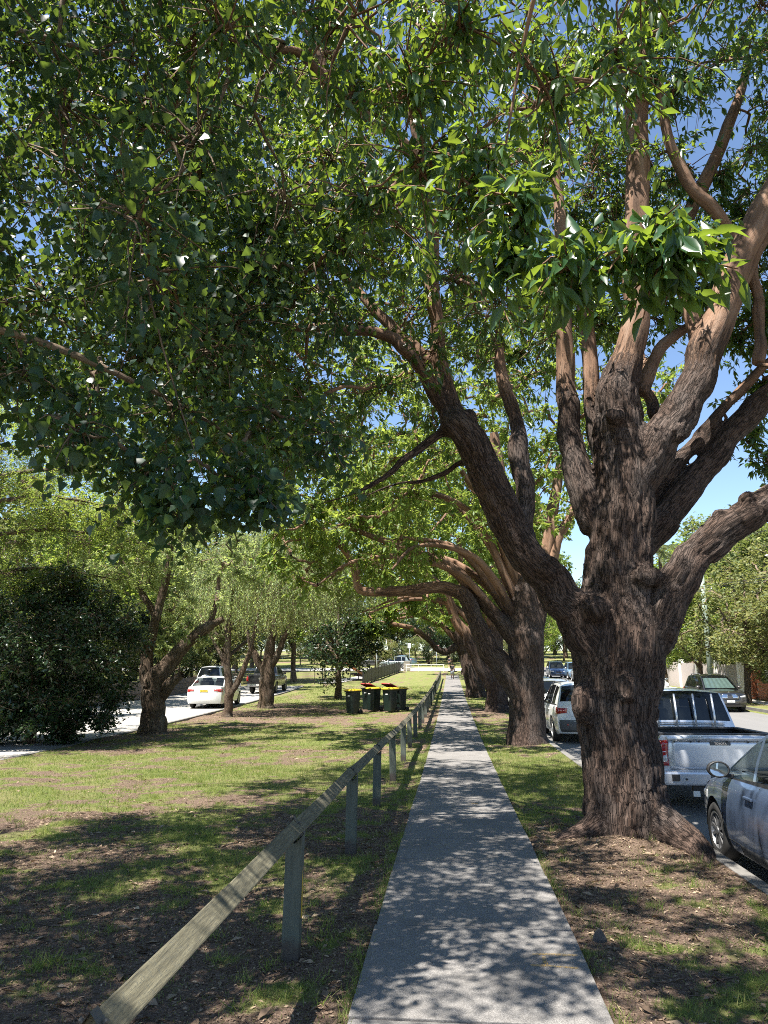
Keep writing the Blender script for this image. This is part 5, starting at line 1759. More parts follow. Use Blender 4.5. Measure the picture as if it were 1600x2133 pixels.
        for j in range(nr - 1):
            for i in range(n - 1):
                xm = (st[i] + st[i + 1]) / 2
                side = j < nS - 1 or j >= nr - nS
                nm = 'roof'
                if side:
                    tj = (T[j] + T[j + 1]) / 2 if j < nS - 1 else (T[nr - 1 - j] + T[nr - 2 - j]) / 2
                    hm = (h[i] + h[i + 1]) / 2
                    if .07 < tj < .93 and hm > 0.06:
                        for q, (w0, w1, _) in enumerate(wins):
                            if w0 < xm < w1: nm = 'side_window%d%d' % (q, 0 if j < nS else 1)
                    elif tj <= .07: nm = 'window_trim'
                else:
                    jj = j - (nS - 1)
                    edge = jj == 0 or jj == len(Vv) - 2
                    if xm > rf and not edge: nm = 'windscreen'
                    elif xm < rr and not edge:
                        hm = (h[i] + h[i + 1]) / 2
                        nm = 'rear_window' if hm > g.get('rw_min', 0.03) and hm < g.get('rw_max', 9) else 'roof'
                parts.setdefault(nm, []).append((j * n + i, (j + 1) * n + i, (j + 1) * n + i + 1, j * n + i + 1))
        Vf = V.reshape(-1, 3)
        for nm, Fs in parts.items():
            Fs = np.array(Fs)
            u, inv = np.unique(Fs, return_inverse=True)
            base = 'side_window' if nm.startswith('side_window') else nm
            me = bpy.data.meshes.new(base)
            me.from_pydata([tuple(v) for v in Vf[u]], [], [tuple(r) for r in inv.reshape(Fs.shape)])
            bm = bmesh.new(); bm.from_mesh(me)
            bmesh.ops.remove_doubles(bm, verts=bm.verts, dist=0.001)
            bmesh.ops.recalc_face_normals(bm, faces=bm.faces)
            bm.to_mesh(me); bm.free()
            for q in me.polygons: q.use_smooth = True
            if base == 'roof': me.set_sharp_from_angle(angle=R_(35))
            mat = p['paint'] if base == 'roof' else M['black_plastic'] if base == 'window_trim' else (M['glass'] if base == 'windscreen' else p.get('glass', M['glass_dark']))
            link(base, me, mat, s.root)
        # cabin: dark floor and seats
        mb = MB()
        x_a, x_b = max(rb, s.x0 + .25), fb - 0.15
        z0 = float(np.min(s.top(np.array([x_a, x_b])))) - 0.10
        mb.box(((x_a + x_b) / 2, 0, float(s.top(np.array([0.]))[0]) + .058), (x_b - x_a - .3, s.W * .78, 0.012))
        mb.build('cabin_floor', M['interior'], s.root)
        zc = float(s.top(np.array([0.]))[0])
        for xx in g.get('seats', (0.15, -0.75)):
            for yy in (-.36, .36):
                m2 = MB()
                rot = Matrix.Rotation(R_(-14), 3, 'Y')
                m2.box((xx, yy, zc + .16), (.13, .46, .30), rot, 0.85)
                m2.box((xx - .06, yy, zc + .40), (.09, .25, .15), rot)
                m2.build('seat', M['interior'], s.root, bevel=0.03)

    def wheels(s):
        p = s.p
        key = '%s_%s_%s' % (p['wr'], p.get('spokes', 5), p.get('rim', 'rim'))
        if key not in WCACHE:
            WCACHE[key] = wheel_meshes(p['wr'], p.get('tw', 0.21), p.get('spokes', 5), M[p.get('rim', 'rim')], key)
        ty, ri, di = WCACHE[key]
        for ax in (s.axf, s.axr):
            for sd in (1, -1):
                w = empty('wheel')
                w.parent = s.root
                yo = s.W / 2 - p.get('tw', 0.21) / 2 - 0.025
                w.location = (ax, sd * yo, p['wr'])
                w.rotation_euler = (0, random.uniform(0, 3) if sd > 0 else random.uniform(0, 3), 0 if sd > 0 else math.pi)
                for nm, me in (('tyre', ty), ('rim', ri), ('brake_disc', di)):
                    o = link(nm, me, None, w)
                    o.name = nm

    def surf(s, sign, sd, u, z):
        """u<0: on the flank, |u| from the corner; u>=0: on the end, u from the corner towards the middle"""
        xe = s.x1 if sign > 0 else s.x0
        if u < 0:
            x = xe + sign * u
            y = s.half(np.array([x]), np.array([z]))[0]
            return np.array([x, sd * y, z]), np.array([0, sd, 0.])
        w = s.half(np.array([xe]), np.array([z]))[0]
        y = w - u
        x = s.xend(sign, np.array([y]), np.array([z]))[0]
        return np.array([x, sd * y, z]), np.array([sign, 0, 0.])

    def patch(s, name, mat, sign, sd, u0, u1, z0, z1, off=0.010, nu=8, nz=5, shape=None, parent=None):
        """a panel lying on the body; z0/z1 may be functions of the fraction across"""
        f0 = z0 if callable(z0) else (lambda t: z0)
        f1 = z1 if callable(z1) else (lambda t: z1)
        V, F = [], []
        us = np.linspace(u0, u1, nu)
        for layer in (off, -0.02):
            for i, u in enumerate(us):
                t = i / (nu - 1)
                for j in range(nz):
                    q = j / (nz - 1)
                    z = f0(t) + (f1(t) - f0(t)) * q
                    pnt, nn = s.surf(sign, sd, u, z)
                    if abs(u) < 0.04: nn = (np.array([sign, 0, 0.]) + np.array([0, sd, 0.])) * 0.75
                    ins = 0.35 if (i in (0, nu - 1) or j in (0, nz - 1)) else 1.0
                    V.append(pnt + nn * (layer * (ins if layer > 0 else 1)))
        k = nu * nz
        for i in range(nu - 1):
            for j in range(nz - 1):
                a = i * nz + j
                F.append((a, a + nz, a + nz + 1, a + 1))
        ring = [i * nz for i in range(nu)] + [(nu - 1) * nz + j for j in range(1, nz)] + [i * nz + nz - 1 for i in range(nu - 2, -1, -1)] + [j for j in range(nz - 2, 0, -1)]
        for a, c in zip(ring, ring[1:] + ring[:1]):
            F.append((a, c, c + k, a + k))
        return MB().add(V, F).build(name, mat, parent or s.root, smooth=True)

    def seam(s, sd, pts, name='door_seam', r=0.0045):
        P = []
        for (x, z) in pts:
            P.append((x, sd * (s.half(np.array([x]), np.array([z]))[0] - 0.001), z))
        P = spline(np.array(P), 3) if len(P) > 2 else np.array(P)
        return MB().tube(P, r, 5).build(name, M['black_plastic'], s.root)

    def handle(s, sd, x, z, mat):
        y = s.half(np.array([x]), np.array([z]))[0]
        return MB().box((x, sd * (y + 0.016), z), (0.20, 0.028, 0.032)).build('door_handle', mat, s.root, bevel=0.01)

    def door_set(s, xs3, mat, z0=None, rear=True):
        """xs3: front edge, between doors, rear edge"""
        zb = s.zb + 0.10
        for sd in (1, -1):
            for x in xs3:
                zt = s.top(np.array([x]))[0] - 0.01
                s.seam(sd, [(x, zb), (x, zb + .25), (x - .01, zt)])
            s.seam(sd, [(xs3[-1], zb), (xs3[0], zb)])
            for k in range(len(xs3) - 1):
                s.handle(sd, xs3[k + 1] + 0.17, s.top(np.array([xs3[k + 1]]))[0] - 0.13, mat)

    def mirrors(s, x, mat, z=None):
        z = z or s.top(np.array([x]))[0] + 0.10
        for sd in (1, -1):
            y = s.half(np.array([x]), s.top(np.array([x])))[0]
            m_ = empty('wing_mirror'); m_.parent = s.root
            m_.location = (x, sd * (y + .13), z)
            mb = MB()
            prof = [(.002, .08), (.05, .072), (.085, .04), (.10, -.01), (.10, -.05), (.088, -.062), (.082, -.05), (.002, -.05)]
            mb.lathe(prof, 16, 'x')
            mb.V = [(v[0], v[1] * 1.15, v[2] * 0.85) for v in mb.V]
            mb.build('mirror_shell', mat, m_, True)
            mb = MB(); mb.lathe([(.002, -.055), (.082, -.054), (.083, -.051)], 16, 'x')
            mb.V = [(v[0], v[1] * 1.12, v[2] * 0.83) for v in mb.V]
            mb.build('mirror_glass', M['mirror'], m_)
            MB().box((0.0, -sd * .10, -.065), (.06, .12, .035)).build('mirror_arm', M['black_plastic'], m_, bevel=.01)

    def plate(s, sign, txt, mat, z, w=.37, h=.11, ink=None, y=0.0):
        x = s.xend(sign, np.array([y]), np.array([z]))[0] + sign * 0.014
        o = MB().box((x, y, z), (.012, w, h)).build('number_plate', mat, s.root, bevel=.003)
        R3 = Matrix(((0, 0, 1), (1, 0, 0), (0, 1, 0))) if sign > 0 else Matrix(((0, 0, -1), (-1, 0, 0), (0, 1, 0)))
        text('plate_lettering', txt, h * 0.82, ink or M['ink'], o, Matrix.Translation((x + sign * .007, y, z)) @ R3.to_4x4(), .0008)
        return o

    def put(s, x, y, heading, dz=0.0):
        s.root.location = (x, y, float(gz(y)) + dz)
        s.root.rotation_euler = (math.atan((gz(y + 1) - gz(y - 1)) / 2) * 0, -math.atan((gz(y + 1) - gz(y - 1)) / 2) * math.sin(heading), heading)
        return s


NORTH, SOUTH = R_(90), R_(-90)
GR = 'vehicles parked along the street'

# --- near hatchback, grey-blue
pt_blue = paint('grey_blue_paint', (0.075, 0.11, 0.18), 0.35, 0.26)
hatch = Car('parked_hatchback', 'grey-blue hatchback cut off at the right edge, black wing mirror', 'car', GR, dict(
    L=4.06, W=1.72, wb=2.55, fo=0.83, wr=0.305, tw=0.195, zb=0.20, spokes=10, rim='rim_dark', paint=pt_blue, glass=M['glass'], bulge=(.24, .10), taper=(.22, .12),
    top=[(-2.03, .92), (-1.6, .95), (-.6, .94), (.5, .915), (.95, .90), (1.35, .84), (1.7, .74), (2.03, .60)],
    gh=dict(rb=-1.80, rr=-1.35, rf=-.05, fb=1.02, zr=1.47, arc=.05, wins=[(-1.25, -.72, 0), (-.64, .08, 0), (.14, .80, 0)], tum=.34, rw_min=.12, seats=(.0, -.85))))
hatch.door_set((.83, -.06, -.98), pt_blue)
hatch.mirrors(.70, M['black_plastic'])
hatch.patch('headlight', M['lamp_clear'], 1, 1, -.34, .18, lambda t: .60 + .02 * t, lambda t: .70 - .05 * t)
hatch.patch('headlight', M['lamp_clear'], 1, -1, -.34, .18, lambda t: .60 + .02 * t, lambda t: .70 - .05 * t)
hatch.patch('tail_light', M['lamp_red'], -1, 1, -.2, .2, .62, .86)
hatch.patch('tail_light', M['lamp_red'], -1, -1, -.2, .2, .62, .86)
hatch.patch('sill_trim', M['black_plastic'], 1, 1, -1.95, -1.28, .205, .30, .006)
hatch.seam(1, [(.83, .86), (.88, .55), (.95, .45)], 'panel_seam')
hatch.seam(1, [(.98, .885), (1.4, .80), (1.7, .70)], 'bonnet_seam')
hatch.put(3.60, 7.72, NORTH, -ROAD_D)

# --- silver pickup
pt_silver = paint('silver_white_paint', (0.60, 0.62, 0.66), 0.45, 0.32)
ute = Car('parked_pickup', 'silver pickup with barred rear window and open tub, behind the big trunk', 'pickup truck', GR, dict(
    L=5.2, W=1.82, wb=3.08, fo=.90, wr=.36, tw=.24, zb=.42, spokes=6, paint=pt_silver, bulge=(.2, .03), taper=(.14, .02), crown=.012,
    rcurve=[1, 1, 1, 1, 1], bed=(-2.45, -1.02, .46),
    top=[(-2.6, 1.13), (-1.0, 1.13), (-.95, 1.13), (.9, 1.13), (1.15, 1.10), (2.0, 1.04), (2.6, .92)],
    gh=dict(rb=-.98, rr=-.80, rf=.35, fb=1.12, zr=1.74, arc=.03, wins=[(-.62, .0, 0), (.06, .95, 0)], tum=.26, rw_min=.16, rw_max=.585, rbul=.02, seats=(.1, -.55))))
zt_ = 1.13
ute.door_set((.98, .03, -.72), M['chrome'])
ute.mirrors(.75, pt_silver)
for sd in (1, -1):
    tl = ute.patch('tail_light', M['lamp_red'], -1, sd, -.10, .135, .70, 1.06, .014, 7, 7)
    ute.patch('lamp_insert', M['lamp_clear'], -1, sd, .045, .125, .735, .865, .022, 4, 4, parent=tl)
    ute.patch('lamp_band', M['chrome'], -1, sd, -.09, .125, .885, .905, .021, 5, 3, parent=tl)
tg = ute.patch('tailgate', pt_silver, -1, 1, .145, 1.655, .64, 1.065, .012, 16, 9)
MB().box((-2.612, 0, 1.02), (.016, .30, .05)).build('badge_plate', M['grey_plastic'], tg, bevel=.008)
RR = Matrix(((0, 0, -1), (-1, 0, 0), (0, 1, 0))).to_4x4()
text('badge_lettering', 'TOYOTA', .042, M['chrome'], tg, Matrix.Translation((-2.622, 0, 1.02)) @ RR, .001)
for yy in (-.66, -.40, -.1, .30, .42, .66):
    MB().lathe([(.001, 0), (.012, 0), (.012, .012)], 8, 'x', (-2.628, yy, 1.045 if abs(yy) > .35 else 1.05)).build('bump_stop', M['black_plastic'], tg)
MB().tube([(-2.625, -.62, 1.095), (-2.63, 0, 1.10), (-2.625, .62, 1.095)], .036, 10).build('grab_bar', pt_silver, ute.root, True)
for sd in (1, -1):
    MB().box((-2.63, sd * .70, 1.095), (.06, .16, .05)).build('bar_clamp', pt_silver, ute.root, bevel=.015)
bp = MB()
bp.box((-2.66, 0, .535), (.16, 1.80, .19)).build('rear_bumper', pt_silver, ute.root, bevel=.03)
MB().box((-2.745, 0, .555), (.012, .42, .10)).build('step_pad', M['grey_plastic'], ute.root)
for sd in (1, -1):
    MB().box((-2.745, sd * .71, .55), (.012, .11, .09)).build('bumper_pad', M['black_plastic'], ute.root)
    MB().lathe([(.001, 0), (.016, 0), (.016, .02)], 8, 'x', (-2.748, sd * .56, .53)).build('sensor', M['black_plastic'], ute.root)
MB().box((-2.72, .43, .33), (.03, .09, .075)).build('tow_tag', M['plate_white'], ute.root)
MB().box((-2.62, 0, .40), (.10, .9, .09)).tube([(-2.60, 0, .38), (-2.80, 0, .38)], .035, 8).build('tow_bar', M['black_plastic'], ute.root)
pl = MB().box((-2.757, -.03, .555), (.012, .37, .11)).build('number_plate', M['plate_white'], ute.root, bevel=.003)
text('plate_lettering', 'EC09BK', .085, M['ink'], pl, Matrix.Translation((-2.764, -.03, .555)) @ RR, .0008)
for yy in (-.48, -.17, .14, .45):
    MB().tube([(-1.055, yy, 1.14), (-1.035, yy, 1.35), (-.96, yy, 1.70)], .018, 8).build('window_bar', pt_silver, ute.root, True)
MB().tube([(-1.05, -.72, 1.15), (-1.05, .72, 1.15)], .016, 8).build('bar_rail', pt_silver, ute.root, True)
for k in range(3):
    MB().box((-1.0, 0, 1.165 + .03 * k), (.03, 1.3, .006)).build('panel_rib', M['grey_plastic'], ute.root)
ute.put(3.83, 14.3, NORTH, -ROAD_D)

# --- white soft-roader beyond the trunk
pt_white = paint('white_paint', (0.66, 0.67, 0.66), 0.1, 0.35)
pt_silver2 = paint('bright_silver_paint', (0.52, 0.53, 0.54), 0.6, 0.32)


def suv(name, label, pnt, extras=True, cat='car', group=GR, lower=True, s=1.0, rim='rim', glass=None, H=1.70):
    c = Car(name, label, cat, group, dict(
        L=4.6, W=1.85, wb=2.70, fo=.93, wr=.36, tw=.235, zb=.26, spokes=5, rim=rim, paint=pnt, glass=glass or M['glass_dark'], bulge=(.22, .14), taper=(.20, .13),
        rcurve=[.6, 1.0, .95, .6, .30],
        top=[(-2.3, 1.06), (-2.0, 1.08), (0, 1.05), (.7, 1.04), (1.15, 1.01), (1.9, .93), (2.3, .78)],
        gh=dict(rb=-2.05, rr=-1.68, rf=.15, fb=1.2, zr=H, arc=.06, wins=[(-1.60, -1.06, 0), (-.98, -.10, 0), (-.02, .95, 0)], tum=.32, rw_min=.12, rbul=.10, seats=(.1, -.8))))
    c.door_set((1.0, .0, -.98), pnt)
    c.mirrors(.85, pnt)
    for sd in (1, -1):
        tl = c.patch('tail_light', M['lamp_red'], -1, sd, -.20, .26, lambda t: .98 - .16 * (1 - t) - .10 * t, lambda t: 1.04 - .03 * t, .014)
        c.patch('headlight', M['lamp_clear'], 1, sd, -.30, .30, lambda t: .70, lambda t: .84 - .08 * t)
        if lower:
            c.patch('fog_reflector', M['lamp_red'], -1, sd, .22, .32, .50, .60, .012, 4, 4)
    if lower:
        c.patch('rear_bumper', M['grey_plastic'], -1, 1, -.02, 1.61, .34, .68, .010, 20, 5)
    c.patch('grille', M['black_plastic'], 1, 1, .42, 1.08, .58, .76, .010)
    c.patch('lower_grille', M['black_plastic'], 1, 1, .34, 1.18, .34, .46, .010)
    if extras:
        for sd in (1, -1):
            MB().tube([(-1.4, sd * .58, H - .02), (-1.3, sd * .59, H + .04), (0, sd * .62, H + .05), (.1, sd * .61, H - .0)], .02, 6).build('roof_rail', M['grey_plastic'], c.root, True)
    return c


s1 = suv('parked_suv', 'white soft-roader with red tail lamp, seen between two big trunks', pt_white)
s1.plate(-1, 'BX27PD', M['plate_white'], .80)
s1.put(3.82, 24.9, NORTH, -ROAD_D)


def sedan(name, label, pnt, cat='car', group=GR, glass=None):
    c = Car(name, label, cat, group, dict(
        L=4.80, W=1.82, wb=2.78, fo=.96, wr=.325, tw=.215, zb=.22, spokes=10, paint=pnt, glass=glass or M['glass'], bulge=(.22, .16), taper=(.20, .12),
        rcurve=[.7, 1.0, .95, .85, .6],
        top=[(-2.4, .93), (-2.25, 1.02), (-1.85, 1.045), (-1.4, 1.03), (-.3, .96), (.9, .93), (1.25, .90), (1.9, .82), (2.4, .64)],
        gh=dict(rb=-1.72, rr=-.95, rf=.15, fb=1.22, zr=1.46, arc=.05, wins=[(-1.30, -1.02, 0), (-.95, -.12, 0), (-.05, .95, 0)], tum=.36, rw_min=.04, rbul=.08, seats=(.1, -.8))))
    c.door_set((.98, -.08, -1.02), pnt)
    c.mirrors(.85, pnt)
    for sd in (1, -1):
        tl = c.patch('tail_light', M['lamp_red'], -1, sd, -.22, .34, lambda t: .80 - .05 * (1 - t) + .02 * t, lambda t: .93 - .02 * t, .012)
        c.patch('reverse_lamp', M['lamp_clear'], -1, sd, .12, .32, .815, .85, .019, 5, 3, parent=tl)
        c.patch('headlight', M['lamp_clear'], 1, sd, -.32, .28, lambda t: .62, lambda t: .74 - .06 * t)
    c.patch('grille', M['black_plastic'], 1, 1, .40, 1.05, .50, .64, .010)
    c.patch('garnish', M['chrome'], -1, 1, .52, 1.08, .935, .955, .014, 8, 3)
    return c


s2 = suv('parked_suv', 'silver car with tail lamp showing just past the second trunk', pt_silver2, True, lower=False)
s2.put(3.72, 30.8, NORTH, -ROAD_D)

# --- dark luxury four-wheel drive across the road, facing us
pt_black = paint('graphite_paint', (0.030, 0.030, 0.033), 0.5, 0.25)
bm_ = suv('parked_suv', 'dark grey four-wheel drive facing us, foil sunshade behind its windscreen', pt_black, True, lower=False)
for sd in (1, -1):
    gr_ = bm_.patch('kidney_grille', M['chrome'], 1, 1 if sd > 0 else -1, .40, .705, .66, .86, .016, 8, 6)
    for k in range(6):
        bm_.patch('grille_slat', M['black_plastic'], 1, 1 if sd > 0 else -1, .43 + .045 * k, .45 + .045 * k, .68, .84, .026, 3, 3, parent=gr_)
MB().box((2.1, 0, .93), (.005, .06, .06)).build('bonnet_badge', M['chrome'], bm_.root)
bm_.plate(1, 'CKL', M['plate_white'], .52, .37, .10)
sh = MB()
Vs, Fs = [], []
for i in range(13):
    v = -1 + 2 * i / 12
    for (x, z) in ((1.02, 1.10), (.32, 1.56)):
        Vs.append((x - .02 - .03 * (i % 2), v * (.70 if z < 1.2 else .58), z))
    if i: Fs.append((2 * i - 2, 2 * i - 1, 2 * i + 1, 2 * i))
sh.add(Vs, Fs).build('sunshade', M['sunshade'], bm_.root)
bm_.put(13.15, 39.6, SOUTH, -ROAD_D)

# --- in the driveway
sed = sedan('parked_sedan', 'white sedan with yellow number plate parked in the driveway', pt_white)
sed.plate(-1, 'BL84DF', M['plate_yellow'], .84)
sed.put(-12.15, 37.6, R_(93.5), -.012)
pra = suv('parked_suv', 'white boxy four-wheel drive with spare wheel on its back door', pt_white, False, lower=False, H=1.86)
sw = empty('spare_wheel'); sw.parent = pra.root
sw.location = (-2.50, 0.05, 1.02); sw.rotation_euler = (0, 0, R_(90))
ty, ri, di = WCACHE['0.36_5_rim']
link('tyre', ty, None, sw); link('wheel_cover', ri, None, sw)
MB().lathe([(.002, .14), (.33, .135), (.365, .10), (.365, -.10)], 24, 'y').build('spare_cover', pt_white, sw, True)
pra.put(-15.3, 47.6, R_(92), -.012)
bute = Car('parked_pickup', 'black pickup parked in the driveway by the playground fence', 'pickup truck', GR, dict(
    L=5.3, W=1.88, wb=3.15, fo=.92, wr=.39, tw=.26, zb=.46, spokes=6, rim='rim_dark', paint=paint('black_paint', (0.012, 0.012, 0.013), 0.2, 0.25), bulge=(.2, .04), taper=(.14, .03), crown=.012,
    rcurve=[1, 1, 1, 1, 1], bed=(-2.45, -1.0, .48),
    top=[(-2.65, 1.20), (-1.0, 1.20), (.9, 1.17), (1.2, 1.15), (2.0, 1.10), (2.65, .98)],
    gh=dict(rb=-.98, rr=-.70, rf=.4, fb=1.2, zr=1.80, arc=.03, wins=[(-.55, .02, 0), (.08, 1.0, 0)], tum=.28, rw_min=.14, rw_max=.59, rbul=.02)))
bute.door_set((1.0, .05, -.66), M['black_plastic'])
bute.mirrors(.8, M['black_plastic'])
for sd in (1, -1):
    bute.patch('tail_light', M['lamp_red'], -1, sd, -.06, .14, .82, 1.14, .014)
    bute.patch('headlight', M['lamp_clear'], 1, sd, -.25, .28, .82, .96)
MB().box((-2.70, 0, .58), (.16, 1.7, .16)).build('rear_bumper', M['chrome'], bute.root, bevel=.03)
MB().lathe([(.001, -.02), (.07, -.02), (.08, .0)], 20, 'x', (-2.665, 0, 1.0)).build('badge', M['chrome'], bute.root)
bp2 = MB().box((-2.79, 0, .60), (.012, .37, .11)).build('number_plate', M['plate_white'], bute.root, bevel=.003)
text('plate_lettering', 'DRT20C', .085, M['ink'], bp2, Matrix.Translation((-2.797, 0, .60)) @ RR, .0008)
bute.put(-13.1, 52.4, R_(91), -.012)

# --- small cars further off, each with its own place and paint
pt_ltblue = paint('light_blue_paint', (0.22, 0.36, 0.52), 0.4, 0.3)
pt_sage = paint('sage_grey_paint', (0.22, 0.26, 0.25), 0.4, 0.3)
pt_dkblue = paint('dark_blue_paint', (0.03, 0.06, 0.14), 0.4, 0.3)


def clone(c, lab, pnt, x, y, hd, dz, name=None, old=None):
    r = copy_tree(c.root)
    r['label'] = lab
    for o in [q for q in bpy.data.objects if q.parent == r]:
        if o.type == 'MESH' and o.data.materials and o.data.materials[0] == c.p['paint']:
            o.material_slots[0].link = 'OBJECT'
            o.material_slots[0].material = pnt
    r.location = (x, y, float(gz(y)) + dz)
    r.rotation_euler = (0, -math.atan((gz(y + 1) - gz(y - 1)) / 2) * math.sin(hd), hd)
    return r


clone(s2, 'third silver car in the kerb row, only its roof showing', pt_silver2, 3.75, 36.9, NORTH, -ROAD_D)
clone(s1, 'white car with roof rails, fourth in the kerb row', pt_white, 3.75, 43.2, NORTH, -ROAD_D)
clone(s2, 'dark blue car parked far up the kerb beyond the third trunk', pt_dkblue, 3.7, 55.0, NORTH, -ROAD_D)
clone(s1, 'white car parked far up the kerb before the bend', pt_white, 3.9, 66.0, NORTH, -ROAD_D)
clone(sed, 'pale silver car facing us far up the far side of the street', pt_silver2, 12.6, 74.0, SOUTH, -ROAD_D)
clone(s2, 'blue-grey van-like car behind the pale silver one far up the street', pt_ltblue, 12.9, 81.0, SOUTH, -ROAD_D)
clone(sed, 'bright blue car at the far right of the distant queue', pt_ltblue, 13.3, 67.5, SOUTH, -ROAD_D)
clone(s1, 'dark wagon at the far bend of the street', pt_dkblue, 11.4, 84.0, SOUTH, -ROAD_D)
clone(sed, 'white car on the rise at the end of the street', pt_white, 7.4, 103.0, R_(-100), 0.0)
clone(s1, 'white car parked across the road ahead of the silver pickup', pt_white, 13.1, 52.0, SOUTH, -ROAD_D)
clone(s2, 'dark wagon parked beyond the playground slide', pt_black, -11.2, 109.5, R_(170), .04)
clone(sed, 'light blue hatchback climbing the slope beyond the playground', pt_ltblue, -7.6, 112.0, R_(150), .25)
clone(s2, 'sage grey car parked behind the dark panel fence', pt_sage, -7.9, 104.0, R_(172), .04)

# ================================================================== SMALLER THINGS
# ---- wheelie bins on the lawn
M['bin_green'] = plain('bin_green_plastic', (0.004, 0.012, 0.009), 0.45, var=0.2, scale=4)
M['lid_yellow'] = plain('bin_yellow_lid', (0.52, 0.36, 0.015), 0.45, var=0.15, scale=3)
M['lid_red'] = plain('bin_red_lid', (0.36, 0.035, 0.025), 0.45, var=0.15, scale=3)


def make_bin(lid_mat):
    t = empty('wheelie_bin')
    mb = MB()
    prof = [(.20, .235, .0, .05), (.205, .24, .02, .10), (.245, .285, .0, .93), (.255, .30, .0, .95), (.285, .335, .0, .96), (.285, .335, .0, 1.0)]
    V, F = [], []
    for (hw, hd, sh_, z) in prof:
        for q in range(16):
            a = 2 * math.pi * (q + .5) / 16
            c, s_ = math.cos(a), math.sin(a)
            e = 0.35
            V.append((hw * math.copysign(abs(c) ** e, c), hd * math.copysign(abs(s_) ** e, s_), z))
    for j in range(len(prof) - 1):
        for q in range(16):
            F.append((j * 16 + q, j * 16 + (q + 1) % 16, (j + 1) * 16 + (q + 1) % 16, (j + 1) * 16 + q))
    F.append(tuple(range(15, -1, -1)))
    mb.add(V, F)
    mb.build('body', M['bin_green'], t)
    V, F = [], []
    for (k, z) in ((1.06, .995), (1.07, 1.02), (1.0, 1.045), (.7, 1.075), (.02, 1.085)):
        for q in range(16):
            a = 2 * math.pi * (q + .5) / 16
            c, s_ = math.cos(a), math.sin(a)
            V.append((.285 * k * math.copysign(abs(c) ** .4, c), .335 * k * math.copysign(abs(s_) ** .4, s_) - .01, z))
    for j in range(4):
        for q in range(16):
            F.append((j * 16 + q, j * 16 + (q + 1) % 16, (j + 1) * 16 + (q + 1) % 16, (j + 1) * 16 + q))
    lid = MB().add(V, F).build('lid', lid_mat, t, smooth=True)
    MB().tube([(-.2, .37, 1.0), (-.2, .42, .99), (.2, .42, .99), (.2, .37, 1.0)], .016, 7).build('handle', M['bin_green'], t)
    for sx in (-1, 1):
        mbw = MB(); mbw.lathe([(.02, -.03), (.10, -.03), (.105, 0), (.10, .03), (.02, .03)], 18, 'x', (sx * .235, .27, .105))
        mbw.build('wheel', M['tyre'], t, True)
    MB().tube([(-.22, .27, .105), (.22, .27, .105)], .012, 6).build('axle', M['black_plastic'], t)
    MB().box((0.0, -.272, .80), (.12, .012, .07), Matrix.Rotation(R_(-3), 3, 'X')).build('sticker', M['plate_white'], t)
    return t


by = make_bin(M['lid_yellow'])
brd = make_bin(M['lid_red'])
for q in bpy.data.objects:
    if q.parent == brd and q.name.startswith('lid'):
        q.matrix_local = Matrix.Translation((0, .32, 1.0)) @ Matrix.Rotation(R_(-16), 4, 'X') @ Matrix.Translation((0, -.32, -1.0))
GB = 'wheelie bins on the lawn'
bins = [(by, -4.42, 32.6, -32, 'leftmost green wheelie bin with yellow lid on the lawn'), (by, -3.66, 34.0, -38, 'middle wheelie bin with yellow lid, beside the leftmost one'), (by, -2.86, 33.5, -30, 'front wheelie bin of the group by the rail fence, yellow lid'),
        (brd, -3.98, 34.9, -30, 'wheelie bin with red lid peeping out behind the middle bin'), (by, -2.50, 34.4, -34, 'wheelie bin with yellow lid at the back beside the rail fence'), (brd, -3.05, 35.3, -30, 'red-lidded wheelie bin behind the group by the rail fence')]
seen = set()
for (b_, x, yv, rz, lab) in bins:
    o = b_ if id(b_) not in seen else copy_tree(b_)
    seen.add(id(b_))
    o.location = (x, yv, gzf(x, yv) + .005); o.rotation_euler = (0, 0, R_(rz))
    tag(o, lab, 'bin', GB)

# ---- playground fences
M['fence_black'] = plain('black_powder_coat', (0.012, 0.012, 0.013), 0.5, var=0.15)
M['fence_brown'] = plain('dark_brown_panel', (0.040, 0.034, 0.030), 0.6, var=0.3, scale=3)
pf = tag(empty('pool_style_fence', g3(-7.8, 64.5)), 'black tubular metal fence across the front of the playground', 'fence')
z0 = float(gz(64.5))
mb = MB()
n = 0
for k in range(110):
    mb.box((-k * .095, 0, .62), (.018, .018, 1.14))
o = mb.build('bars', M['fence_black'], pf, fix=False)
o['kind'] = 'stuff'
for zz in (.12, 1.10):
    MB().box((-5.2, 0, zz), (10.5, .035, .04)).build('rail', M['fence_black'], pf)
for k in range(6):
    MB().box((-k * 2.1, 0.03, .63), (.06, .06, 1.32)).build('post', M['fence_black'], pf)
pan = tag(empty('panel_fence', g3(-7.8, 65.2)), 'dark brown palisade panel fence running beside the lawn', 'fence')
zb0 = float(gz(65.2))
NP = 13
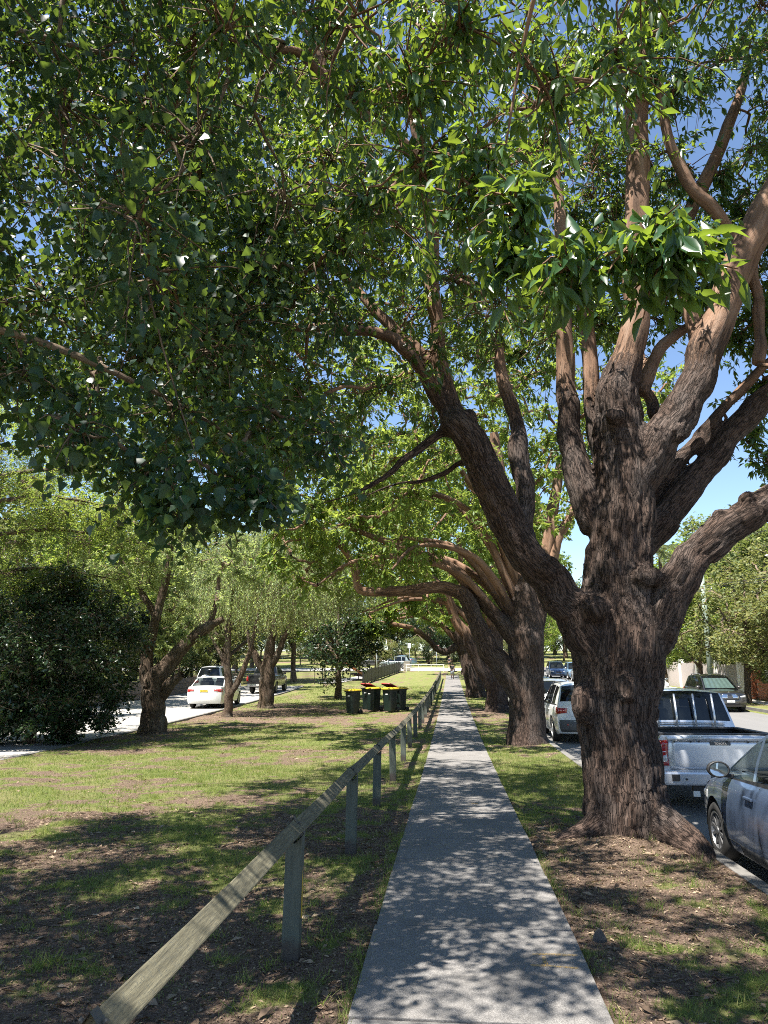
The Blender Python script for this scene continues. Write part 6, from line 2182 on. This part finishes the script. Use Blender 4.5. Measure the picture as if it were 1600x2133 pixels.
for k in range(NP):
    ya, yb = 65.2 + 31.5 * k / NP, 65.2 + 31.5 * (k + 1) / NP
    xa, xb = -7.8 + 1.12 * k / NP, -7.8 + 1.12 * (k + 1) / NP
    za, zc = float(gz(ya)) - zb0, float(gz(yb)) - zb0
    zc = za + (zc - za) * .6
    V = []
    for (x, yv, z) in ((xa, ya + .05, za), (xb, yb - .05, zc)):
        for dx in (-.03, .03):
            for dz in (.06, 1.22):
                V.append((x + dx + 7.8, yv - 65.2, z + dz))
    MB().add(V, [(0, 1, 3, 2), (4, 6, 7, 5), (0, 4, 5, 1), (2, 3, 7, 6), (1, 5, 7, 3), (0, 2, 6, 4)]).build('panel', M['fence_brown'], pan)
    MB().box((xa + 7.8, ya - 65.2, za + .66), (.09, .09, 1.36)).build('post', M['fence_black'], pan)
    MB().box(((xa + xb) / 2 + 7.8 + .035, (ya + yb) / 2 - 65.2, (za + zc) / 2 + .2), (.02, yb - ya - .1, .05)).build('rail', M['fence_black'], pan)

# playground surface and path
strip('playground_path', -12.2, -10.4, np.arange(66, 84, 2.0), .03, M['concrete_pale'], xfun=lambda y: (y - 66) * .12)

# ---- slide
M['slide_orange'] = plain('orange_plastic', (0.55, 0.17, 0.035), 0.4, var=0.12, scale=2)
M['rubber_red'] = plain('red_rope', (0.20, 0.035, 0.03), 0.7)
sl = tag(empty('playground_slide', g3(-11.4, 72)), 'orange slide coming down from a black tower behind the playground fence', 'slide')
V, F = [], []
for k in range(13):
    t = k / 12
    x = 0.2 + 2.9 * t
    z = 1.85 - 1.55 * (t ** 1.05) + .14 * max(0, t - .85) / .15
    for (dy, dz) in ((-.34, .30), (-.30, .02), (0, 0), (.30, .02), (.34, .30)):
        V.append((x, dy, z + dz))
    if k:
        for q in range(4): F.append(((k - 1) * 5 + q, (k - 1) * 5 + q + 1, k * 5 + q + 1, k * 5 + q))
ch = MB().add(V, F).build('chute', M['slide_orange'], sl, smooth=True)
md = ch.modifiers.new('t', 'SOLIDIFY'); md.thickness = .03
for (x, yv) in ((-1.1, -.6), (.2, -.6), (-1.1, .6), (.2, .6)):
    MB().tube([(x, yv, -.1), (x, yv, 3.2)], .05, 8).build('post', M['fence_black'], sl)
MB().box((-.45, 0, 1.82), (1.4, 1.3, .08)).build('platform', M['fence_black'], sl)
MB().box((-.45, 0, 3.25), (1.9, 1.8, .10), None, .6).build('tower_roof', M['grey_plastic'], sl)
for yv in (-.62, .62):
    MB().box((-.45, yv, 2.3), (1.3, .03, .7)).build('side_panel', M['fence_black'], sl)
bs = tag(empty('rope_basket', g3(-9.0, 74)), 'red and black rope play basket at the foot of the slide', 'play basket')
m2 = MB(); m2.lathe([(1.15, .55), (1.2, .62), (1.15, .70), (1.1, .62)], 24, 'z', close=True); m2.build('ring', M['fence_black'], bs, True)
m2 = MB(); m2.lathe([(1.12, .6), (.6, .35), (.05, .28)], 16, 'z'); m2.build('net', M['rubber_red'], bs)
for k in range(4):
    a = k * 1.57 + .4
    MB().tube([(1.15 * math.cos(a), 1.15 * math.sin(a), .6), (1.3 * math.cos(a), 1.3 * math.sin(a), -.1)], .05, 6).build('leg', M['fence_black'], bs)

# ---- cabinet, lamp post, signs, guard rail at the far end
M['cabinet'] = plain('cabinet_paint', (0.30, 0.27, 0.22), 0.6, var=0.12)
M['galv'] = plain('galvanised_steel', (0.42, 0.45, 0.47), 0.45, 0.4, var=0.12)
cb = tag(empty('utility_cabinet', g3(-5.9, 97.6)), 'beige utility cabinet at the end of the brown panel fence', 'cabinet')
MB().box((0, 0, .62), (.85, .5, 1.2)).build('body', M['cabinet'], cb, bevel=.02)
MB().box((0, 0, 1.25), (.95, .6, .06)).build('cap', M['concrete_pale'], cb, bevel=.01)
MB().box((0, -.256, .62), (.76, .012, 1.0)).build('door', M['cabinet'], cb)
lp = tag(empty('street_lamp', g3(-9.1, 90)), 'grey street lamp post rising behind the playground', 'street lamp')
MB().tube([(0, 0, -.1), (0, 0, 2), (0, 0, 5.4)], [.10, .085, .06], 10).build('pole', M['galv'], lp, True)
MB().tube([(0, 0, 5.3), (-.25, 0, 5.6), (-.8, 0, 5.75)], .035, 8).build('arm', M['galv'], lp, True)
MB().box((-1.1, 0, 5.76), (.6, .24, .10)).build('lamp_head', M['galv'], lp, bevel=.03)


def sign_post(x, yv, h, label, board=None, col=None):
    t = tag(empty('sign_post', (x, yv, gzf(x, yv))), label, 'sign')
    MB().tube([(0, 0, -.1), (0, 0, h)], .035, 8).build('pole', M['galv'], t, True)
    if board:
        MB().box((0, -.045, h - board[1] / 2), (board[0], .012, board[1])).build('board', col, t)
    return t


sign_post(-8.2, 93, 4.2, 'tall thin grey pole beside the brown panel fence')
sign_post(-6.0, 105.5, 3.6, 'thin sign pole by the cross street with a pale narrow board', (.45, .7), M['plate_white'])
M['pink'] = plain('faded_red_sign', (0.42, 0.20, 0.19), 0.6)
sign_post(-2.2, 107.5, 3.3, 'faded pink sign board on a pole across the cross street', (.75, .75), M['pink'])
gr_ = tag(empty('guard_rail', g3(-6, 96.6)), 'low white guard rail along the cross street', 'guard rail')
for zz in (.45, .85):
    MB().tube([(0, 0, zz), (5.0, 0, zz)], .03, 6).build('rail', M['plate_white'], gr_)
for k in range(4):
    MB().tube([(.1 + k * 1.6, 0, -.1), (.1 + k * 1.6, 0, .88)], .035, 6).build('post', M['plate_white'], gr_)

# ---- wall and wheel stop by the driveway
M['stone'] = plain('rough_stone', (0.26, 0.19, 0.135), 0.9, var=0.35, scale=2.2, bmp=0.6)
rw = tag(empty('stone_retaining_wall', g3(-18.6, 26)), 'low brown stone retaining wall behind the parked white cars', 'wall')
gs = np.random.default_rng(5)
for c in range(3):
    yv = 26.0 + (0 if c % 2 == 0 else .6)
    while yv < 62:
        ln_ = gs.uniform(.9, 1.4)
        mb = MB().box((gs.uniform(-.03, .03), yv + ln_ / 2 - 26, .17 + c * .335 + float(gz(yv)) - float(gz(26))), (.40, ln_ - .02, .325))
        mb.build('stone_block', M['stone'], rw, bevel=.03)
        yv += ln_
ws = tag(empty('wheel_stop', (-16.9, 39.3, float(gz(39.3)))), 'pale concrete wheel stop on the driveway beside the white sedan', 'wheel stop')
MB().add([(-.8, -.09, -.02), (.8, -.09, -.02), (.8, .09, -.02), (-.8, .09, -.02), (-.76, -.05, .11), (.76, -.05, .11), (.76, .05, .11), (-.76, .05, .11)], [(3, 2, 1, 0), (4, 5, 6, 7), (0, 1, 5, 4), (1, 2, 6, 5), (2, 3, 7, 6), (3, 0, 4, 7)]).build('block', M['concrete_pale'], ws, bevel=.015)

# ---- across the road: wall, brick pillar, pole, wires, lamp
M['render_wall'] = plain('pale_rendered_wall', (0.42, 0.37, 0.35), 0.85, var=0.12, scale=1.0)
M['white_wall'] = plain('white_wall', (0.74, 0.73, 0.70), 0.8, var=0.08, scale=1.0)
M['brick'] = plain('orange_brick', (0.36, 0.13, 0.065), 0.85, var=0.35, scale=9.0)
M['mortar'] = plain('mortar', (0.36, 0.30, 0.25), 0.9)
w1 = tag(empty('garden_wall', g3(17.9, 48.5)), 'pale pinkish rendered garden wall across the road', 'wall')
for k in range(7):
    ya = 48.5 + k * 4.0
    za = float(gz(ya)) - float(gz(48.5))
    MB().box((0, ya - 48.5 + 2, za + .95), (.2, 3.7, 2.0)).build('wall_panel', M['render_wall'], w1)
    MB().box((0, ya - 48.5, za + 1.05), (.36, .36, 2.2)).build('pier', M['white_wall'], w1, bevel=.01)
w2 = tag(empty('white_wall', g3(17.9, 34)), 'white boundary wall at the right edge across the road', 'wall')
for k in range(3):
    ya = 34 + k * 3.6
    MB().box((0, ya - 34 + 1.7, float(gz(ya)) - float(gz(34)) + .85), (.2, 3.5, 1.75)).build('wall_panel', M['white_wall'], w2)
bpil = tag(empty('brick_pillar', g3(17.6, 45.8)), 'orange brick gate pillar between the pale and white walls', 'pillar')
MB().box((0, 0, .95), (.54, .54, 1.9)).build('mortar_core', M['mortar'], bpil)
bme = MB().box((0, 0, 0), (.275, .13, .085)).mesh('brick'); bme.materials.append(M['brick'])
for c in range(19):
    for (side, rz) in ((-1, 0), (1, 0), (-2, 90), (2, 90)):
        for q in (-1, 1):
            o = link('brick', bme, None, bpil)
            off = q * .143 + (.04 if c % 2 else -.04)
            zz = .06 + c * .10
            if abs(side) == 1: o.location = (off, side * .225, zz)
            else: o.location = (math.copysign(.225, side), off, zz)
            o.rotation_euler = (0, 0, R_(rz))
MB().box((0, 0, 1.95), (.66, .66, .08)).build('coping', M['mortar'], bpil, bevel=.01)
lw = tag(empty('brick_wall', g3(17.7, 41.2)), 'low orange brick wall running towards the brick pillar', 'wall')
MB().box((0, 2.1, .55), (.20, 4.2, 1.1)).build('mortar_core', M['mortar'], lw)
b2 = MB().box((0, 0, 0), (.12, .38, .12)).mesh('brick'); b2.materials.append(M['brick'])
for c in range(8):
    for k in range(10):
        o = link('brick', b2, None, lw)
        o.location = (-.055, .22 + k * .405 + (.18 if c % 2 else 0) , .08 + c * .138)
M['pole_green'] = plain('treated_pole', (0.26, 0.32, 0.26), 0.75, var=0.15, scale=3)
pp = tag(empty('power_pole', g3(15.0, 45.3)), 'pale green timber power pole beside the dark four-wheel drive', 'power pole')
MB().tube([(0, 0, -.2), (0, 0, 4), (0, 0, 9.2)], [.17, .15, .12], 12).build('pole', M['pole_green'], pp, True)
MB().box((0, 0, 8.9), (2.2, .10, .12)).build('crossarm', M['post'], pp)
MB().box((0, 0, 6.3), (1.2, .09, .10)).build('crossarm', M['post'], pp)
for (x, zz) in ((-.5, 6.38), (.5, 6.38), (-1.0, 9.0), (1.0, 9.0)):
    MB().lathe([(.03, 0), (.05, .03), (.03, .08), (.045, .12), (.01, .15)], 8, 'z', (x, 0, zz)).build('insulator', M['plate_white'], pp)
for q, (x, zz) in enumerate(((14.5, 6.5), (15.5, 6.5), (14.0, 9.1), (16.0, 9.1))):
    P = [(x + .3 * t, 45.3 - 45 * t, zz - .9 * math.sin(math.pi * t) + float(gz(45.3)) * (1 - t)) for t in np.linspace(0, 1, 14)]
    o = MB().tube(P, .011, 4).build('power_line', M['ink'])
    tag(o, ['lower power line nearer the road, strung to the green pole', 'lower power line farther from the road, strung to the green pole', 'upper power line nearer the road, strung to the green pole', 'upper power line farther from the road, strung to the green pole'][q], 'power line', 'overhead lines')
sl2 = tag(empty('street_lamp', g3(16.6, 34.5)), 'street lamp head on a long arm at the right edge', 'street lamp')
MB().tube([(0, 0, -.1), (0, 0, 4), (0, 0, 7.0)], [.12, .1, .07], 10).build('pole', M['galv'], sl2, True)
MB().tube([(0, 0, 6.6), (-.7, .2, 6.95), (-1.5, .4, 7.02)], .035, 8).build('arm', M['galv'], sl2, True)
m2 = MB(); m2.lathe([(.01, -.35), (.10, -.25), (.13, 0), (.11, .2), (.04, .35), (.01, .36)], 12, 'x', (-1.8, .45, 7.02)); m2.V = [(v[0], v[1], 7.02 + (v[2] - 7.02) * .55) for v in m2.V]
m2.build('lamp_head', M['plate_white'], sl2, True)

# ---- stone at the path edge
m2 = MB()
prof = [(.001, -.05), (.11, -.04), (.10, .02), (.065, .08), (.02, .12), (.001, .125)]
m2.lathe(prof, 9)
gs2 = np.random.default_rng(8)
m2.V = [(v[0] * (1 + gs2.uniform(-.25, .25)), v[1] * (1 + gs2.uniform(-.25, .25)), v[2]) for v in m2.V]
st = m2.build('edge_stone', plain('grey_stone', (0.055, 0.052, 0.05), 0.9, var=.4, scale=12, bmp=.5))
st.scale = (.48, .48, .55)
st.location = (.87, 5.68, gzf(.87, 5.68) + .01)
tag(st, 'small pointed grey stone in the soil beside the path slabs', 'stone')

# ---- people
M['skin'] = plain('skin', (0.42, 0.25, 0.17), 0.6, var=0.06)
M['black_cloth'] = plain('black_cloth', (0.015, 0.015, 0.017), 0.85)
M['pale_cloth'] = plain('pale_cloth', (0.50, 0.52, 0.58), 0.85)
M['dark_hair'] = plain('dark_hair', (0.025, 0.016, 0.012), 0.6)
M['white_shoe'] = plain('white_shoe', (0.72, 0.72, 0.72), 0.6)


def skin_mesh(name, verts, edges, radii, mat, parent, root=0, sub=1):
    me = bpy.data.meshes.new(name)
    me.from_pydata(verts, edges, [])
    o = link(name, me, mat, parent)
    o.modifiers.new('skin', 'SKIN')
    for i, r in enumerate(radii):
        me.skin_vertices[0].data[i].radius = (r, r) if not isinstance(r, tuple) else r
        me.skin_vertices[0].data[i].use_root = i == root
    sd = o.modifiers.new('sub', 'SUBSURF'); sd.levels = sub; sd.render_levels = sub
    dg = bpy.context.evaluated_depsgraph_get()
    m3 = bpy.data.meshes.new_from_object(o.evaluated_get(dg))
    o.modifiers.clear()
    o.data = m3
    m3.materials.clear(); m3.materials.append(mat)
    for q in m3.polygons: q.use_smooth = True
    return o


def person(label, top, bottom):
    """walking away, one leg forward; faces +Y"""
    t = tag(empty('person'), label, 'person', 'people on the footpath')
    V = [(0, 0, .95), (0, 0, 1.15), (0, .02, 1.38), (0, .03, 1.47), (0, .04, 1.56), (0, .05, 1.66),
         (.17, .02, 1.37), (.22, -.06, 1.10), (.22, .05, .88), (.22, .09, .79), (-.17, .02, 1.37), (-.22, .10, 1.10), (-.21, .24, .92), (-.20, .28, .84),
         (.09, 0, .90), (.10, .18, .50), (.10, .20, .09), (.10, .32, .04), (-.09, 0, .90), (-.09, -.02, .49), (-.09, -.30, .13), (-.09, -.20, .05)]
    E_ = [(0, 1), (1, 2), (2, 3), (3, 4), (4, 5), (2, 6), (6, 7), (7, 8), (8, 9), (2, 10), (10, 11), (11, 12), (12, 13), (0, 14), (14, 15), (15, 16), (16, 17), (0, 18), (18, 19), (19, 20), (20, 21)]
    Rr = [.13, .12, .12, .055, .085, .08, .06, .045, .036, .03, .06, .045, .036, .03, .095, .06, .04, .035, .095, .06, .04, .035]
    skin_mesh('body', V, E_, Rr, M['skin'], t)
    skin_mesh('shirt', [(0, 0, .98), (0, 0, 1.15), (0, .02, 1.38), (.17, .02, 1.385), (.20, -.01, 1.24), (-.17, .02, 1.385), (-.20, .06, 1.24)], [(0, 1), (1, 2), (2, 3), (3, 4), (2, 5), (5, 6)], [(.19, .14), (.165, .13), (.17, .13), .075, .068, .075, .068], top, t)
    skin_mesh('shorts', [(0, 0, .99), (0, 0, .88), (.10, .02, .82), (.105, .13, .60), (-.10, 0, .82), (-.10, -.01, .58)], [(0, 1), (1, 2), (2, 3), (1, 4), (4, 5)], [(.18, .135), (.17, .14), .115, .095, .115, .095], bottom, t)
    skin_mesh('hair', [(0, .03, 1.68), (0, -.02, 1.60), (0, -.05, 1.50)], [(0, 1), (1, 2)], [.095, .085, .04], M['dark_hair'], t)
    for (x, yv, z, rot) in ((.10, .25, .035, 0), (-.09, -.27, .08, -.7)):
        MB().box((x, yv, z), (.09, .26, .08), Matrix.Rotation(rot, 3, 'X')).build('shoe', M['white_shoe'], t, bevel=.02)
    return t


pe = person('person in black top and pale shorts walking away along the footpath', M['black_cloth'], M['pale_cloth'])
pe.location = (-.02, 75.5, gzf(0, 75.5) + .02)
p2 = person('dark-clothed person standing far off past the end of the footpath', M['black_cloth'], M['black_cloth'])
p2.location = (-.35, 108.5, gzf(-.35, 108.5) + .02)
bag = MB().box((0, 0, 0), (.10, .22, .30), None, .8).build('shoulder_bag', M['black_cloth'], None, bevel=.03)
bag.location = (.22, 75.5, gzf(0, 75.5) + .95)
tag(bag, 'black bag hanging at the side of the walking person', 'bag')

# ================================================================== GRASS AND LITTER
def scatter(n, x0, x1, y0, y1, g, power=1.0):
    x = g.uniform(x0, x1, n)
    y = y0 + (y1 - y0) * g.random(n) ** power
    ok = (np.abs(x) > 0.73) & (x < 2.45) & (x > drive_edge(y) + 0.2)
    return x[ok], y[ok]


g = np.random.default_rng(77)
TB = (np.array([(0, -0.5, 0), (0, 0.5, 0), (0.5, 0.38, -0.04), (0.5, -0.38, -0.04), (1.0, 0, -0.28)]), [np.array([(0, 1, 2, 3)]), np.array([(3, 2, 4)])])


def blades(P, L, W, g, name):
    """bent blades of three faces close by, single slivers further off"""
    n = len(P)
    D = np.column_stack([g.normal(size=(n, 2)) * 0.55, np.ones(n)])
    N = np.column_stack([g.normal(size=(n, 2)), np.full(n, 0.3)])
    D = nrm(D); S = nrm(np.cross(D, N)); U = np.cross(S, D)
    near = P[:, 1] < 6.5
    VV, F4, F3, o = [], [], [], 0
    for sel, TV in ((near, TB[0]), (~near, np.array([(0, -0.6, 0), (0, 0.6, 0), (1.0, 0, -0.2)]))):
        k = int(sel.sum())
        V = P[sel][:, None] + TV[None, :, 0:1] * (L[sel][:, None, None] * D[sel][:, None]) + TV[None, :, 1:2] * (W[sel][:, None, None] * S[sel][:, None]) + TV[None, :, 2:3] * (L[sel][:, None, None] * U[sel][:, None])
        ofs = (np.arange(k) * len(TV))[:, None, None] + o
        if len(TV) == 5:
            F4.append((TB[1][0][None] + ofs).reshape(-1, 4)); F3.append((TB[1][1][None] + ofs).reshape(-1, 3))
        else:
            F3.append((np.array([(0, 1, 2)])[None] + ofs).reshape(-1, 3))
        VV.append(V.reshape(-1, 3)); o += k * len(TV)
    return mesh_np(name, np.vstack(VV), F4 + F3)


px0, py0, pl, pw = [], [], [], []
for (n, a, c_, y0, y1, l0, l1, w_) in ((200000, -5, 2.45, 2.2, 9.5, .018, .06, .0035), (110000, -10, 2.45, 9.5, 20, .03, .065, .006), (50000, -12, 2.45, 20, 34, .035, .07, .011), (24000, -11, 2.45, 34, 62, .05, .085, .02)):
    x, y = scatter(n, a, c_, y0, y1, g)
    d = grass_density(x, y)
    ok = g.random(len(x)) < np.maximum(d ** 1.3, .16)
    x, y, d = x[ok], y[ok], d[ok]
    px0.append(x); py0.append(y)
    pl.append(g.uniform(l0, l1, len(x)) * (0.6 + 0.6 * d)); pw.append(np.full(len(x), w_) * g.uniform(0.7, 1.3, len(x)))
# taller tufts
tn = 1500
x, y = scatter(tn, -6, 2.45, 2.4, 16, g)
d = grass_density(x, y)
ok = g.random(len(x)) < 0.25 + 0.6 * d
x, y = x[ok], y[ok]
for k in range(22):
    px0.append(x + g.normal(size=len(x)) * 0.03); py0.append(y + g.normal(size=len(x)) * 0.03)
    pl.append(g.uniform(.05, .13, len(x))); pw.append(np.full(len(x), .0045))
for sx in (-1, 1):
    ne = 9000
    ye_ = g.uniform(2, 30, ne) ** 1.0
    xe_ = sx * (0.695 + np.abs(g.normal(size=ne)) * .05)
    k_ = g.random(ne) < np.clip(fbm(np.column_stack([ye_ * 1.4, np.full(ne, sx * 5.)]), 3, 4) * 2.4 - .75, 0, 1)
    px0.append(xe_[k_]); py0.append(ye_[k_]); pl.append(g.uniform(.03, .08, k_.sum())); pw.append(np.full(k_.sum(), .0045))
X, Y = np.concatenate(px0), np.concatenate(py0)
ok = (np.abs(X) > 0.69) & (X < 2.47)
X, Y, LL_, WW_ = X[ok], Y[ok], np.concatenate(pl)[ok], np.concatenate(pw)[ok]
P = np.column_stack([X, Y, ground_z(X, Y) - 0.004])
o = link('grass', blades(P, LL_, WW_, g, 'grass'), M['grass'])
tag(o, 'short patchy grass on the lawn and verge', 'grass', kind='stuff')

# fallen leaves and bark chips
xs_, ys_ = [], []
for (n, a, c_, y0, y1) in ((62000, -5.5, 2.45, 2.2, 10), (24000, -9, 2.45, 10, 20), (9000, -12, -4, 20, 36), (1500, -1.6, 1.6, 2, 14)):
    x, y = scatter(n, a, c_, y0, y1, g)
    ok = g.random(len(x)) > grass_density(x, y) * 0.8
    xs_.append(x[ok]); ys_.append(y[ok])
X, Y = np.concatenate(xs_), np.concatenate(ys_)
n = len(X)
P = np.column_stack([X, Y, ground_z(X, Y) + g.uniform(0.002, 0.012, n)])
a = g.uniform(0, 2 * np.pi, n)
D = np.column_stack([np.cos(a), np.sin(a), g.normal(size=n) * 0.25])
N = np.column_stack([g.normal(size=(n, 2)) * 0.35, np.ones(n)])
big = g.random(n) < 0.04
L = np.where(big, g.uniform(.06, .11, n), g.uniform(.012, .042, n)) * np.where(Y > 18, 1.6, 1.0)
V, F = leaves_np(P, D, N, L, L * g.uniform(.25, .5, n), T_QUAD)
tag(link('leaf_litter', mesh_np('leaf_litter', V, F), M['litter']), 'brown fallen leaves and bark chips on the bare soil', 'leaf litter', kind='stuff')

# fallen twigs
nt_ = 620
x, y = scatter(nt_, -4.5, 2.4, 2.4, 12, g)
n = len(x)
a = g.uniform(0, 2 * np.pi, n)
ln = g.uniform(0.08, 0.32, n)
t = np.linspace(-.5, .5, 4)
TX = x[:, None] + np.cos(a)[:, None] * ln[:, None] * t + g.normal(size=(n, 4)) * 0.012
TY = y[:, None] + np.sin(a)[:, None] * ln[:, None] * t + g.normal(size=(n, 4)) * 0.012
ok = (np.abs(TX) > 0.72).all(1) & (TX < 2.45).all(1)
TX, TY = TX[ok], TY[ok]
TZ = ground_z(TX.ravel(), TY.ravel()).reshape(TX.shape) + 0.008
V, F, _, _ = batch_tubes(np.stack([TX, TY, TZ], -1), np.linspace(.005, .002, 4)[None].repeat(len(TX), 0), 4)
tag(link('twig_litter', mesh_np('twig_litter', V, F, True), M['twig']), 'thin fallen twigs strewn over the soil', 'twigs', kind='stuff')
